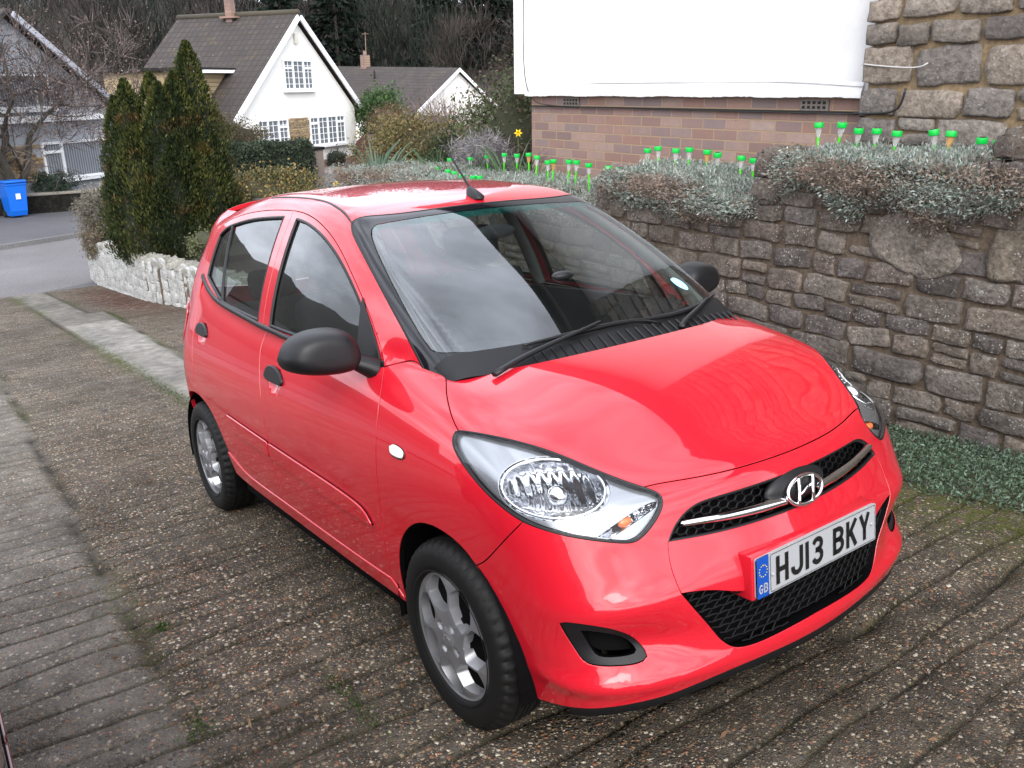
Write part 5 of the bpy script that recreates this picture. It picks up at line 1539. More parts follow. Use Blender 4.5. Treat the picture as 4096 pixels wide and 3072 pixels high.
B_TOP = [(-1.39, -.718, 1.05), (-1.40, -.66, 1.20), (-1.408, -.59, 1.37), (-1.415, -.515, 1.506)]
BELT_F = [(-1.39, -.718, 1.05), (-1.1, -.72, 1.035), (-.8, -.715, 1.015), (-.6, -.705, 1.0), (-.41, -.69, 1.03)]
BELT_R = [(-2.395, -.64, 1.19), (-2.30, -.665, 1.155), (-2.15, -.683, 1.115), (-2.01, -.691, 1.092), (-1.779, -.699, 1.075), (-1.55, -.71, 1.06), (-1.39, -.718, 1.05)]
R_SEAM = [(-2.285, -.786, .638), (-2.30, -.787, .69), (-2.316, -.788, .741), (-2.339, -.773, .852), (-2.37, -.74, .98), (-2.39, -.70, 1.09), (-2.395, -.64, 1.19)]
def ell(cx, cz, rx, rz, a0, a1, n=9): return [(cx + rx * math.cos(a), -.78, cz + rz * math.sin(a)) for a in np.linspace(a0, a1, n)]
R_ARCH = [(-1.958, -.778, .42), (-1.985, -.78, .463), (-2.03, -.786, .52), (-2.10, -.79, .586), (-2.19, -.79, .622), (-2.285, -.786, .638)]
R_ARCH2 = [(-2.285, -.786, .638), (-2.36, -.786, .641), (-2.43, -.78, .635), (-2.50, -.775, .62)]
R_ARCH3 = [(-2.50, -.775, .62), (-2.57, -.765, .58), (-2.63, -.755, .50), (-2.67, -.75, .40), (-2.685, -.745, .27)]
R_ARCH0 = [(-1.925, -.767, .325), (-1.94, -.772, .375), (-1.958, -.778, .42)]
F_ARCH = [(.169, -.764, .572), (.135, -.767, .602), (.072, -.772, .625), (-.003, -.777, .635), (-.08, -.78, .628), (-.146, -.781, .603), (-.201, -.782, .562), (-.24, -.781, .518), (-.272, -.778, .456), (-.292, -.77, .38), (-.300, -.759, .313), (-.301, -.753, .285)]
F_ARCH_B = [(.169, -.764, .572), (.208, -.761, .545), (.252, -.753, .478), (.28, -.741, .389), (.29, -.723, .283), (.288, -.707, .207)]
FEND_CUT = [(.366, -.735, .751), (.309, -.756, .69), (.235, -.762, .618), (.205, -.763, .593), (.169, -.764, .572)]
LAMP = [(.056, -.728, .908), (.054, -.722, .917), (.062, -.715, .922), (.129, -.697, .923), (.208, -.663, .916), (.284, -.615, .898), (.348, -.573, .873), (.416, -.533, .843), (.477, -.492, .817), (.510, -.464, .803), (.528, -.445, .794), (.542, -.431, .784), (.551, -.431, .770), (.556, -.441, .754), (.557, -.463, .731), (.555, -.491, .709), (.551, -.518, .693), (.546, -.539, .689), (.53, -.573, .696), (.501, -.624, .71), (.46, -.676, .725), (.419, -.709, .739), (.366, -.735, .752), (.309, -.748, .775), (.242, -.753, .799), (.175, -.752, .829), (.124, -.749, .854), (.085, -.744, .876), (.062, -.737, .894)]
LAMP_HOOD = LAMP[2:10]
LAMP_BUMP = LAMP[9:23]
LAMP_FEND = LAMP[22:] + LAMP[:3]
HOOD_SIDE = [(-.154, -.613, 1.021), (-.12, -.635, 1.008), (-.08, -.661, .99), (-.021, -.69, .964), (.025, -.708, .94), (.062, -.715, .922)]
HOOD_FRONT = [(.510, -.464, .803), (.520, -.425, .805), (.537, -.373, .803), (.559, -.305, .801), (.577, -.231, .7995), (.590, -.149, .799), (.598, -.056, .799), (.599, 0, .799)]
HOOD_REAR = [(-.154, -.613, 1.021), (-.099, -.539, 1.022), (-.054, -.438, 1.024), (-.029, -.354, 1.026), (-.012, -.264, 1.029), (.003, -.13, 1.031), (.006, 0, 1.032)]
GRILLE_T = [(.583, -.447, .672), (.580, -.436, .688), (.578, -.411, .714), (.580, -.386, .731), (.583, -.356, .743), (.588, -.325, .749), (.601, -.26, .750), (.613, -.178, .751), (.621, -.087, .751), (.624, 0, .751)]
GRILLE_B = [(.583, -.447, .672), (.598, -.395, .669), (.610, -.34, .665), (.628, -.25, .661), (.64, -.15, .659), (.648, -.06, .658), (.651, 0, .658)]
CREASE = [(.583, -.447, .672), (.597, -.459, .64), (.61, -.462, .60), (.623, -.452, .552)]
LOW_T = [(.623, -.452, .552), (.637, -.406, .547), (.654, -.344, .532), (.668, -.285, .508), (.676, -.2, .497), (.682, -.1, .495), (.684, 0, .494)]
LOW_S = [(.623, -.452, .552), (.637, -.418, .498), (.648, -.380, .444), (.656, -.348, .395)]
LOW_B = [(.656, -.348, .395), (.660, -.325, .369), (.666, -.30, .355), (.673, -.262, .349), (.68, -.2, .347), (.69, -.1, .352), (.693, 0, .354)]
BUMP_BOT = [(.288, -.707, .207), (.34, -.705, .220), (.388, -.702, .231), (.464, -.683, .249), (.539, -.632, .266), (.585, -.558, .272), (.61, -.48, .274), (.632, -.423, .283), (.658, -.323, .297), (.677, -.211, .299), (.690, -.05, .297), (.691, 0, .297)]
FOG = [(.465, -.716, .503), (.479, -.709, .511), (.517, -.681, .509), (.55, -.642, .497), (.567, -.614, .480), (.58, -.586, .454), (.59, -.56, .42), (.598, -.542, .391), (.594, -.549, .382), (.583, -.576, .378), (.552, -.631, .384), (.523, -.667, .389), (.507, -.681, .398), (.499, -.689, .415), (.484, -.702, .449), (.470, -.712, .484)]
FOG_IN = [(.506, -.69, .486), (.525, -.673, .489), (.549, -.643, .477), (.566, -.614, .463), (.578, -.589, .44), (.59, -.556, .398), (.581, -.581, .392), (.547, -.638, .397), (.532, -.657, .403), (.525, -.666, .414), (.516, -.677, .442), (.509, -.686, .468)]
WIN_R = [(-2.30, -.56, 1.405), (-2.24, -.54, 1.43), (-2.162, -.537, 1.447), (-1.906, -.529, 1.473), (-1.70, -.529, 1.479), (-1.493, -.53, 1.482)], [(-1.493, -.53, 1.482), (-1.478, -.607, 1.352), (-1.465, -.66, 1.22), (-1.455, -.717, 1.083)], [(-1.455, -.717, 1.083), (-1.55, -.712, 1.086), (-1.752, -.706, 1.098), (-1.976, -.698, 1.111), (-2.077, -.683, 1.140), (-2.205, -.663, 1.178), (-2.30, -.650, 1.209)], [(-2.30, -.650, 1.209), (-2.306, -.624, 1.269), (-2.304, -.588, 1.343), (-2.30, -.56, 1.405)]
WIN_F = [(-1.345, -.537, 1.476), (-1.25, -.542, 1.465), (-1.15, -.552, 1.446), (-1.05, -.564, 1.42), (-.96, -.577, 1.389), (-.88, -.59, 1.356), (-.811, -.601, 1.321), (-.735, -.616, 1.277), (-.67, -.628, 1.233), (-.615, -.637, 1.19), (-.56, -.66, 1.12), (-.52, -.685, 1.045)], [(-.52, -.685, 1.045), (-.7, -.70, 1.048), (-.95, -.712, 1.058), (-1.15, -.717, 1.066), (-1.315, -.717, 1.075)], [(-1.315, -.717, 1.075), (-1.325, -.66, 1.22), (-1.335, -.60, 1.36), (-1.345, -.537, 1.476)]
SAIL = [(-.622, -.632, 1.222), (-.60, -.64, 1.195), (-.55, -.65, 1.15), (-.50, -.665, 1.095), (-.455, -.68, 1.03), (-.435, -.69, .985)], [(-.435, -.69, .985), (-.50, -.70, .975), (-.575, -.702, .968)], [(-.575, -.702, .968), (-.592, -.68, 1.06), (-.612, -.65, 1.15), (-.622, -.632, 1.222)]
CLEAR = [(-.79, 0, 1.462), (-.788, -.174, 1.459), (-.785, -.37, 1.452), (-.782, -.465, 1.446)], [(-.782, -.465, 1.446), (-.765, -.495, 1.434), (-.712, -.525, 1.403), (-.555, -.565, 1.31), (-.404, -.592, 1.212), (-.29, -.605, 1.128), (-.231, -.600, 1.09)], [(-.231, -.600, 1.09), (-.200, -.585, 1.078), (-.172, -.54, 1.074), (-.150, -.48, 1.072), (-.130, -.31, 1.068), (-.119, -.1, 1.066), (-.118, 0, 1.066)]
RUB_F = [(-1.292, -.797, .611), (-.985, -.797, .602), (-.71, -.795, .594), (-.521, -.792, .58), (-.462, -.79, .568), (-.437, -.788, .552), (-.415, -.786, .524)], [(-.415, -.786, .524), (-.56, -.789, .524), (-.736, -.792, .530), (-1.015, -.794, .541), (-1.292, -.795, .553)], [(-1.292, -.795, .553), (-1.292, -.797, .611)]
RUB_R = [(-1.821, -.795, .63), (-1.529, -.797, .62), (-1.312, -.797, .612)], [(-1.312, -.797, .612), (-1.312, -.795, .554)], [(-1.312, -.795, .554), (-1.565, -.794, .558), (-1.80, -.792, .566), (-1.845, -.792, .578)], [(-1.845, -.792, .578), (-1.821, -.795, .63)]
# ================================================================== THE RED HATCHBACK: parts
def paint(name, col, flake=True):
    t = NT(name)
    n = t.noise(t.tc(), 1.7, 4.0)
    c = t.mix(t.ramp(n, [(0.35, 0.0), (0.7, 1.0)]), tuple(v * 0.94 for v in col), col)
    t.set(Base_Color=c, Roughness=0.32, Coat_Weight=1.0, Coat_Roughness=0.025, Coat_IOR=1.6, Specular_IOR_Level=0.08)
    fine = t.noise(t.tc(), 60.0, 3.0)
    t.set(Coat_Roughness=t.math('MULTIPLY_ADD', fine, 0.03, 0.012))
    return t.m
def glass(name, tint, ior=1.55, rough=0.0, dirt=0.03, film=(.45, .45, .43)):
    t = NT(name)
    t.n.remove(t.b)
    tr = t.n.new('ShaderNodeBsdfTransparent'); tr.inputs[0].default_value = (*tint, 1)
    gl = t.n.new('ShaderNodeBsdfGlossy'); gl.inputs['Roughness'].default_value = rough
    gl.inputs[0].default_value = (.95, .98, 1, 1)
    df = t.n.new('ShaderNodeBsdfDiffuse'); df.inputs[0].default_value = (*film, 1)
    fr = t.n.new('ShaderNodeFresnel')       # a pane reflects alike from both sides
    bk = t.n.new('ShaderNodeNewGeometry').outputs['Backfacing']
    t.l.new(t.math('MULTIPLY_ADD', bk, 1 / ior - ior, ior), fr.inputs['IOR'])
    m1 = t.n.new('ShaderNodeMixShader'); m2 = t.n.new('ShaderNodeMixShader')
    nz = t.noise(t.tc(), 9.0, 5.0)
    t.l.new(t.math('MULTIPLY', nz, dirt), m1.inputs[0])
    t.l.new(tr.outputs[0], m1.inputs[1]); t.l.new(df.outputs[0], m1.inputs[2])
    t.l.new(fr.outputs[0], m2.inputs[0]); t.l.new(m1.outputs[0], m2.inputs[1]); t.l.new(gl.outputs[0], m2.inputs[2])
    t.l.new(m2.outputs[0], t.out.inputs[0])
    return t.m
def plastic(name, col, rough, grain=0.0, spec=.3):
    t = NT(name)
    v = t.noise(t.tc(), 25.0, 4.0)
    t.set(Base_Color=t.mix(v, tuple(c * .8 for c in col), tuple(c * 1.2 for c in col)), Roughness=rough, Specular_IOR_Level=spec)
    if grain: t.bump(t.noise(t.tc(), 900.0, 2.0), grain, .001)
    return t.m
M_RED = paint('red_paint', (.50, .010, .022))
M_DKRED = paint('dark_red_paint', (.07, .002, .003))
M_BLACK = plastic('black_grained_plastic', (.0085, .0085, .0095), .40, .25, .32)
M_GRILLE = plastic('grille_black_plastic', (.004, .004, .0045), .5, 0, .16)
M_GLOSSB = plastic('black_glass_border', (.006, .006, .008), .05, 0, .5)
M_VOID = plastic('dark_recess', (.0030, .0030, .0034), .8, 0, .05)
M_RUBBER = plastic('tyre_rubber', (.0075, .0075, .0075), .60, .1, .22)
M_CHROME = plain('chrome', (.78, .79, .80), .06, 1.0)
M_SILVER = plain('wheel_silver_paint', (.24, .245, .26), .34, .55, Coat_Weight=.25, Coat_Roughness=.15)
M_REFL = plain('lamp_reflector', (.50, .51, .54), .07, 1.0)
M_SATIN = plain('lamp_housing_silver', (.34, .35, .37), .24, .80)
M_SCREEN = glass('windscreen_glass', (.72, .80, .78), 2.2, 0.0, .012)
M_SIDE = glass('side_window_glass', (.58, .64, .61), 1.9, 0.0, .01)
M_LENS = glass('lamp_lens_clear', (.97, .98, .98), 1.4, 0.0, .02)
M_TEAL = glass('windscreen_sun_band', (.18, .58, .55), 2.2, 0.0, .16, (.03, .30, .27))
M_TRIM = plastic('interior_dark_trim', (.020, .021, .025), .75)
M_CLOTH = plastic('seat_cloth', (.025, .026, .032), .9)
M_LINING = plastic('grey_headlining', (.11, .11, .105), .9)
M_WHITE = plain('plate_white', (.30, .31, .32), .35)
M_INK = plain('plate_black', (.004, .004, .005), .4)
M_BLUE = plain('plate_blue', (.003, .055, .30), .35)
M_YELL = plain('plate_star_yellow', (.80, .62, .02), .4)
M_ORANGE = plain('indicator_bulb_orange', (.75, .16, .04), .2)
M_TAIL = plain('tail_lamp_red', (.35, .006, .010), .08, 0.0, Coat_Weight=1.0)
M_PALEBLUE = plain('sticker_pale_blue', (.35, .68, .85), .4)

S_OUT = dict(ds=.016, grid=.028)
car = empty('hatchback_car')
car.rotation_euler = (0, -SLOPE, 0)
tag(car, 'shiny red small hatchback parked facing uphill on the grooved concrete driveway, plate HJ13 BKY', 'car')

# --- bonnet
a = Acc()
panel(a, FL, FRONT, sym([HOOD_REAR[::-1], HOOD_SIDE, LAMP_HOOD, HOOD_FRONT]), ds=.014, grid=.017)
a.build('bonnet', M_RED, car)
# --- front bumper, with the grille, plate ledge and fog recess openings cut out
a = Acc()
big = sym([GRILLE_T[::-1], CREASE, LOW_S, LOW_B])
panel(a, FB, FRONT, sym([HOOD_FRONT[::-1], LAMP_BUMP, FEND_CUT, F_ARCH_B, BUMP_BOT]),
      holes=[big, [FOG + FOG[:1]], [mir(FOG + FOG[:1])]], ds=.014, grid=.020, hole_rim=.07)
panel(a, FB, FRONT, sym([GRILLE_B[::-1], CREASE, LOW_T]), ds=.014, grid=.020, rim=.035, inset=.0006)
# ledge that carries the plate
PLX, PLZ, PLT = .702, .5449, .0228
bumper = a.build('front_bumper', M_RED, car)
bm = bmesh.new()
box(bm, (.655, 0, PLZ - .0), (.078, .54, .124), Matrix.Rotation(-PLT, 3, 'Y'), 0, .006)
finish(bm, 'plate_ledge', M_RED, bumper)
# chin strip
a = Acc()
pb = bspl(BUMP_BOT, .02)[8:]
pb = np.vstack([pb, mir(pb)[::-1][1:]])
pb = lift(FB, FRONT, FRONT.to2(pb))
V = np.vstack([pb + [-.006, 0, .012], pb + [-.004, 0, -.022], pb + [-.05, 0, -.034]])
n = len(pb)
quick('chin_strip', V, [(k * n + i, k * n + i + 1, (k + 1) * n + i + 1, (k + 1) * n + i) for k in range(2) for i in range(n - 1)], M_BLACK, bumper, smooth=True)
# fog recesses
for s in (1, -1):
    a = Acc()
    rec = lambda P: FB(P) + .014
    panel(a, shell(FB, -.006), FRONT, [FOG + FOG[:1]], holes=[[FOG_IN + FOG_IN[:1]]], ds=.012, grid=.02, rim=.004, inset=-.002, hole_rim=.05)
    nf_ = len(a.f)
    panel(a, shell(FB, -.05), FRONT, [FOG_IN + FOG_IN[:1]], ds=.012, grid=.02, rim=0, inset=-.01)
    nf_ = len(a.f) - nf_
    a.mi = [1 if i >= len(a.f) - nf_ else m_ for i, m_ in enumerate(a.mi)]
    (a if s == 1 else a.mirrored()).build('fog_lamp_recess', [M_BLACK, M_VOID], bumper)
# --- upper grille: dark cavity, honeycomb, chrome bar, badge
def honeycomb(acc_bm, F, off, keep, y0, y1, z0, z1, cell, r, sq=1.0):
    h = cell * math.sqrt(3) / 2
    segs = set()
    j = 0
    z = z0
    pts = {}
    while z < z1:
        y = y0 + (j % 2) * cell * .75 * 2 / 2
        i = 0
        while y < y1:
            for k in range(3):
                a0, a1 = rad(60 * k), rad(60 * k + 60)
                segs.add((round(y + math.cos(a0) * cell / 2, 4), round(z + math.sin(a0) * cell / 2 * sq, 4), round(y + math.cos(a1) * cell / 2, 4), round(z + math.sin(a1) * cell / 2 * sq, 4)))
            y += cell * 1.5
        z += h / 2 * sq
        j += 1
    S_ = np.array(sorted(segs))
    A = np.stack([np.full(len(S_), .62), S_[:, 0], S_[:, 1]], -1); B = np.stack([np.full(len(S_), .62), S_[:, 2], S_[:, 3]], -1)
    ok = keep(FRONT.to2(on(F, FRONT, A, off))) & keep(FRONT.to2(on(F, FRONT, B, off)))
    A, B = on(F, FRONT, A[ok], off), on(F, FRONT, B[ok], off)
    for p, q in zip(A, B): tube(acc_bm, [p, q], r, 4, caps=False)
gl3 = loop3(sym([GRILLE_T[::-1], GRILLE_B]), .016)
gl2 = FRONT.to2(gl3)
a = Acc()
panel(a, shell(FL, -.045), FRONT, sym([GRILLE_T[::-1], GRILLE_B]), ds=.02, grid=.04, rim=0, inset=-.02)
grille = a.build('upper_grille', M_VOID, car)
bm = bmesh.new()
honeycomb(bm, FL, -.022, lambda q: inside(q, [gl2]), -.47, .47, .63, .78, .040, .0028, .62)
finish(bm, 'honeycomb', M_GRILLE, grille, 0)
a = Acc()
for s in (1, -1):
    pass
g3 = on(FL, FRONT, gl3, -.008)
strip_mesh(a, g3, grad(FL, g3), .012, .006, 0, True)
a.build('grille_surround', M_BLACK, grille)
# smooth black hump behind the badge
bm = bmesh.new()
bmesh.ops.create_uvsphere(bm, u_segments=32, v_segments=16, radius=1.0)
bmesh.ops.scale(bm, vec=(.030, .125, .050), verts=bm.verts)
bmesh.ops.translate(bm, vec=(.618, 0, .708), verts=bm.verts)
finish(bm, 'badge_hump', M_BLACK, grille)
bar = [(.583, -.400, .7085), (.60, -.345, .7055), (.616, -.281, .700), (.630, -.21, .696), (.640, -.153, .6945), (.646, -.09, .692), (.648, -.072, .691)]
bp = bspl(bar, .01)
bp = on(FL, FRONT, bp, .003)
wd = np.interp(np.abs(bp[:, 1]), [0, .1, .16, .3, .39, .402], [.022, .024, .027, .021, .016, .012])
a = Acc()
strip_mesh(a, bp, grad(FL, bp), wd, .012)
a.build('chrome_bar', M_CHROME, grille)
a.mirrored().build('chrome_bar', M_CHROME, grille)
def badge(bm, c, w, h, tilt, t=.0085):
    # oval ring and leaning H
    R = Matrix.Rotation(tilt, 3, 'Y')
    ring = [Vector((0, w * math.cos(k / 48 * 2 * math.pi), h * math.sin(k / 48 * 2 * math.pi))) for k in range(49)]
    tube(bm, [R @ p + Vector(c) for p in ring], t * .62, 8, caps=False)
    def stroke(pts, ws, zt=.003):
        P = [R @ Vector((zt, y * w, z * h)) + Vector(c) for y, z in pts]
        tube(bm, P, [q * .5 for q in ws], 8)
    stroke([(-.56, -.80), (-.47, -.40), (-.38, .10), (-.28, .92)], [t * 1.45, t * 1.3, t * 1.2, t * 1.5])
    stroke([(.28, -.92), (.38, -.10), (.47, .40), (.56, .80)], [t * 1.5, t * 1.2, t * 1.3, t * 1.45])
    stroke([(-.42, -.26), (-.12, -.10), (.12, .10), (.42, .26)], [t * .8, t * .95, t * .95, t * .8], .001)
bm = bmesh.new()
badge(bm, (.654, .0, .7045), .072, .0385, -.25)
for v in bm.verts: v.co.x = .654 + (v.co.x - .654) * 1.0
finish(bm, 'badge', M_CHROME, grille)
# --- lower grille
a = Acc()
low = sym([LOW_T[::-1], LOW_S, LOW_B])
panel(a, shell(FB, -.06), FRONT, low, ds=.02, grid=.04, rim=0, inset=-.03)
lg = a.build('lower_grille', M_VOID, car)
l2 = FRONT.to2(loop3(low, .016))
bm = bmesh.new()
zz = .352
k = 0
while zz < .56:                        # wavy bars linked by short slanting webs
    ys = np.arange(-.46, .461, .012)
    P = np.stack([np.full(len(ys), .66), ys, zz + .0045 * np.abs(np.sin((ys + k * .02) * math.pi / .04)) + .0 * ys], -1)
    P = on(FB, FRONT, P, -.016)
    ok = inside(FRONT.to2(P), [l2])
    run = []
    for p, o_ in list(zip(P, ok)) + [(None, False)]:
        if o_: run.append(p)
        else:
            if len(run) > 2: tube(bm, run, .0028, 5, caps=False)
            run = []
    for y in np.arange(-.44 + (k % 2) * .02, .45, .04):
        P = on(FB, FRONT, np.array([(.66, y, zz), (.66, y + .018, zz + .020)]), -.018)
        if inside(FRONT.to2(P), [l2]).all(): tube(bm, P, .0026, 4, caps=False)
    zz += .0205; k += 1
finish(bm, 'grille_mesh', M_GRILLE, lg, 60)
# --- number plate
plate = empty('number_plate', parent=car)
plate.location = (PLX, 0, PLZ)
plate.rotation_euler = (0, -PLT, 0)
def strokes(polys, y0, z0, s, w, x, bm, mi):
    for pl_ in polys:
        P = []
        for px, pz in pl_:
            v_ = Vector((0, y0 + px * s, z0 + pz * s))
            if not P or (v_ - P[-1]).length > 1e-5: P.append(v_)
        L, Rr = [], []
        for i, p in enumerate(P):
            d0 = (P[i] - P[i - 1]).normalized() if i else (P[1] - P[0]).normalized()
            d1 = (P[i + 1] - P[i]).normalized() if i < len(P) - 1 else d0
            nrm = lambda d: Vector((0, -d.z, d.y))
            b = (nrm(d0) + nrm(d1)); b.normalize()
            k_ = w / 2 / max(.45, b.dot(nrm(d1)))
            L.append(p + b * k_); Rr.append(p - b * k_)
        for i in range(len(P) - 1):
            vv = [bm.verts.new(q + Vector((x, 0, 0))) for q in (L[i], L[i + 1], Rr[i + 1], Rr[i])]
            bm.faces.new(vv).material_index = mi
def arc(cx, cz, rx, rz, a0, a1, n=9): return [(cx + rx * math.cos(rad(a)), cz + rz * math.sin(rad(a))) for a in np.linspace(a0, a1, n)]
# glyph boxes 50 wide x 79 high, millimetres
GL = {
 'H': [[(7, 0), (7, 79)], [(43, 0), (43, 79)], [(7, 39.5), (43, 39.5)]],
 'J': [[(43, 79), (43, 24)] + arc(25, 24, 18, 17, 0, -180)[0:] + [(7, 28)]],
 '1': [[(7, 0), (7, 79)]],
 '3': [[(8, 62)] + arc(25, 58, 17, 15, 160, -90, 12) + [(17, 43)], [(17, 43), (25, 41)] + arc(25, 24, 18, 17, 80, -165, 13)],
 'B': [[(7, 0), (7, 79)], [(7, 72), (24, 72)] + arc(25, 57, 16, 15, 85, -85, 8) + [(7, 41.5)], [(7, 41.5), (24, 41.5)] + arc(25, 24, 18, 17, 85, -85, 8) + [(7, 7)]],
 'K': [[(7, 0), (7, 79)], [(45, 79), (12, 36)], [(20, 46), (45, 0)]],
 'Y': [[(25, 0), (25, 36)], [(6, 79), (25, 36), (44, 79)]],
 'G': [arc(25, 40, 17, 32, 40, 320, 12) + [(40, 38), (25, 38)]],
}
bm = bmesh.new()
def rplate(bm, y0, y1, z0, z1, x0, x1, r, mi, corners=(1, 1, 1, 1)):
    pts = []
    for (cy, cz, a0), on_ in zip(((y1 - r, z1 - r, 0), (y0 + r, z1 - r, 90), (y0 + r, z0 + r, 180), (y1 - r, z0 + r, 270)), corners):
        if on_: pts += [(cy + r * math.cos(rad(a0 + t)), cz + r * math.sin(rad(a0 + t))) for t in (0, 30, 60, 90)]
        else: pts.append((cy + r * (1 if a0 in (0, 270) else -1), cz + r * (1 if a0 in (0, 90) else -1)))
    fr = [bm.verts.new((x1, y, z)) for y, z in pts]; bk = [bm.verts.new((x0, y, z)) for y, z in pts]
    bm.faces.new(fr).material_index = mi
    bm.faces.new(bk[::-1]).material_index = mi
    for i in range(len(pts)):
        j = (i + 1) % len(pts)
        bm.faces.new((fr[i], bk[i], bk[j], fr[j])).material_index = mi
rplate(bm, -.260, .260, -.0555, .0555, -.008, 0, .006, 0)
rplate(bm, -.260, -.2135, -.0555, .0555, -.004, .0006, .006, 1, (0, 1, 1, 0))
rim_ = [(-.207, -.049), (-.207, .049), (-.2035, .0515), (.2525, .0515), (.256, .048), (.256, -.048), (.2525, -.0515), (-.2035, -.0515), (-.207, -.048)]
strokes([[(y, z) for y, z in rim_]], 0, 0, 1, .0016, .0012, bm, 2)
pb_ = finish(bm, 'plate_blank', [M_WHITE, M_BLUE, M_INK], plate, 0)
bm = bmesh.new()
x = -.185
for ch in 'HJ13 BKY':
    if ch == ' ':
        x += .033; continue
    strokes(GL[ch], x, -.0395, .001, .0142, .0016, bm, 0)
    x += (.016 if ch == '1' else .050) + .0108
finish(bm, 'plate_lettering', M_INK, plate, 0)
bm = bmesh.new()
strokes(GL['G'], -.2545, -.044, .00034, .0042, .0016, bm, 1)
strokes(GL['B'], -.2360, -.044, .00034, .0042, .0016, bm, 1)
for k in range(12):
    cy, cz = -.2365 + .0155 * math.sin(k / 12 * 2 * math.pi), .018 + .0155 * math.cos(k / 12 * 2 * math.pi)
    vv = [bm.verts.new((.0016, cy + (.0026 if q % 2 == 0 else .0011) * math.sin(q * math.pi / 5), cz + (.0026 if q % 2 == 0 else .0011) * math.cos(q * math.pi / 5))) for q in range(10)]
    bm.faces.new(vv).material_index = 2
finish(bm, 'country_mark', [M_INK, M_WHITE, M_YELL], plate, 0)
bm = bmesh.new()
for y in (-.199, .235):
    bmesh.ops.create_uvsphere(bm, u_segments=12, v_segments=8, radius=.0055, matrix=Matrix.Translation((.001, y, -.004 if y < 0 else .0)))
finish(bm, 'plate_screw', M_WHITE, plate)

# --- headlamps
LO = [LAMP + LAMP[:1]]
LC = np.array([.385, -.655, .826])        # middle of the main bowl
IC = np.array([.528, -.530, .735])        # middle of the flasher
qb, qi = FRONT.to2(LC[None])[0], FRONT.to2(IC[None])[0]
qx = (FRONT.to2(np.array([[.455, -.556, .817]]))[0] - FRONT.to2(np.array([[.395, -.650, .822]]))[0]) * 1.22
qy = (FRONT.to2(np.array([[.451, -.668, .762]]))[0] - FRONT.to2(np.array([[.395, -.650, .822]]))[0]) * 1.06
qix = FRONT.to2(np.array([[.548, -.445, .770]]))[0] - qi
qiy = FRONT.to2(np.array([[.500, -.560, .722]]))[0] - qi
def lamp_depth(P):
    q = FRONT.to2(P)
    A_ = np.linalg.inv(np.stack([qx, qy], 1))
    u = (q - qb) @ A_.T
    r = (np.abs(u[..., 0]) ** 2.4 + np.abs(u[..., 1]) ** 2.4) ** (1 / 2.4)
    d = .016 + .075 * np.clip(1 - r ** 2, 0, 1) ** .5 * (r < 1) + .006 * (r < 1.0)
    u2 = (q - qi) @ np.linalg.inv(np.stack([qix, qiy], 1)).T
    r2 = (np.abs(u2[..., 0]) ** 3 + np.abs(u2[..., 1]) ** 3) ** (1 / 3)
    d = d + .035 * np.clip(1.15 - r2, 0, 1) ** .6
    # stepped reflector facets
    d = d + .0016 * (np.sin(u[..., 0] * 26) * (r < .95)) + .0016 * np.sin(u2[..., 0] * 22) * (r2 < 1)
    return d
FLAMP = lambda P: FL(P) + lamp_depth(P)
def blob(bm, c, R, s, mi=0, seg=20):
    r = bmesh.ops.create_uvsphere(bm, u_segments=seg, v_segments=seg // 2, radius=1.0)
    bmesh.ops.scale(bm, vec=s, verts=r['verts'])
    if R is not None: bmesh.ops.rotate(bm, cent=(0, 0, 0), matrix=R, verts=r['verts'])
    bmesh.ops.translate(bm, vec=c, verts=r['verts'])
    for f in {f for v in r['verts'] for f in v.link_faces}: f.material_index = mi
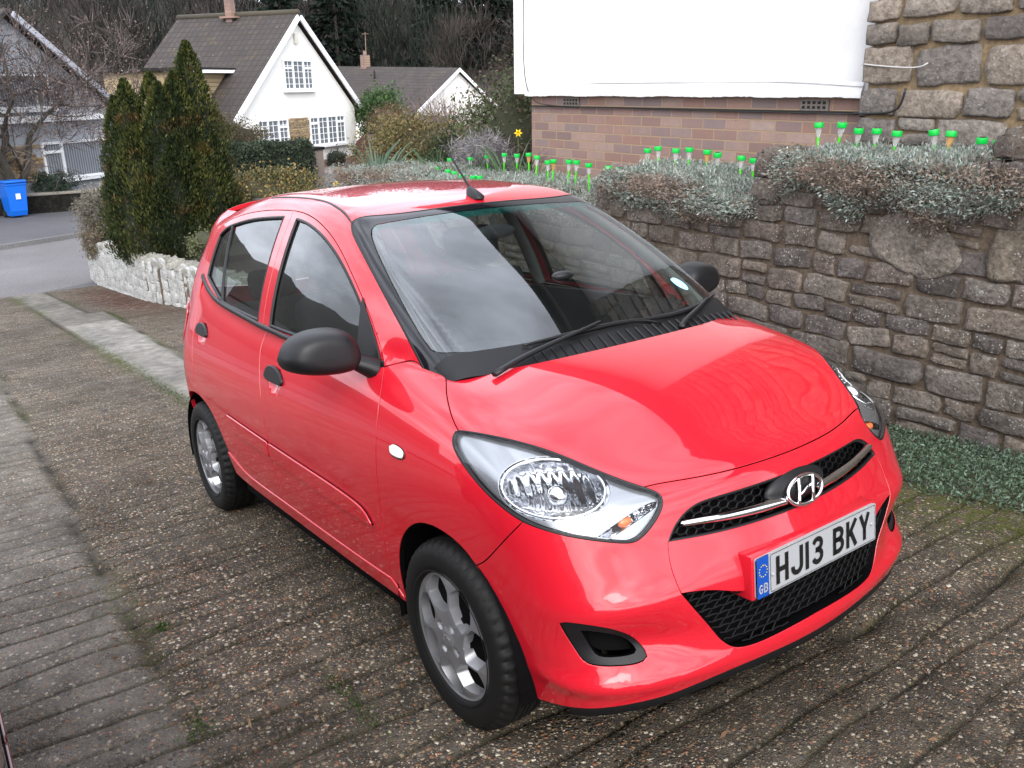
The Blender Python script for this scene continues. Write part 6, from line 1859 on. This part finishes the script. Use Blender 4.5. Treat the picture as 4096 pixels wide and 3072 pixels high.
for s in (1, -1):
    hl = empty('headlight', parent=car)
    fix = lambda A_: A_ if s == 1 else A_.mirrored()
    a = Acc(); panel(a, FL, FRONT, LO, ds=.014, grid=.024, inset=.004, rim=.012, off=.001)
    fix(a).build('lens', M_LENS, hl)
    a = Acc(); panel(a, FLAMP, FRONT, LO, ds=.012, grid=.0085, inset=.004, rim=0)
    fix(a).build('reflector', M_REFL, hl)
    # silver bezel sheet round the bowl and the flasher
    bowl = [qb + qx * math.cos(t) + qy * math.sin(t) for t in np.linspace(0, 2 * math.pi, 40)]
    bz = lift(FL, FRONT, np.array(bowl))
    ind = [qi + .86 * qix * math.copysign(abs(math.cos(t)) ** .7, math.cos(t)) + .80 * qiy * math.copysign(abs(math.sin(t)) ** .7, math.sin(t)) for t in np.linspace(0, 2 * math.pi, 40)]
    iz = lift(FL, FRONT, np.array(ind))
    big2 = lift(FL, FRONT, np.array([qb + (qx * math.cos(t) + qy * math.sin(t)) * 1.06 for t in np.linspace(0, 2 * math.pi, 40)]))
    a = Acc(); panel(a, shell(FL, -.013), FRONT, LO, holes=[[big2], [iz]], ds=.012, grid=.018, inset=.006, rim=0, hole_rim=.02)
    fix(a).build('bezel', M_SATIN, hl)
    a = Acc()
    lp = loop3(LO, .012); lp = on(FL, FRONT, lp, -.004)
    strip_mesh(a, lp, grad(FL, lp), .0085, .0055, 0, True)
    fix(a).build('gasket', M_BLACK, hl)
    a = Acc()
    bz2 = on(FL, FRONT, bz[:-1], -.012)
    strip_mesh(a, bz2, grad(FL, bz2), .006, .004, 0, True)
    fix(a).build('bowl_ring', M_CHROME, hl)
    bm = bmesh.new()
    n0 = grad(FL, LC[None])[0]
    blob(bm, LC - n0 * .045 + np.array([.012, .012, .0]), None, (.030, .026, .026))
    for t in np.linspace(.02, .09, 3): pass
    ob = finish(bm, 'bulb_shield', M_CHROME, hl)
    bm = bmesh.new()
    n1 = grad(FL, IC[None])[0]
    blob(bm, IC - n1 * .026, None, (.012, .022, .014))
    o2 = finish(bm, 'flasher_bulb', M_ORANGE, hl)
    if s == -1:
        for o in (ob, o2):
            for v in o.data.vertices: v.co.y *= -1
            o.data.flip_normals()

# --- body sides, doors, wings
PBOT = [(-.25, -.63, 1.035), (-.207, -.625, 1.03), (-.154, -.613, 1.021)]
door_fr = FRAME[I_B:] 
for s in (1, -1):
    fix = lambda A_: A_ if s == 1 else A_.mirrored()
    # wing
    a = Acc()
    panel(a, FU, FRONT, [PBOT, HOOD_SIDE, LAMP_FEND[::-1], FEND_CUT, F_ARCH, [(-.301, -.753, .285), (-.335, -.762, .318), (-.367, -.766, .345)], DOOR_F[::-1], PILLAR_SEAM], ds=.014, grid=.026, rim=.02)
    wing = fix(a).build('front_wing', M_RED, car)
    a = Acc()
    REP = [(-.238, -.777, .826), (-.222, -.775, .834), (-.206, -.774, .836), (-.175, -.774, .832), (-.158, -.774, .826), (-.154, -.777, .812), (-.160, -.779, .802), (-.19, -.78, .799), (-.225, -.781, .801), (-.238, -.78, .808)]
    panel(a, shell(FL, .007), FRONT, [REP + REP[:1]], ds=.008, grid=.01, inset=.003, rim=.008, edge=.003)
    rp = fix(a).build('side_repeater', plain('repeater_lens', (.80, .78, .74), .12, 0, Coat_Weight=1.0), wing)
    a = Acc(); lp = on(FL, FRONT, loop3([REP + REP[:1]], .008), .001)
    strip_mesh(a, lp, grad(FL, lp), .004, .004, 0, True)
    fix(a).build('repeater_seal', M_BLACK, rp)
    # fixed body side: pillar, roof rail, quarter
    a = Acc()
    panel(a, FU, SIDE, [W_SCREEN, ROOF_EDGE, REAR_EDGE, R_ARCH2[::-1], R_SEAM, FRAME, PILLAR_SEAM], ds=.016, grid=.026, rim=.02, rimmi=0)
    panel(a, FL, SIDE, [SILL_TOP, SILL_TOP2, [(-1.958, -.778, .42), (-1.94, -.772, .375), (-1.925, -.767, .325)], [(-1.925, -.767, .318), (-1.81, -.768, .305), (-1.60, -.771, .300), (-1.13, -.774, .298), (-.787, -.771, .293), (-.434, -.761, .288), (-.301, -.753, .285)], [(-.301, -.753, .285), (-.335, -.762, .318), (-.367, -.766, .345)]], ds=.018, grid=.02, rim=.03, off=.006, edge=.004, inset=.001)
    side = fix(a).build('body_side', M_RED, car)
    # front door
    a = Acc()
    panel(a, FD, SIDE, [DOOR_F, SILL_TOP, B_SEAM, BELT_F], ds=.016, grid=.018)
    panel(a, FG, SIDE, [door_fr, BELT_F[::-1], B_TOP], holes=[WIN_F], ds=.014, grid=.03, rim=.02)
    fd = fix(a).build('front_door', M_RED, car)
    a = Acc(); panel(a, shell(FG, -.009), SIDE, WIN_F, ds=.016, grid=.04, inset=-.008, rim=0)
    fix(a).build('window', M_SIDE, fd)
    a = Acc(); lp = on(FG, SIDE, loop3(WIN_F, .014), -.003); strip_mesh(a, lp, grad(FG, lp), .014, .005, 0, True)
    fix(a).build('window_seal', M_BLACK, fd)
    a = Acc(); panel(a, shell(FL, .011), SIDE, RUB_F, ds=.012, grid=.02, inset=.001, rim=.013, edge=.004)
    fix(a).build('rub_strip', M_RED, fd)
    a = Acc(); panel(a, shell(FG, .006), SIDE, SAIL, ds=.012, grid=.02, inset=0, rim=.02, edge=.004)
    fix(a).build('mirror_sail', M_BLACK, fd)
    # rear door
    a = Acc()
    panel(a, FD, SIDE, [B_SEAM, BELT_R[::-1], R_SEAM[::-1], R_ARCH[::-1], SILL_TOP2[::-1]], ds=.016, grid=.018)
    panel(a, FG, SIDE, [FRAME[:I_B + 1], B_TOP[::-1], BELT_R[::-1]], holes=[WIN_R], ds=.014, grid=.03, rim=.02)
    rdr = fix(a).build('rear_door', M_RED, car)
    a = Acc(); panel(a, shell(FG, -.009), SIDE, WIN_R, ds=.016, grid=.04, inset=-.008, rim=0)
    fix(a).build('window', M_SIDE, rdr)
    a = Acc(); lp = on(FG, SIDE, loop3(WIN_R, .014), -.003); strip_mesh(a, lp, grad(FG, lp), .014, .005, 0, True)
    dv = on(FG, SIDE, bspl([(-2.15, -.539, 1.441), (-2.065, -.62, 1.28), (-1.985, -.696, 1.118)], .02), -.004)
    strip_mesh(a, dv, grad(FG, dv), .022, .006)
    fix(a).build('window_seal', M_BLACK, rdr)
    a = Acc(); panel(a, shell(FL, .011), SIDE, RUB_R, ds=.012, grid=.02, inset=.001, rim=.013, edge=.004)
    fix(a).build('rub_strip', M_RED, rdr)
    # belt mouldings
    for pts, par in ((BELT_F[:4] + [(-.50, -.70, 1.008)], fd), (BELT_R, rdr)):
        a = Acc()
        P = on(FU, SIDE, bspl([(x_, y_, z_ + .012) for x_, y_, z_ in pts], .02), .003)
        strip_mesh(a, P, grad(FU, P), .021, .005)
        fix(a).build('belt_moulding', M_BLACK, par)
    # handles
    for (cx, cz, par) in ((-1.19, .905, fd), (-2.205, .975, rdr)):
        hd = [(cx - .092, cz - .012), (cx - .085, cz + .016), (cx - .05, cz + .026), (cx + .0, cz + .026), (cx + .055, cz + .012), (cx + .090, cz - .012), (cx + .094, cz - .026), (cx + .05, cz - .026), (cx - .03, cz - .025), (cx - .085, cz - .021)]
        hd = [(x_, -.77, z_) for x_, z_ in hd]
        a = Acc(); panel(a, shell(FL, .012), SIDE, [hd + hd[:1]], ds=.01, grid=.014, inset=.0, rim=.014, edge=.007)
        h_ = fix(a).build('door_handle', M_BLACK, par)
    # door mirror: rounded shell, arm
    bm = bmesh.new()
    nu, nv = 44, 16
    rings = []
    OUT = [(-.992, 1.092), (-.978, 1.130), (-.951, 1.156), (-.905, 1.171), (-.856, 1.174), (-.794, 1.166), (-.757, 1.142), (-.742, 1.105), (-.738, 1.066), (-.744, 1.030), (-.80, 1.019), (-.87, 1.024), (-.93, 1.036), (-.972, 1.053), (-.989, 1.072), (-.992, 1.092)]
    ou = bspl(OUT, .004)
    ou = ou[np.linspace(0, len(ou) - 1, nu + 1).astype(int)[:-1]]
    MC = np.array([-.862, 1.092]); MS = np.array([.018, -.007])
    for i in range(nv + 1):
        t = i / nv                        # 0 = rim facing backwards, 1 = front pole
        k = math.cos(t * math.pi / 2) ** .40
        rings.append([bm.verts.new((-.545 + .105 * math.sin(t * math.pi / 2) ** .9 + .10 * (q[0] - MC[0]) * k, MC[0] + MS[0] + (q[0] - MC[0]) * k, MC[1] + MS[1] + (q[1] - MC[1]) * k)) for q in ou])
    for i in range(nv):
        for j in range(nu):
            bm.faces.new((rings[i][j], rings[i][(j + 1) % nu], rings[i + 1][(j + 1) % nu], rings[i + 1][j]))
    bm.faces.new(rings[0])
    bm.faces.new(rings[-1][::-1])
    tube(bm, [(-.50, -.80, 1.052), (-.485, -.75, 1.046), (-.475, -.715, 1.03), (-.47, -.69, 1.015)], [.030, .034, .044, .05], 14, flat=.75)
    bmesh.ops.recalc_face_normals(bm, faces=bm.faces)
    if s == -1:
        bmesh.ops.scale(bm, vec=(1, -1, 1), verts=bm.verts)
        bmesh.ops.reverse_faces(bm, faces=bm.faces)
    mo = finish(bm, 'side_mirror', M_BLACK, fd, 50)
    bm = bmesh.new()
    box(bm, (-.540, -s * .845, 1.085), (.004, .15, .085), None, 0, .001)
    finish(bm, 'mirror_glass', M_CHROME, mo)
# --- roof, tailgate
a = Acc()
panel(a, FG, SIDE, sym([W_TOP[::-1], ROOF_EDGE, [(-2.56, -.40, 1.47), (-2.625, -.2, 1.485), (-2.635, 0, 1.488)]]), ds=.02, grid=.030, rim=.012, rimmi=0, off=.0015)
roof = a.build('roof', M_RED, car)
for s in (1, -1):
    a = Acc()
    P = on(FG, SIDE, bspl([(x_ + (.012 if i == 0 else 0), y_ - .001, z_) for i, (x_, y_, z_) in enumerate(ROOF_EDGE[:7])], .02), -.001)
    strip_mesh(a, P, grad(FG, P), .016, .002)
    (a if s == 1 else a.mirrored()).build('roof_strip', M_BLACK, roof)
a = Acc()
panel(a, FU, REAR, sym([[(-2.55, 0, 1.50), (-2.545, -.2, 1.497), (-2.535, -.41, 1.475)], [(-2.535, -.41, 1.475)] + REAR_EDGE[1:], R_ARCH3, [(-2.685, -.745, .27), (-2.74, -.6, .26), (-2.80, -.3, .26), (-2.81, 0, .26)]]),
      holes=[sym([[(-2.66, 0, 1.40), (-2.65, -.3, 1.385), (-2.63, -.45, 1.35)], [(-2.63, -.45, 1.35), (-2.70, -.55, 1.12)], [(-2.70, -.55, 1.12), (-2.77, -.3, 1.09), (-2.78, 0, 1.085)]])], ds=.02, grid=.04, rim=.02, rimmi=0)
tg = a.build('tailgate', M_RED, car)
a = Acc()
panel(a, shell(FU, -.005), REAR, sym([[(-2.66, 0, 1.40), (-2.65, -.3, 1.385), (-2.63, -.45, 1.35)], [(-2.63, -.45, 1.35), (-2.70, -.55, 1.12)], [(-2.70, -.55, 1.12), (-2.77, -.3, 1.09), (-2.78, 0, 1.085)]]), ds=.03, grid=.06, inset=-.006, rim=0)
a.build('rear_window', M_SIDE, tg)
for s in (1, -1):
    TL = [(-2.60, -.705, 1.02), (-2.62, -.70, 1.05), (-2.68, -.62, 1.06), (-2.73, -.55, 1.03), (-2.75, -.57, .90), (-2.72, -.64, .83), (-2.64, -.72, .82), (-2.60, -.74, .88)]
    a = Acc(); panel(a, shell(FU, .010), REAR, [TL + TL[:1]], ds=.014, grid=.024, inset=0, rim=.012, edge=.006)
    (a if s == 1 else a.mirrored()).build('tail_light', M_TAIL, tg)
# --- windscreen: black border, sun band, clear field
WS_LOOP = sym([W_TOP[::-1], W_SCREEN[::-1], [(-.25, -.63, 1.035), (-.19, -.60, 1.01), (-.10, -.5, .99), (-.03, -.2, .985), (-.02, 0, .985)]])
a = Acc()
panel(a, shell(FG, .0005), SIDE, WS_LOOP, holes=[sym(CLEAR)], ds=.012, grid=.015, inset=.004, rim=.01, hole_rim=0, mi=0)
BAND = sym([CLEAR[0], [(-.782, -.465, 1.446), (-.765, -.495, 1.434), (-.75, -.503, 1.426)], [(-.75, -.503, 1.426), (-.748, -.3, 1.435), (-.748, 0, 1.441)]])
REST = sym([[(-.748, 0, 1.441), (-.748, -.3, 1.435), (-.75, -.503, 1.426)], [(-.75, -.503, 1.426), (-.712, -.525, 1.403), (-.555, -.565, 1.31), (-.404, -.592, 1.212), (-.29, -.605, 1.128), (-.231, -.600, 1.09)], CLEAR[2]])
panel(a, FG, SIDE, BAND, ds=.016, grid=.04, inset=0, rim=0, mi=1)
panel(a, FG, SIDE, REST, ds=.016, grid=.018, inset=0, rim=0, mi=2)
ws = a.build('windscreen', [M_GLOSSB, M_TEAL, M_SCREEN], car)
a = Acc()
wl = loop3([W_SCREEN, W_TOP], .02); wl = np.vstack([wl, mir(wl)[::-1][1:]])
wl = on(FG, SIDE, wl, -.001)
strip_mesh(a, wl, grad(FG, wl), .010, .003)
a.build('screen_seal', M_BLACK, ws)
a = Acc()
ST = [(-.274, .455, 1.157), (-.282, .47, 1.160), (-.28, .484, 1.159), (-.26, .499, 1.145), (-.235, .500, 1.128), (-.218, .493, 1.118), (-.215, .478, 1.117), (-.228, .463, 1.126), (-.25, .452, 1.142)]
panel(a, shell(FG, .0012), SIDE, [ST + ST[:1]], ds=.006, grid=.01, inset=0, rim=0)
a.build('windscreen_sticker', M_PALEBLUE, ws)
# --- cowl panel and wipers
a = Acc()
CW = sym([[(-.145, 0, 1.062), (-.14, -.3, 1.056), (-.165, -.52, 1.045), (-.20, -.60, 1.035)], [(-.20, -.60, 1.035), (-.154, -.613, 1.021)], HOOD_REAR])
panel(a, lambda P: FG(P) + .000 * P[..., 0], SIDE, sym([[(-.118, 0, 1.058), (-.125, -.3, 1.056), (-.16, -.50, 1.05), (-.20, -.60, 1.035)], [(-.20, -.60, 1.035), (-.154, -.613, 1.021)], [(-.13, -.6, 1.0), (-.06, -.44, .995), (-.02, -.2, .99), (-.02, 0, .99)]]), ds=.02, grid=.03, inset=0, rim=.01, off=.004)
cowl = a.build('cowl_panel', M_BLACK, car)
bm = bmesh.new()
for y in np.arange(-.30, .56, .035):
    P = on(FG, SIDE, np.array([(-.03, y, .99), (-.09, y, 1.03)]), .007)
    tube(bm, P, .004, 4)
finish(bm, 'cowl_grille', M_BLACK, cowl, 0)
def wiper(blade, arm):
    w_ = empty('wiper', parent=car)
    bm = bmesh.new()
    P = on(FG, SIDE, bspl(blade, .02), .012)
    tube(bm, P, [.004 + .004 * math.sin(math.pi * i / (len(P) - 1)) for i in range(len(P))], 6)
    P2 = on(FG, SIDE, bspl(blade, .02), .003)
    tube(bm, P2, .0035, 4)
    finish(bm, 'blade', M_BLACK, w_, 50)
    bm = bmesh.new()
    A_ = on(FG, SIDE, bspl(arm, .03), .024)
    tube(bm, A_, [.013 - .006 * i / (len(A_) - 1) for i in range(len(A_))], 6, flat=.7)
    finish(bm, 'arm', M_BLACK, w_, 50)
wiper([(-.115, -.33, 1.060), (-.112, -.23, 1.058), (-.112, -.1, 1.060), (-.113, .06, 1.062), (-.103, .146, 1.055), (-.08, .20, 1.045)], [(-.035, -.44, 1.00), (-.055, -.37, 1.02), (-.075, -.25, 1.035), (-.095, -.12, 1.05), (-.112, -.03, 1.06)])
wiper([(-.112, .09, 1.062), (-.10, .2, 1.056), (-.105, .33, 1.055), (-.13, .44, 1.062), (-.165, .535, 1.078)], [(-.03, .22, 1.01), (-.045, .255, 1.03), (-.07, .31, 1.04), (-.11, .40, 1.055), (-.13, .435, 1.064)])
# --- aerial
ar = empty('aerial', parent=car)
ar.location = tuple(on(FG, SIDE, np.array([[-.885, .025, 1.49]]))[0])
bm = bmesh.new()
P = []
for i, (x_, hw, hh) in enumerate([(.040, .012, .004), (.028, .021, .016), (.0, .026, .030), (-.028, .023, .044), (-.045, .016, .050), (-.056, .008, .046)]):
    P.append([bm.verts.new((x_, hw * math.cos(t), -.004 if math.sin(t) < -.1 else hh * max(0, math.sin(t)) ** .7)) for t in np.linspace(-math.pi / 2, 1.5 * math.pi, 14, endpoint=False)])
for i in range(len(P) - 1):
    for j in range(14): bm.faces.new((P[i][j], P[i][(j + 1) % 14], P[i + 1][(j + 1) % 14], P[i + 1][j]))
bm.faces.new(P[0][::-1]); bm.faces.new(P[-1])
bmesh.ops.recalc_face_normals(bm, faces=bm.faces)
finish(bm, 'aerial_base', M_BLACK, ar, 50)
bm = bmesh.new()
N_ = 40
tube(bm, [(-.042 - .165 * t, 0, .042 + .175 * t) for t in np.linspace(0, 1, N_)], [.0042 + .0014 * (i % 2) - .0012 * i / N_ for i in range(N_)], 8)
finish(bm, 'aerial_rod', M_BLACK, ar, 60)

# --- wheels (axle along y, outer face towards -y)
def hubcap_mesh():
    R_ = .2005
    rr = np.concatenate([np.linspace(0, .075, 14)[:-1], np.linspace(.075, .190, 44), np.linspace(.1915, R_, 8)])
    sl, sr = .013, .0045                    # wide lit bevel on one side of each opening, sharp edge on the other
    V, mi, Fs = [], [], []
    NS, NH = 7, 7
    for r in rr:
        p = 2 * math.pi * r / 7
        s_ = max(0.0, 1 - abs((r - .1335) / .0535) ** 2.8)
        w = .054 * s_ ** .55 * min(1.0, max(.25, (r - .045) / .085)) * max(.62, min(1, 1 - (r - .150) / .12))
        w = min(w, p * .5 - .012) if r > .07 else 0.0
        w = max(w, 0.0)
        D = .030 * min(1.0, w / .012)
        a, b = min(sl, max(0, p / 2 - w)) * min(1, w / .02), min(sr, max(0, p / 2 - w)) * min(1, w / .02)
        cols = list(np.linspace(-p / 2, -(w + a), NS)) + list(np.linspace(-w, w, NH)) + list(np.linspace(w + b, p / 2, NS)[:-1])
        dep = [0] * NS + [1] * NH + [0] * (NS - 1)
        tw = float(np.interp(r, [0, .07, .12, .18, .2], [0, 0, .10, .20, .23]))
        for k in range(7):
            for c, d in zip(cols, dep):
                th = (c / r if r > 1e-6 else 0) + tw + k * 2 * math.pi / 7
                x, z = r * math.cos(th), r * math.sin(th)
                H = .022 * (1 - (r / R_) ** 2) + .006 * math.exp(-((r - .193) / .005) ** 2) - .012 * min(1, max(0, (r - .196) / .005))
                H += .005 * abs(c / (p / 2 + 1e-9)) ** 2 * min(1, max(0, (r - .05) / .05)) * min(1, max(0, (.19 - r) / .02))
                H -= D * d
                if r < .033: H = .023 + .004 * min(1, max(0, (.030 - r) / .003))
                for q in range(4):
                    a_ = math.pi / 4 + q * math.pi / 2 + .2
                    dd = math.hypot(x - .050 * math.cos(a_), z - .050 * math.sin(a_))
                    H += -.010 * min(1, max(0, (.0135 - dd) / .003)) + .006 * min(1, max(0, (.0085 - dd) / .002))
                V.append((x, -H, z)); mi.append(d if D > .012 else 0)
    nt = 7 * (NS + NH + NS - 1)
    F_, M_ = [], []
    for i in range(len(rr) - 1):
        for j in range(nt):
            q = (i * nt + j, i * nt + (j + 1) % nt, (i + 1) * nt + (j + 1) % nt, (i + 1) * nt + j)
            F_.append(q); M_.append(1 if all(mi[t] for t in q) else 0)
    return np.array(V), F_, M_
HV, HF, HMI = hubcap_mesh()
def make_wheel(parent, loc, flip, first=[None]):
    w_ = empty('wheel', loc, math.pi if flip else 0, parent)
    if first[0] is None:
        bm = bmesh.new()
        half = [(.196, -.074), (.203, -.083), (.225, -.0885), (.252, -.0875), (.268, -.080), (.279, -.071), (.2865, -.058), (.289, -.045), (.2895, -.040), (.283, -.0385), (.283, -.033), (.2895, -.0315), (.2900, -.012), (.2835, -.0105), (.2835, -.005), (.2900, -.0035)]
        prof = half + [(r_, -y_) for r_, y_ in half[::-1]]
        n_ = 144
        rings = lathe(bm, prof, n_)
        for k_, ring in enumerate(rings):
            if abs(prof[k_][1]) > .055 and prof[k_][0] > .265:
                for j in range(n_):
                    if j % 3 == 0:
                        v = ring[j]; sc_ = 1 - .011 / prof[k_][0] * (1 if prof[k_][0] > .275 else .4)
                        v.co.x *= sc_; v.co.z *= sc_
        lathe(bm, [(.200, -.0875), (.2035, -.0895), (.207, -.0885)], n_)
        bmesh.ops.recalc_face_normals(bm, faces=bm.faces)
        t_ = finish(bm, 'tyre', M_RUBBER, w_, 40)
        c_ = quick('wheel_cover', HV + [0, -.068, 0], HF, [M_SILVER, M_VOID], w_, HMI, True)
        bb = bmesh.new(); bb.from_mesh(c_.data)
        for e in bb.edges:
            if len(e.link_faces) == 2 and e.calc_face_angle(0.0) > rad(38): e.smooth = False
        bb.to_mesh(c_.data); bb.free()
        bm = bmesh.new()
        badge(bm, (0, 0, 0), .018, .012, 0, .0022)
        bmesh.ops.rotate(bm, cent=(0, 0, 0), matrix=Matrix.Rotation(-math.pi / 2, 3, 'Z'), verts=bm.verts)
        bmesh.ops.translate(bm, vec=(0, -.0945, 0), verts=bm.verts)
        finish(bm, 'cover_badge', M_SILVER, c_)
        bm = bmesh.new()
        lathe(bm, [(.0, -.018), (.19, -.018), (.198, -.07), (.198, .075), (.0, .075)], 48)
        bmesh.ops.recalc_face_normals(bm, faces=bm.faces)
        d_ = finish(bm, 'steel_rim', M_VOID, w_)
        first[0] = [t_, c_, d_]
    else:
        for o in first[0]: copy_tree(o, w_)
    return w_
for x_ in (0, -2.38):
    make_wheel(car, (x_, -.692, .287), False)
    make_wheel(car, (x_, .692, .287), True)
# --- underside, wheel wells, engine bay
bm = bmesh.new()
box(bm, (-1.16, 0, .27), (1.52, 1.46, .10))
box(bm, (-1.19, 0, .30), (2.9, .98, .16))
box(bm, (.30, 0, .42), (.42, .9, .34))
box(bm, (-2.6, 0, .36), (.26, 1.2, .22))
for x_, rx in ((0, .335), (-2.35, .385)):
    for s in (1, -1):
        n_ = 28
        V1 = [bm.verts.new((x_ + rx * math.cos(t), -s * .765, .27 + .36 * math.sin(t))) for t in np.linspace(-.15, math.pi + .15, n_)]
        V2 = [bm.verts.new((x_ + rx * math.cos(t), -s * .48, .27 + .36 * math.sin(t))) for t in np.linspace(-.15, math.pi + .15, n_)]
        for i in range(n_ - 1): bm.faces.new((V1[i], V1[i + 1], V2[i + 1], V2[i]))
        bm.faces.new(V2)
finish(bm, 'underbody', M_VOID, car, 0)
# --- inside
bm = bmesh.new()
box(bm, (-1.30, 0, .36), (2.4, 1.40, .03))
for s in (1, -1): box(bm, (-1.32, s * .662, .70), (1.8, .03, .68))
box(bm, (-2.45, 0, .70), (.06, 1.2, .60))
box(bm, (-.17, 0, .72), (.03, 1.20, .50))
cabin = finish(bm, 'cabin_floor', M_TRIM, car, 0)
a = Acc()
dash = sym([[(-.14, 0, 1.0), (-.16, -.3, .995), (-.24, -.57, .98)], [(-.24, -.57, .98), (-.40, -.62, .96), (-.52, -.62, .90)], [(-.52, -.62, .90), (-.55, -.3, .92), (-.56, 0, .93)]])
V = []
ys = np.linspace(-.655, .655, 41)
prof = [(-.10, 1.005), (-.18, 1.015), (-.30, 1.012), (-.42, .998), (-.50, .975), (-.55, .93), (-.57, .86), (-.56, .74), (-.52, .62)]
F_ = []
for i, (x_, z_) in enumerate(prof):
    for j, y_ in enumerate(ys):
        hump = .045 * math.exp(-((y_ + .33) / .17) ** 2) * math.exp(-((x_ + .44) / .10) ** 2) * (1 if z_ > .9 else 0)
        V.append((x_ - .06 * y_ * y_, y_, z_ - .05 * y_ * y_ + hump - .01 * math.cos(y_ * 9)))
for i in range(len(prof) - 1):
    for j in range(40): F_.append((i * 41 + j, i * 41 + j + 1, (i + 1) * 41 + j + 1, (i + 1) * 41 + j))
dsh = quick('dashboard', V, F_, M_TRIM, car, smooth=True)
bm = bmesh.new()
c_, R_ = Vector((-.66, -.34, .93)), Matrix.Rotation(rad(-24), 3, 'Y')
tube(bm, [c_ + R_ @ Vector((0, .185 * math.cos(t), .185 * math.sin(t))) for t in np.linspace(0, 2 * math.pi, 49)], .016, 8, caps=False)
for t in (rad(0), rad(180), rad(270)): tube(bm, [c_ + R_ @ Vector((0, .18 * math.cos(t), .18 * math.sin(t))), c_ + R_ @ Vector((.03, .05 * math.cos(t), .05 * math.sin(t)))], [.012, .02], 8)
box(bm, c_ + Vector((.03, 0, 0)), (.05, .13, .11), R_, 0, .02)
tube(bm, [c_ + Vector((.04, 0, 0)), c_ + Vector((.2, 0, -.07))], .035, 10)
finish(bm, 'steering_wheel', M_TRIM, car)
def seat(x0, y0):
    s_ = empty('seat', (x0, y0, .40), 0, car)
    bm = bmesh.new(); box(bm, (0, 0, .13), (.50, .48, .18), Matrix.Rotation(rad(-6), 3, 'Y'), 0, .06); finish(bm, 'cushion', M_CLOTH, s_, 60)
    bm = bmesh.new(); box(bm, (-.30, 0, .46), (.15, .47, .62), Matrix.Rotation(rad(-18), 3, 'Y'), 0, .06); finish(bm, 'backrest', M_CLOTH, s_, 60)
    bm = bmesh.new(); box(bm, (-.425, 0, .865), (.10, .28, .19), Matrix.Rotation(rad(-14), 3, 'Y'), 0, .045)
    for q in (-.06, .06): tube(bm, [(-.40, q, .70), (-.42, q, .83)], .007, 6)
    finish(bm, 'headrest', M_CLOTH, s_, 60)
seat(-1.02, -.34); seat(-1.02, .34)
bm = bmesh.new()
box(bm, (-1.92, 0, .55), (.48, 1.2, .20), None, 0, .06)
box(bm, (-2.20, 0, .82), (.15, 1.2, .50), Matrix.Rotation(rad(-18), 3, 'Y'), 0, .06)
for y in (-.33, .33): box(bm, (-2.31, y, 1.13), (.09, .25, .15), None, 0, .04)
finish(bm, 'rear_seat', M_CLOTH, car, 60)
bm = bmesh.new()
blob(bm, (-.74, 0, 1.375), None, (.018, .10, .028))
tube(bm, [(-.74, 0, 1.38), (-.76, 0, 1.43)], .008, 6)
finish(bm, 'rear_view_mirror', M_TRIM, car)
bm = bmesh.new()
blob(bm, (-0.366, 0.02, 1.227), None, (.030, .045, .016))
finish(bm, 'screen_mount', M_BLACK, car)
a = Acc()
panel(a, shell(FG, -.045), SIDE, sym([[(-.88, 0, 1.44), (-.90, -.46, 1.42)], [(-.90, -.46, 1.42), (-1.4, -.5, 1.46), (-2.2, -.47, 1.44), (-2.5, -.40, 1.40)], [(-2.5, -.40, 1.40), (-2.52, 0, 1.42)]]), ds=.04, grid=.08, inset=0, rim=0)
a.build('headlining', M_LINING, car)
for pts in ([(-.86, -.50, 1.44), (-.6, -.57, 1.285), (-.4, -.60, 1.15), (-.26, -.61, 1.04)], [(-1.40, -.70, 1.05), (-1.41, -.63, 1.22), (-1.42, -.50, 1.48)], [(-2.38, -.64, 1.17), (-2.36, -.55, 1.38)]):
    a = Acc()
    P = on(FG, SIDE, bspl(pts, .03), -.035)
    strip_mesh(a, P, -grad(FG, P), .085, .012)
    a.build('pillar_trim', M_LINING, car)
    a.mirrored().build('pillar_trim', M_LINING, car)
# ---- a second car, parked alongside ; only a rear wheel edge is in view
oc = empty('dark_red_car', tuple(DRIVE @ Vector((1.52, -2.69, 0))))
oc.rotation_euler = (0, -SLOPE, 0)
tag(oc, 'dark red car cut off by the left edge, showing only a black tyre', 'car')
for ch in list(car.children):
    if ch.name.split('.')[0] in ('number_plate',): continue
    copy_tree(ch, oc)
for o in [o for d in oc.children for o in d.children if o.name.startswith('side_mirror')]:
    for g in list(o.children): bpy.data.objects.remove(g)
    bpy.data.objects.remove(o)
def redye(o):
    if o.type == 'MESH':
        for s_ in o.material_slots:
            if s_.material == M_RED:
                s_.link = 'OBJECT'; s_.material = M_DKRED
    for ch in o.children: redye(ch)
redye(oc)
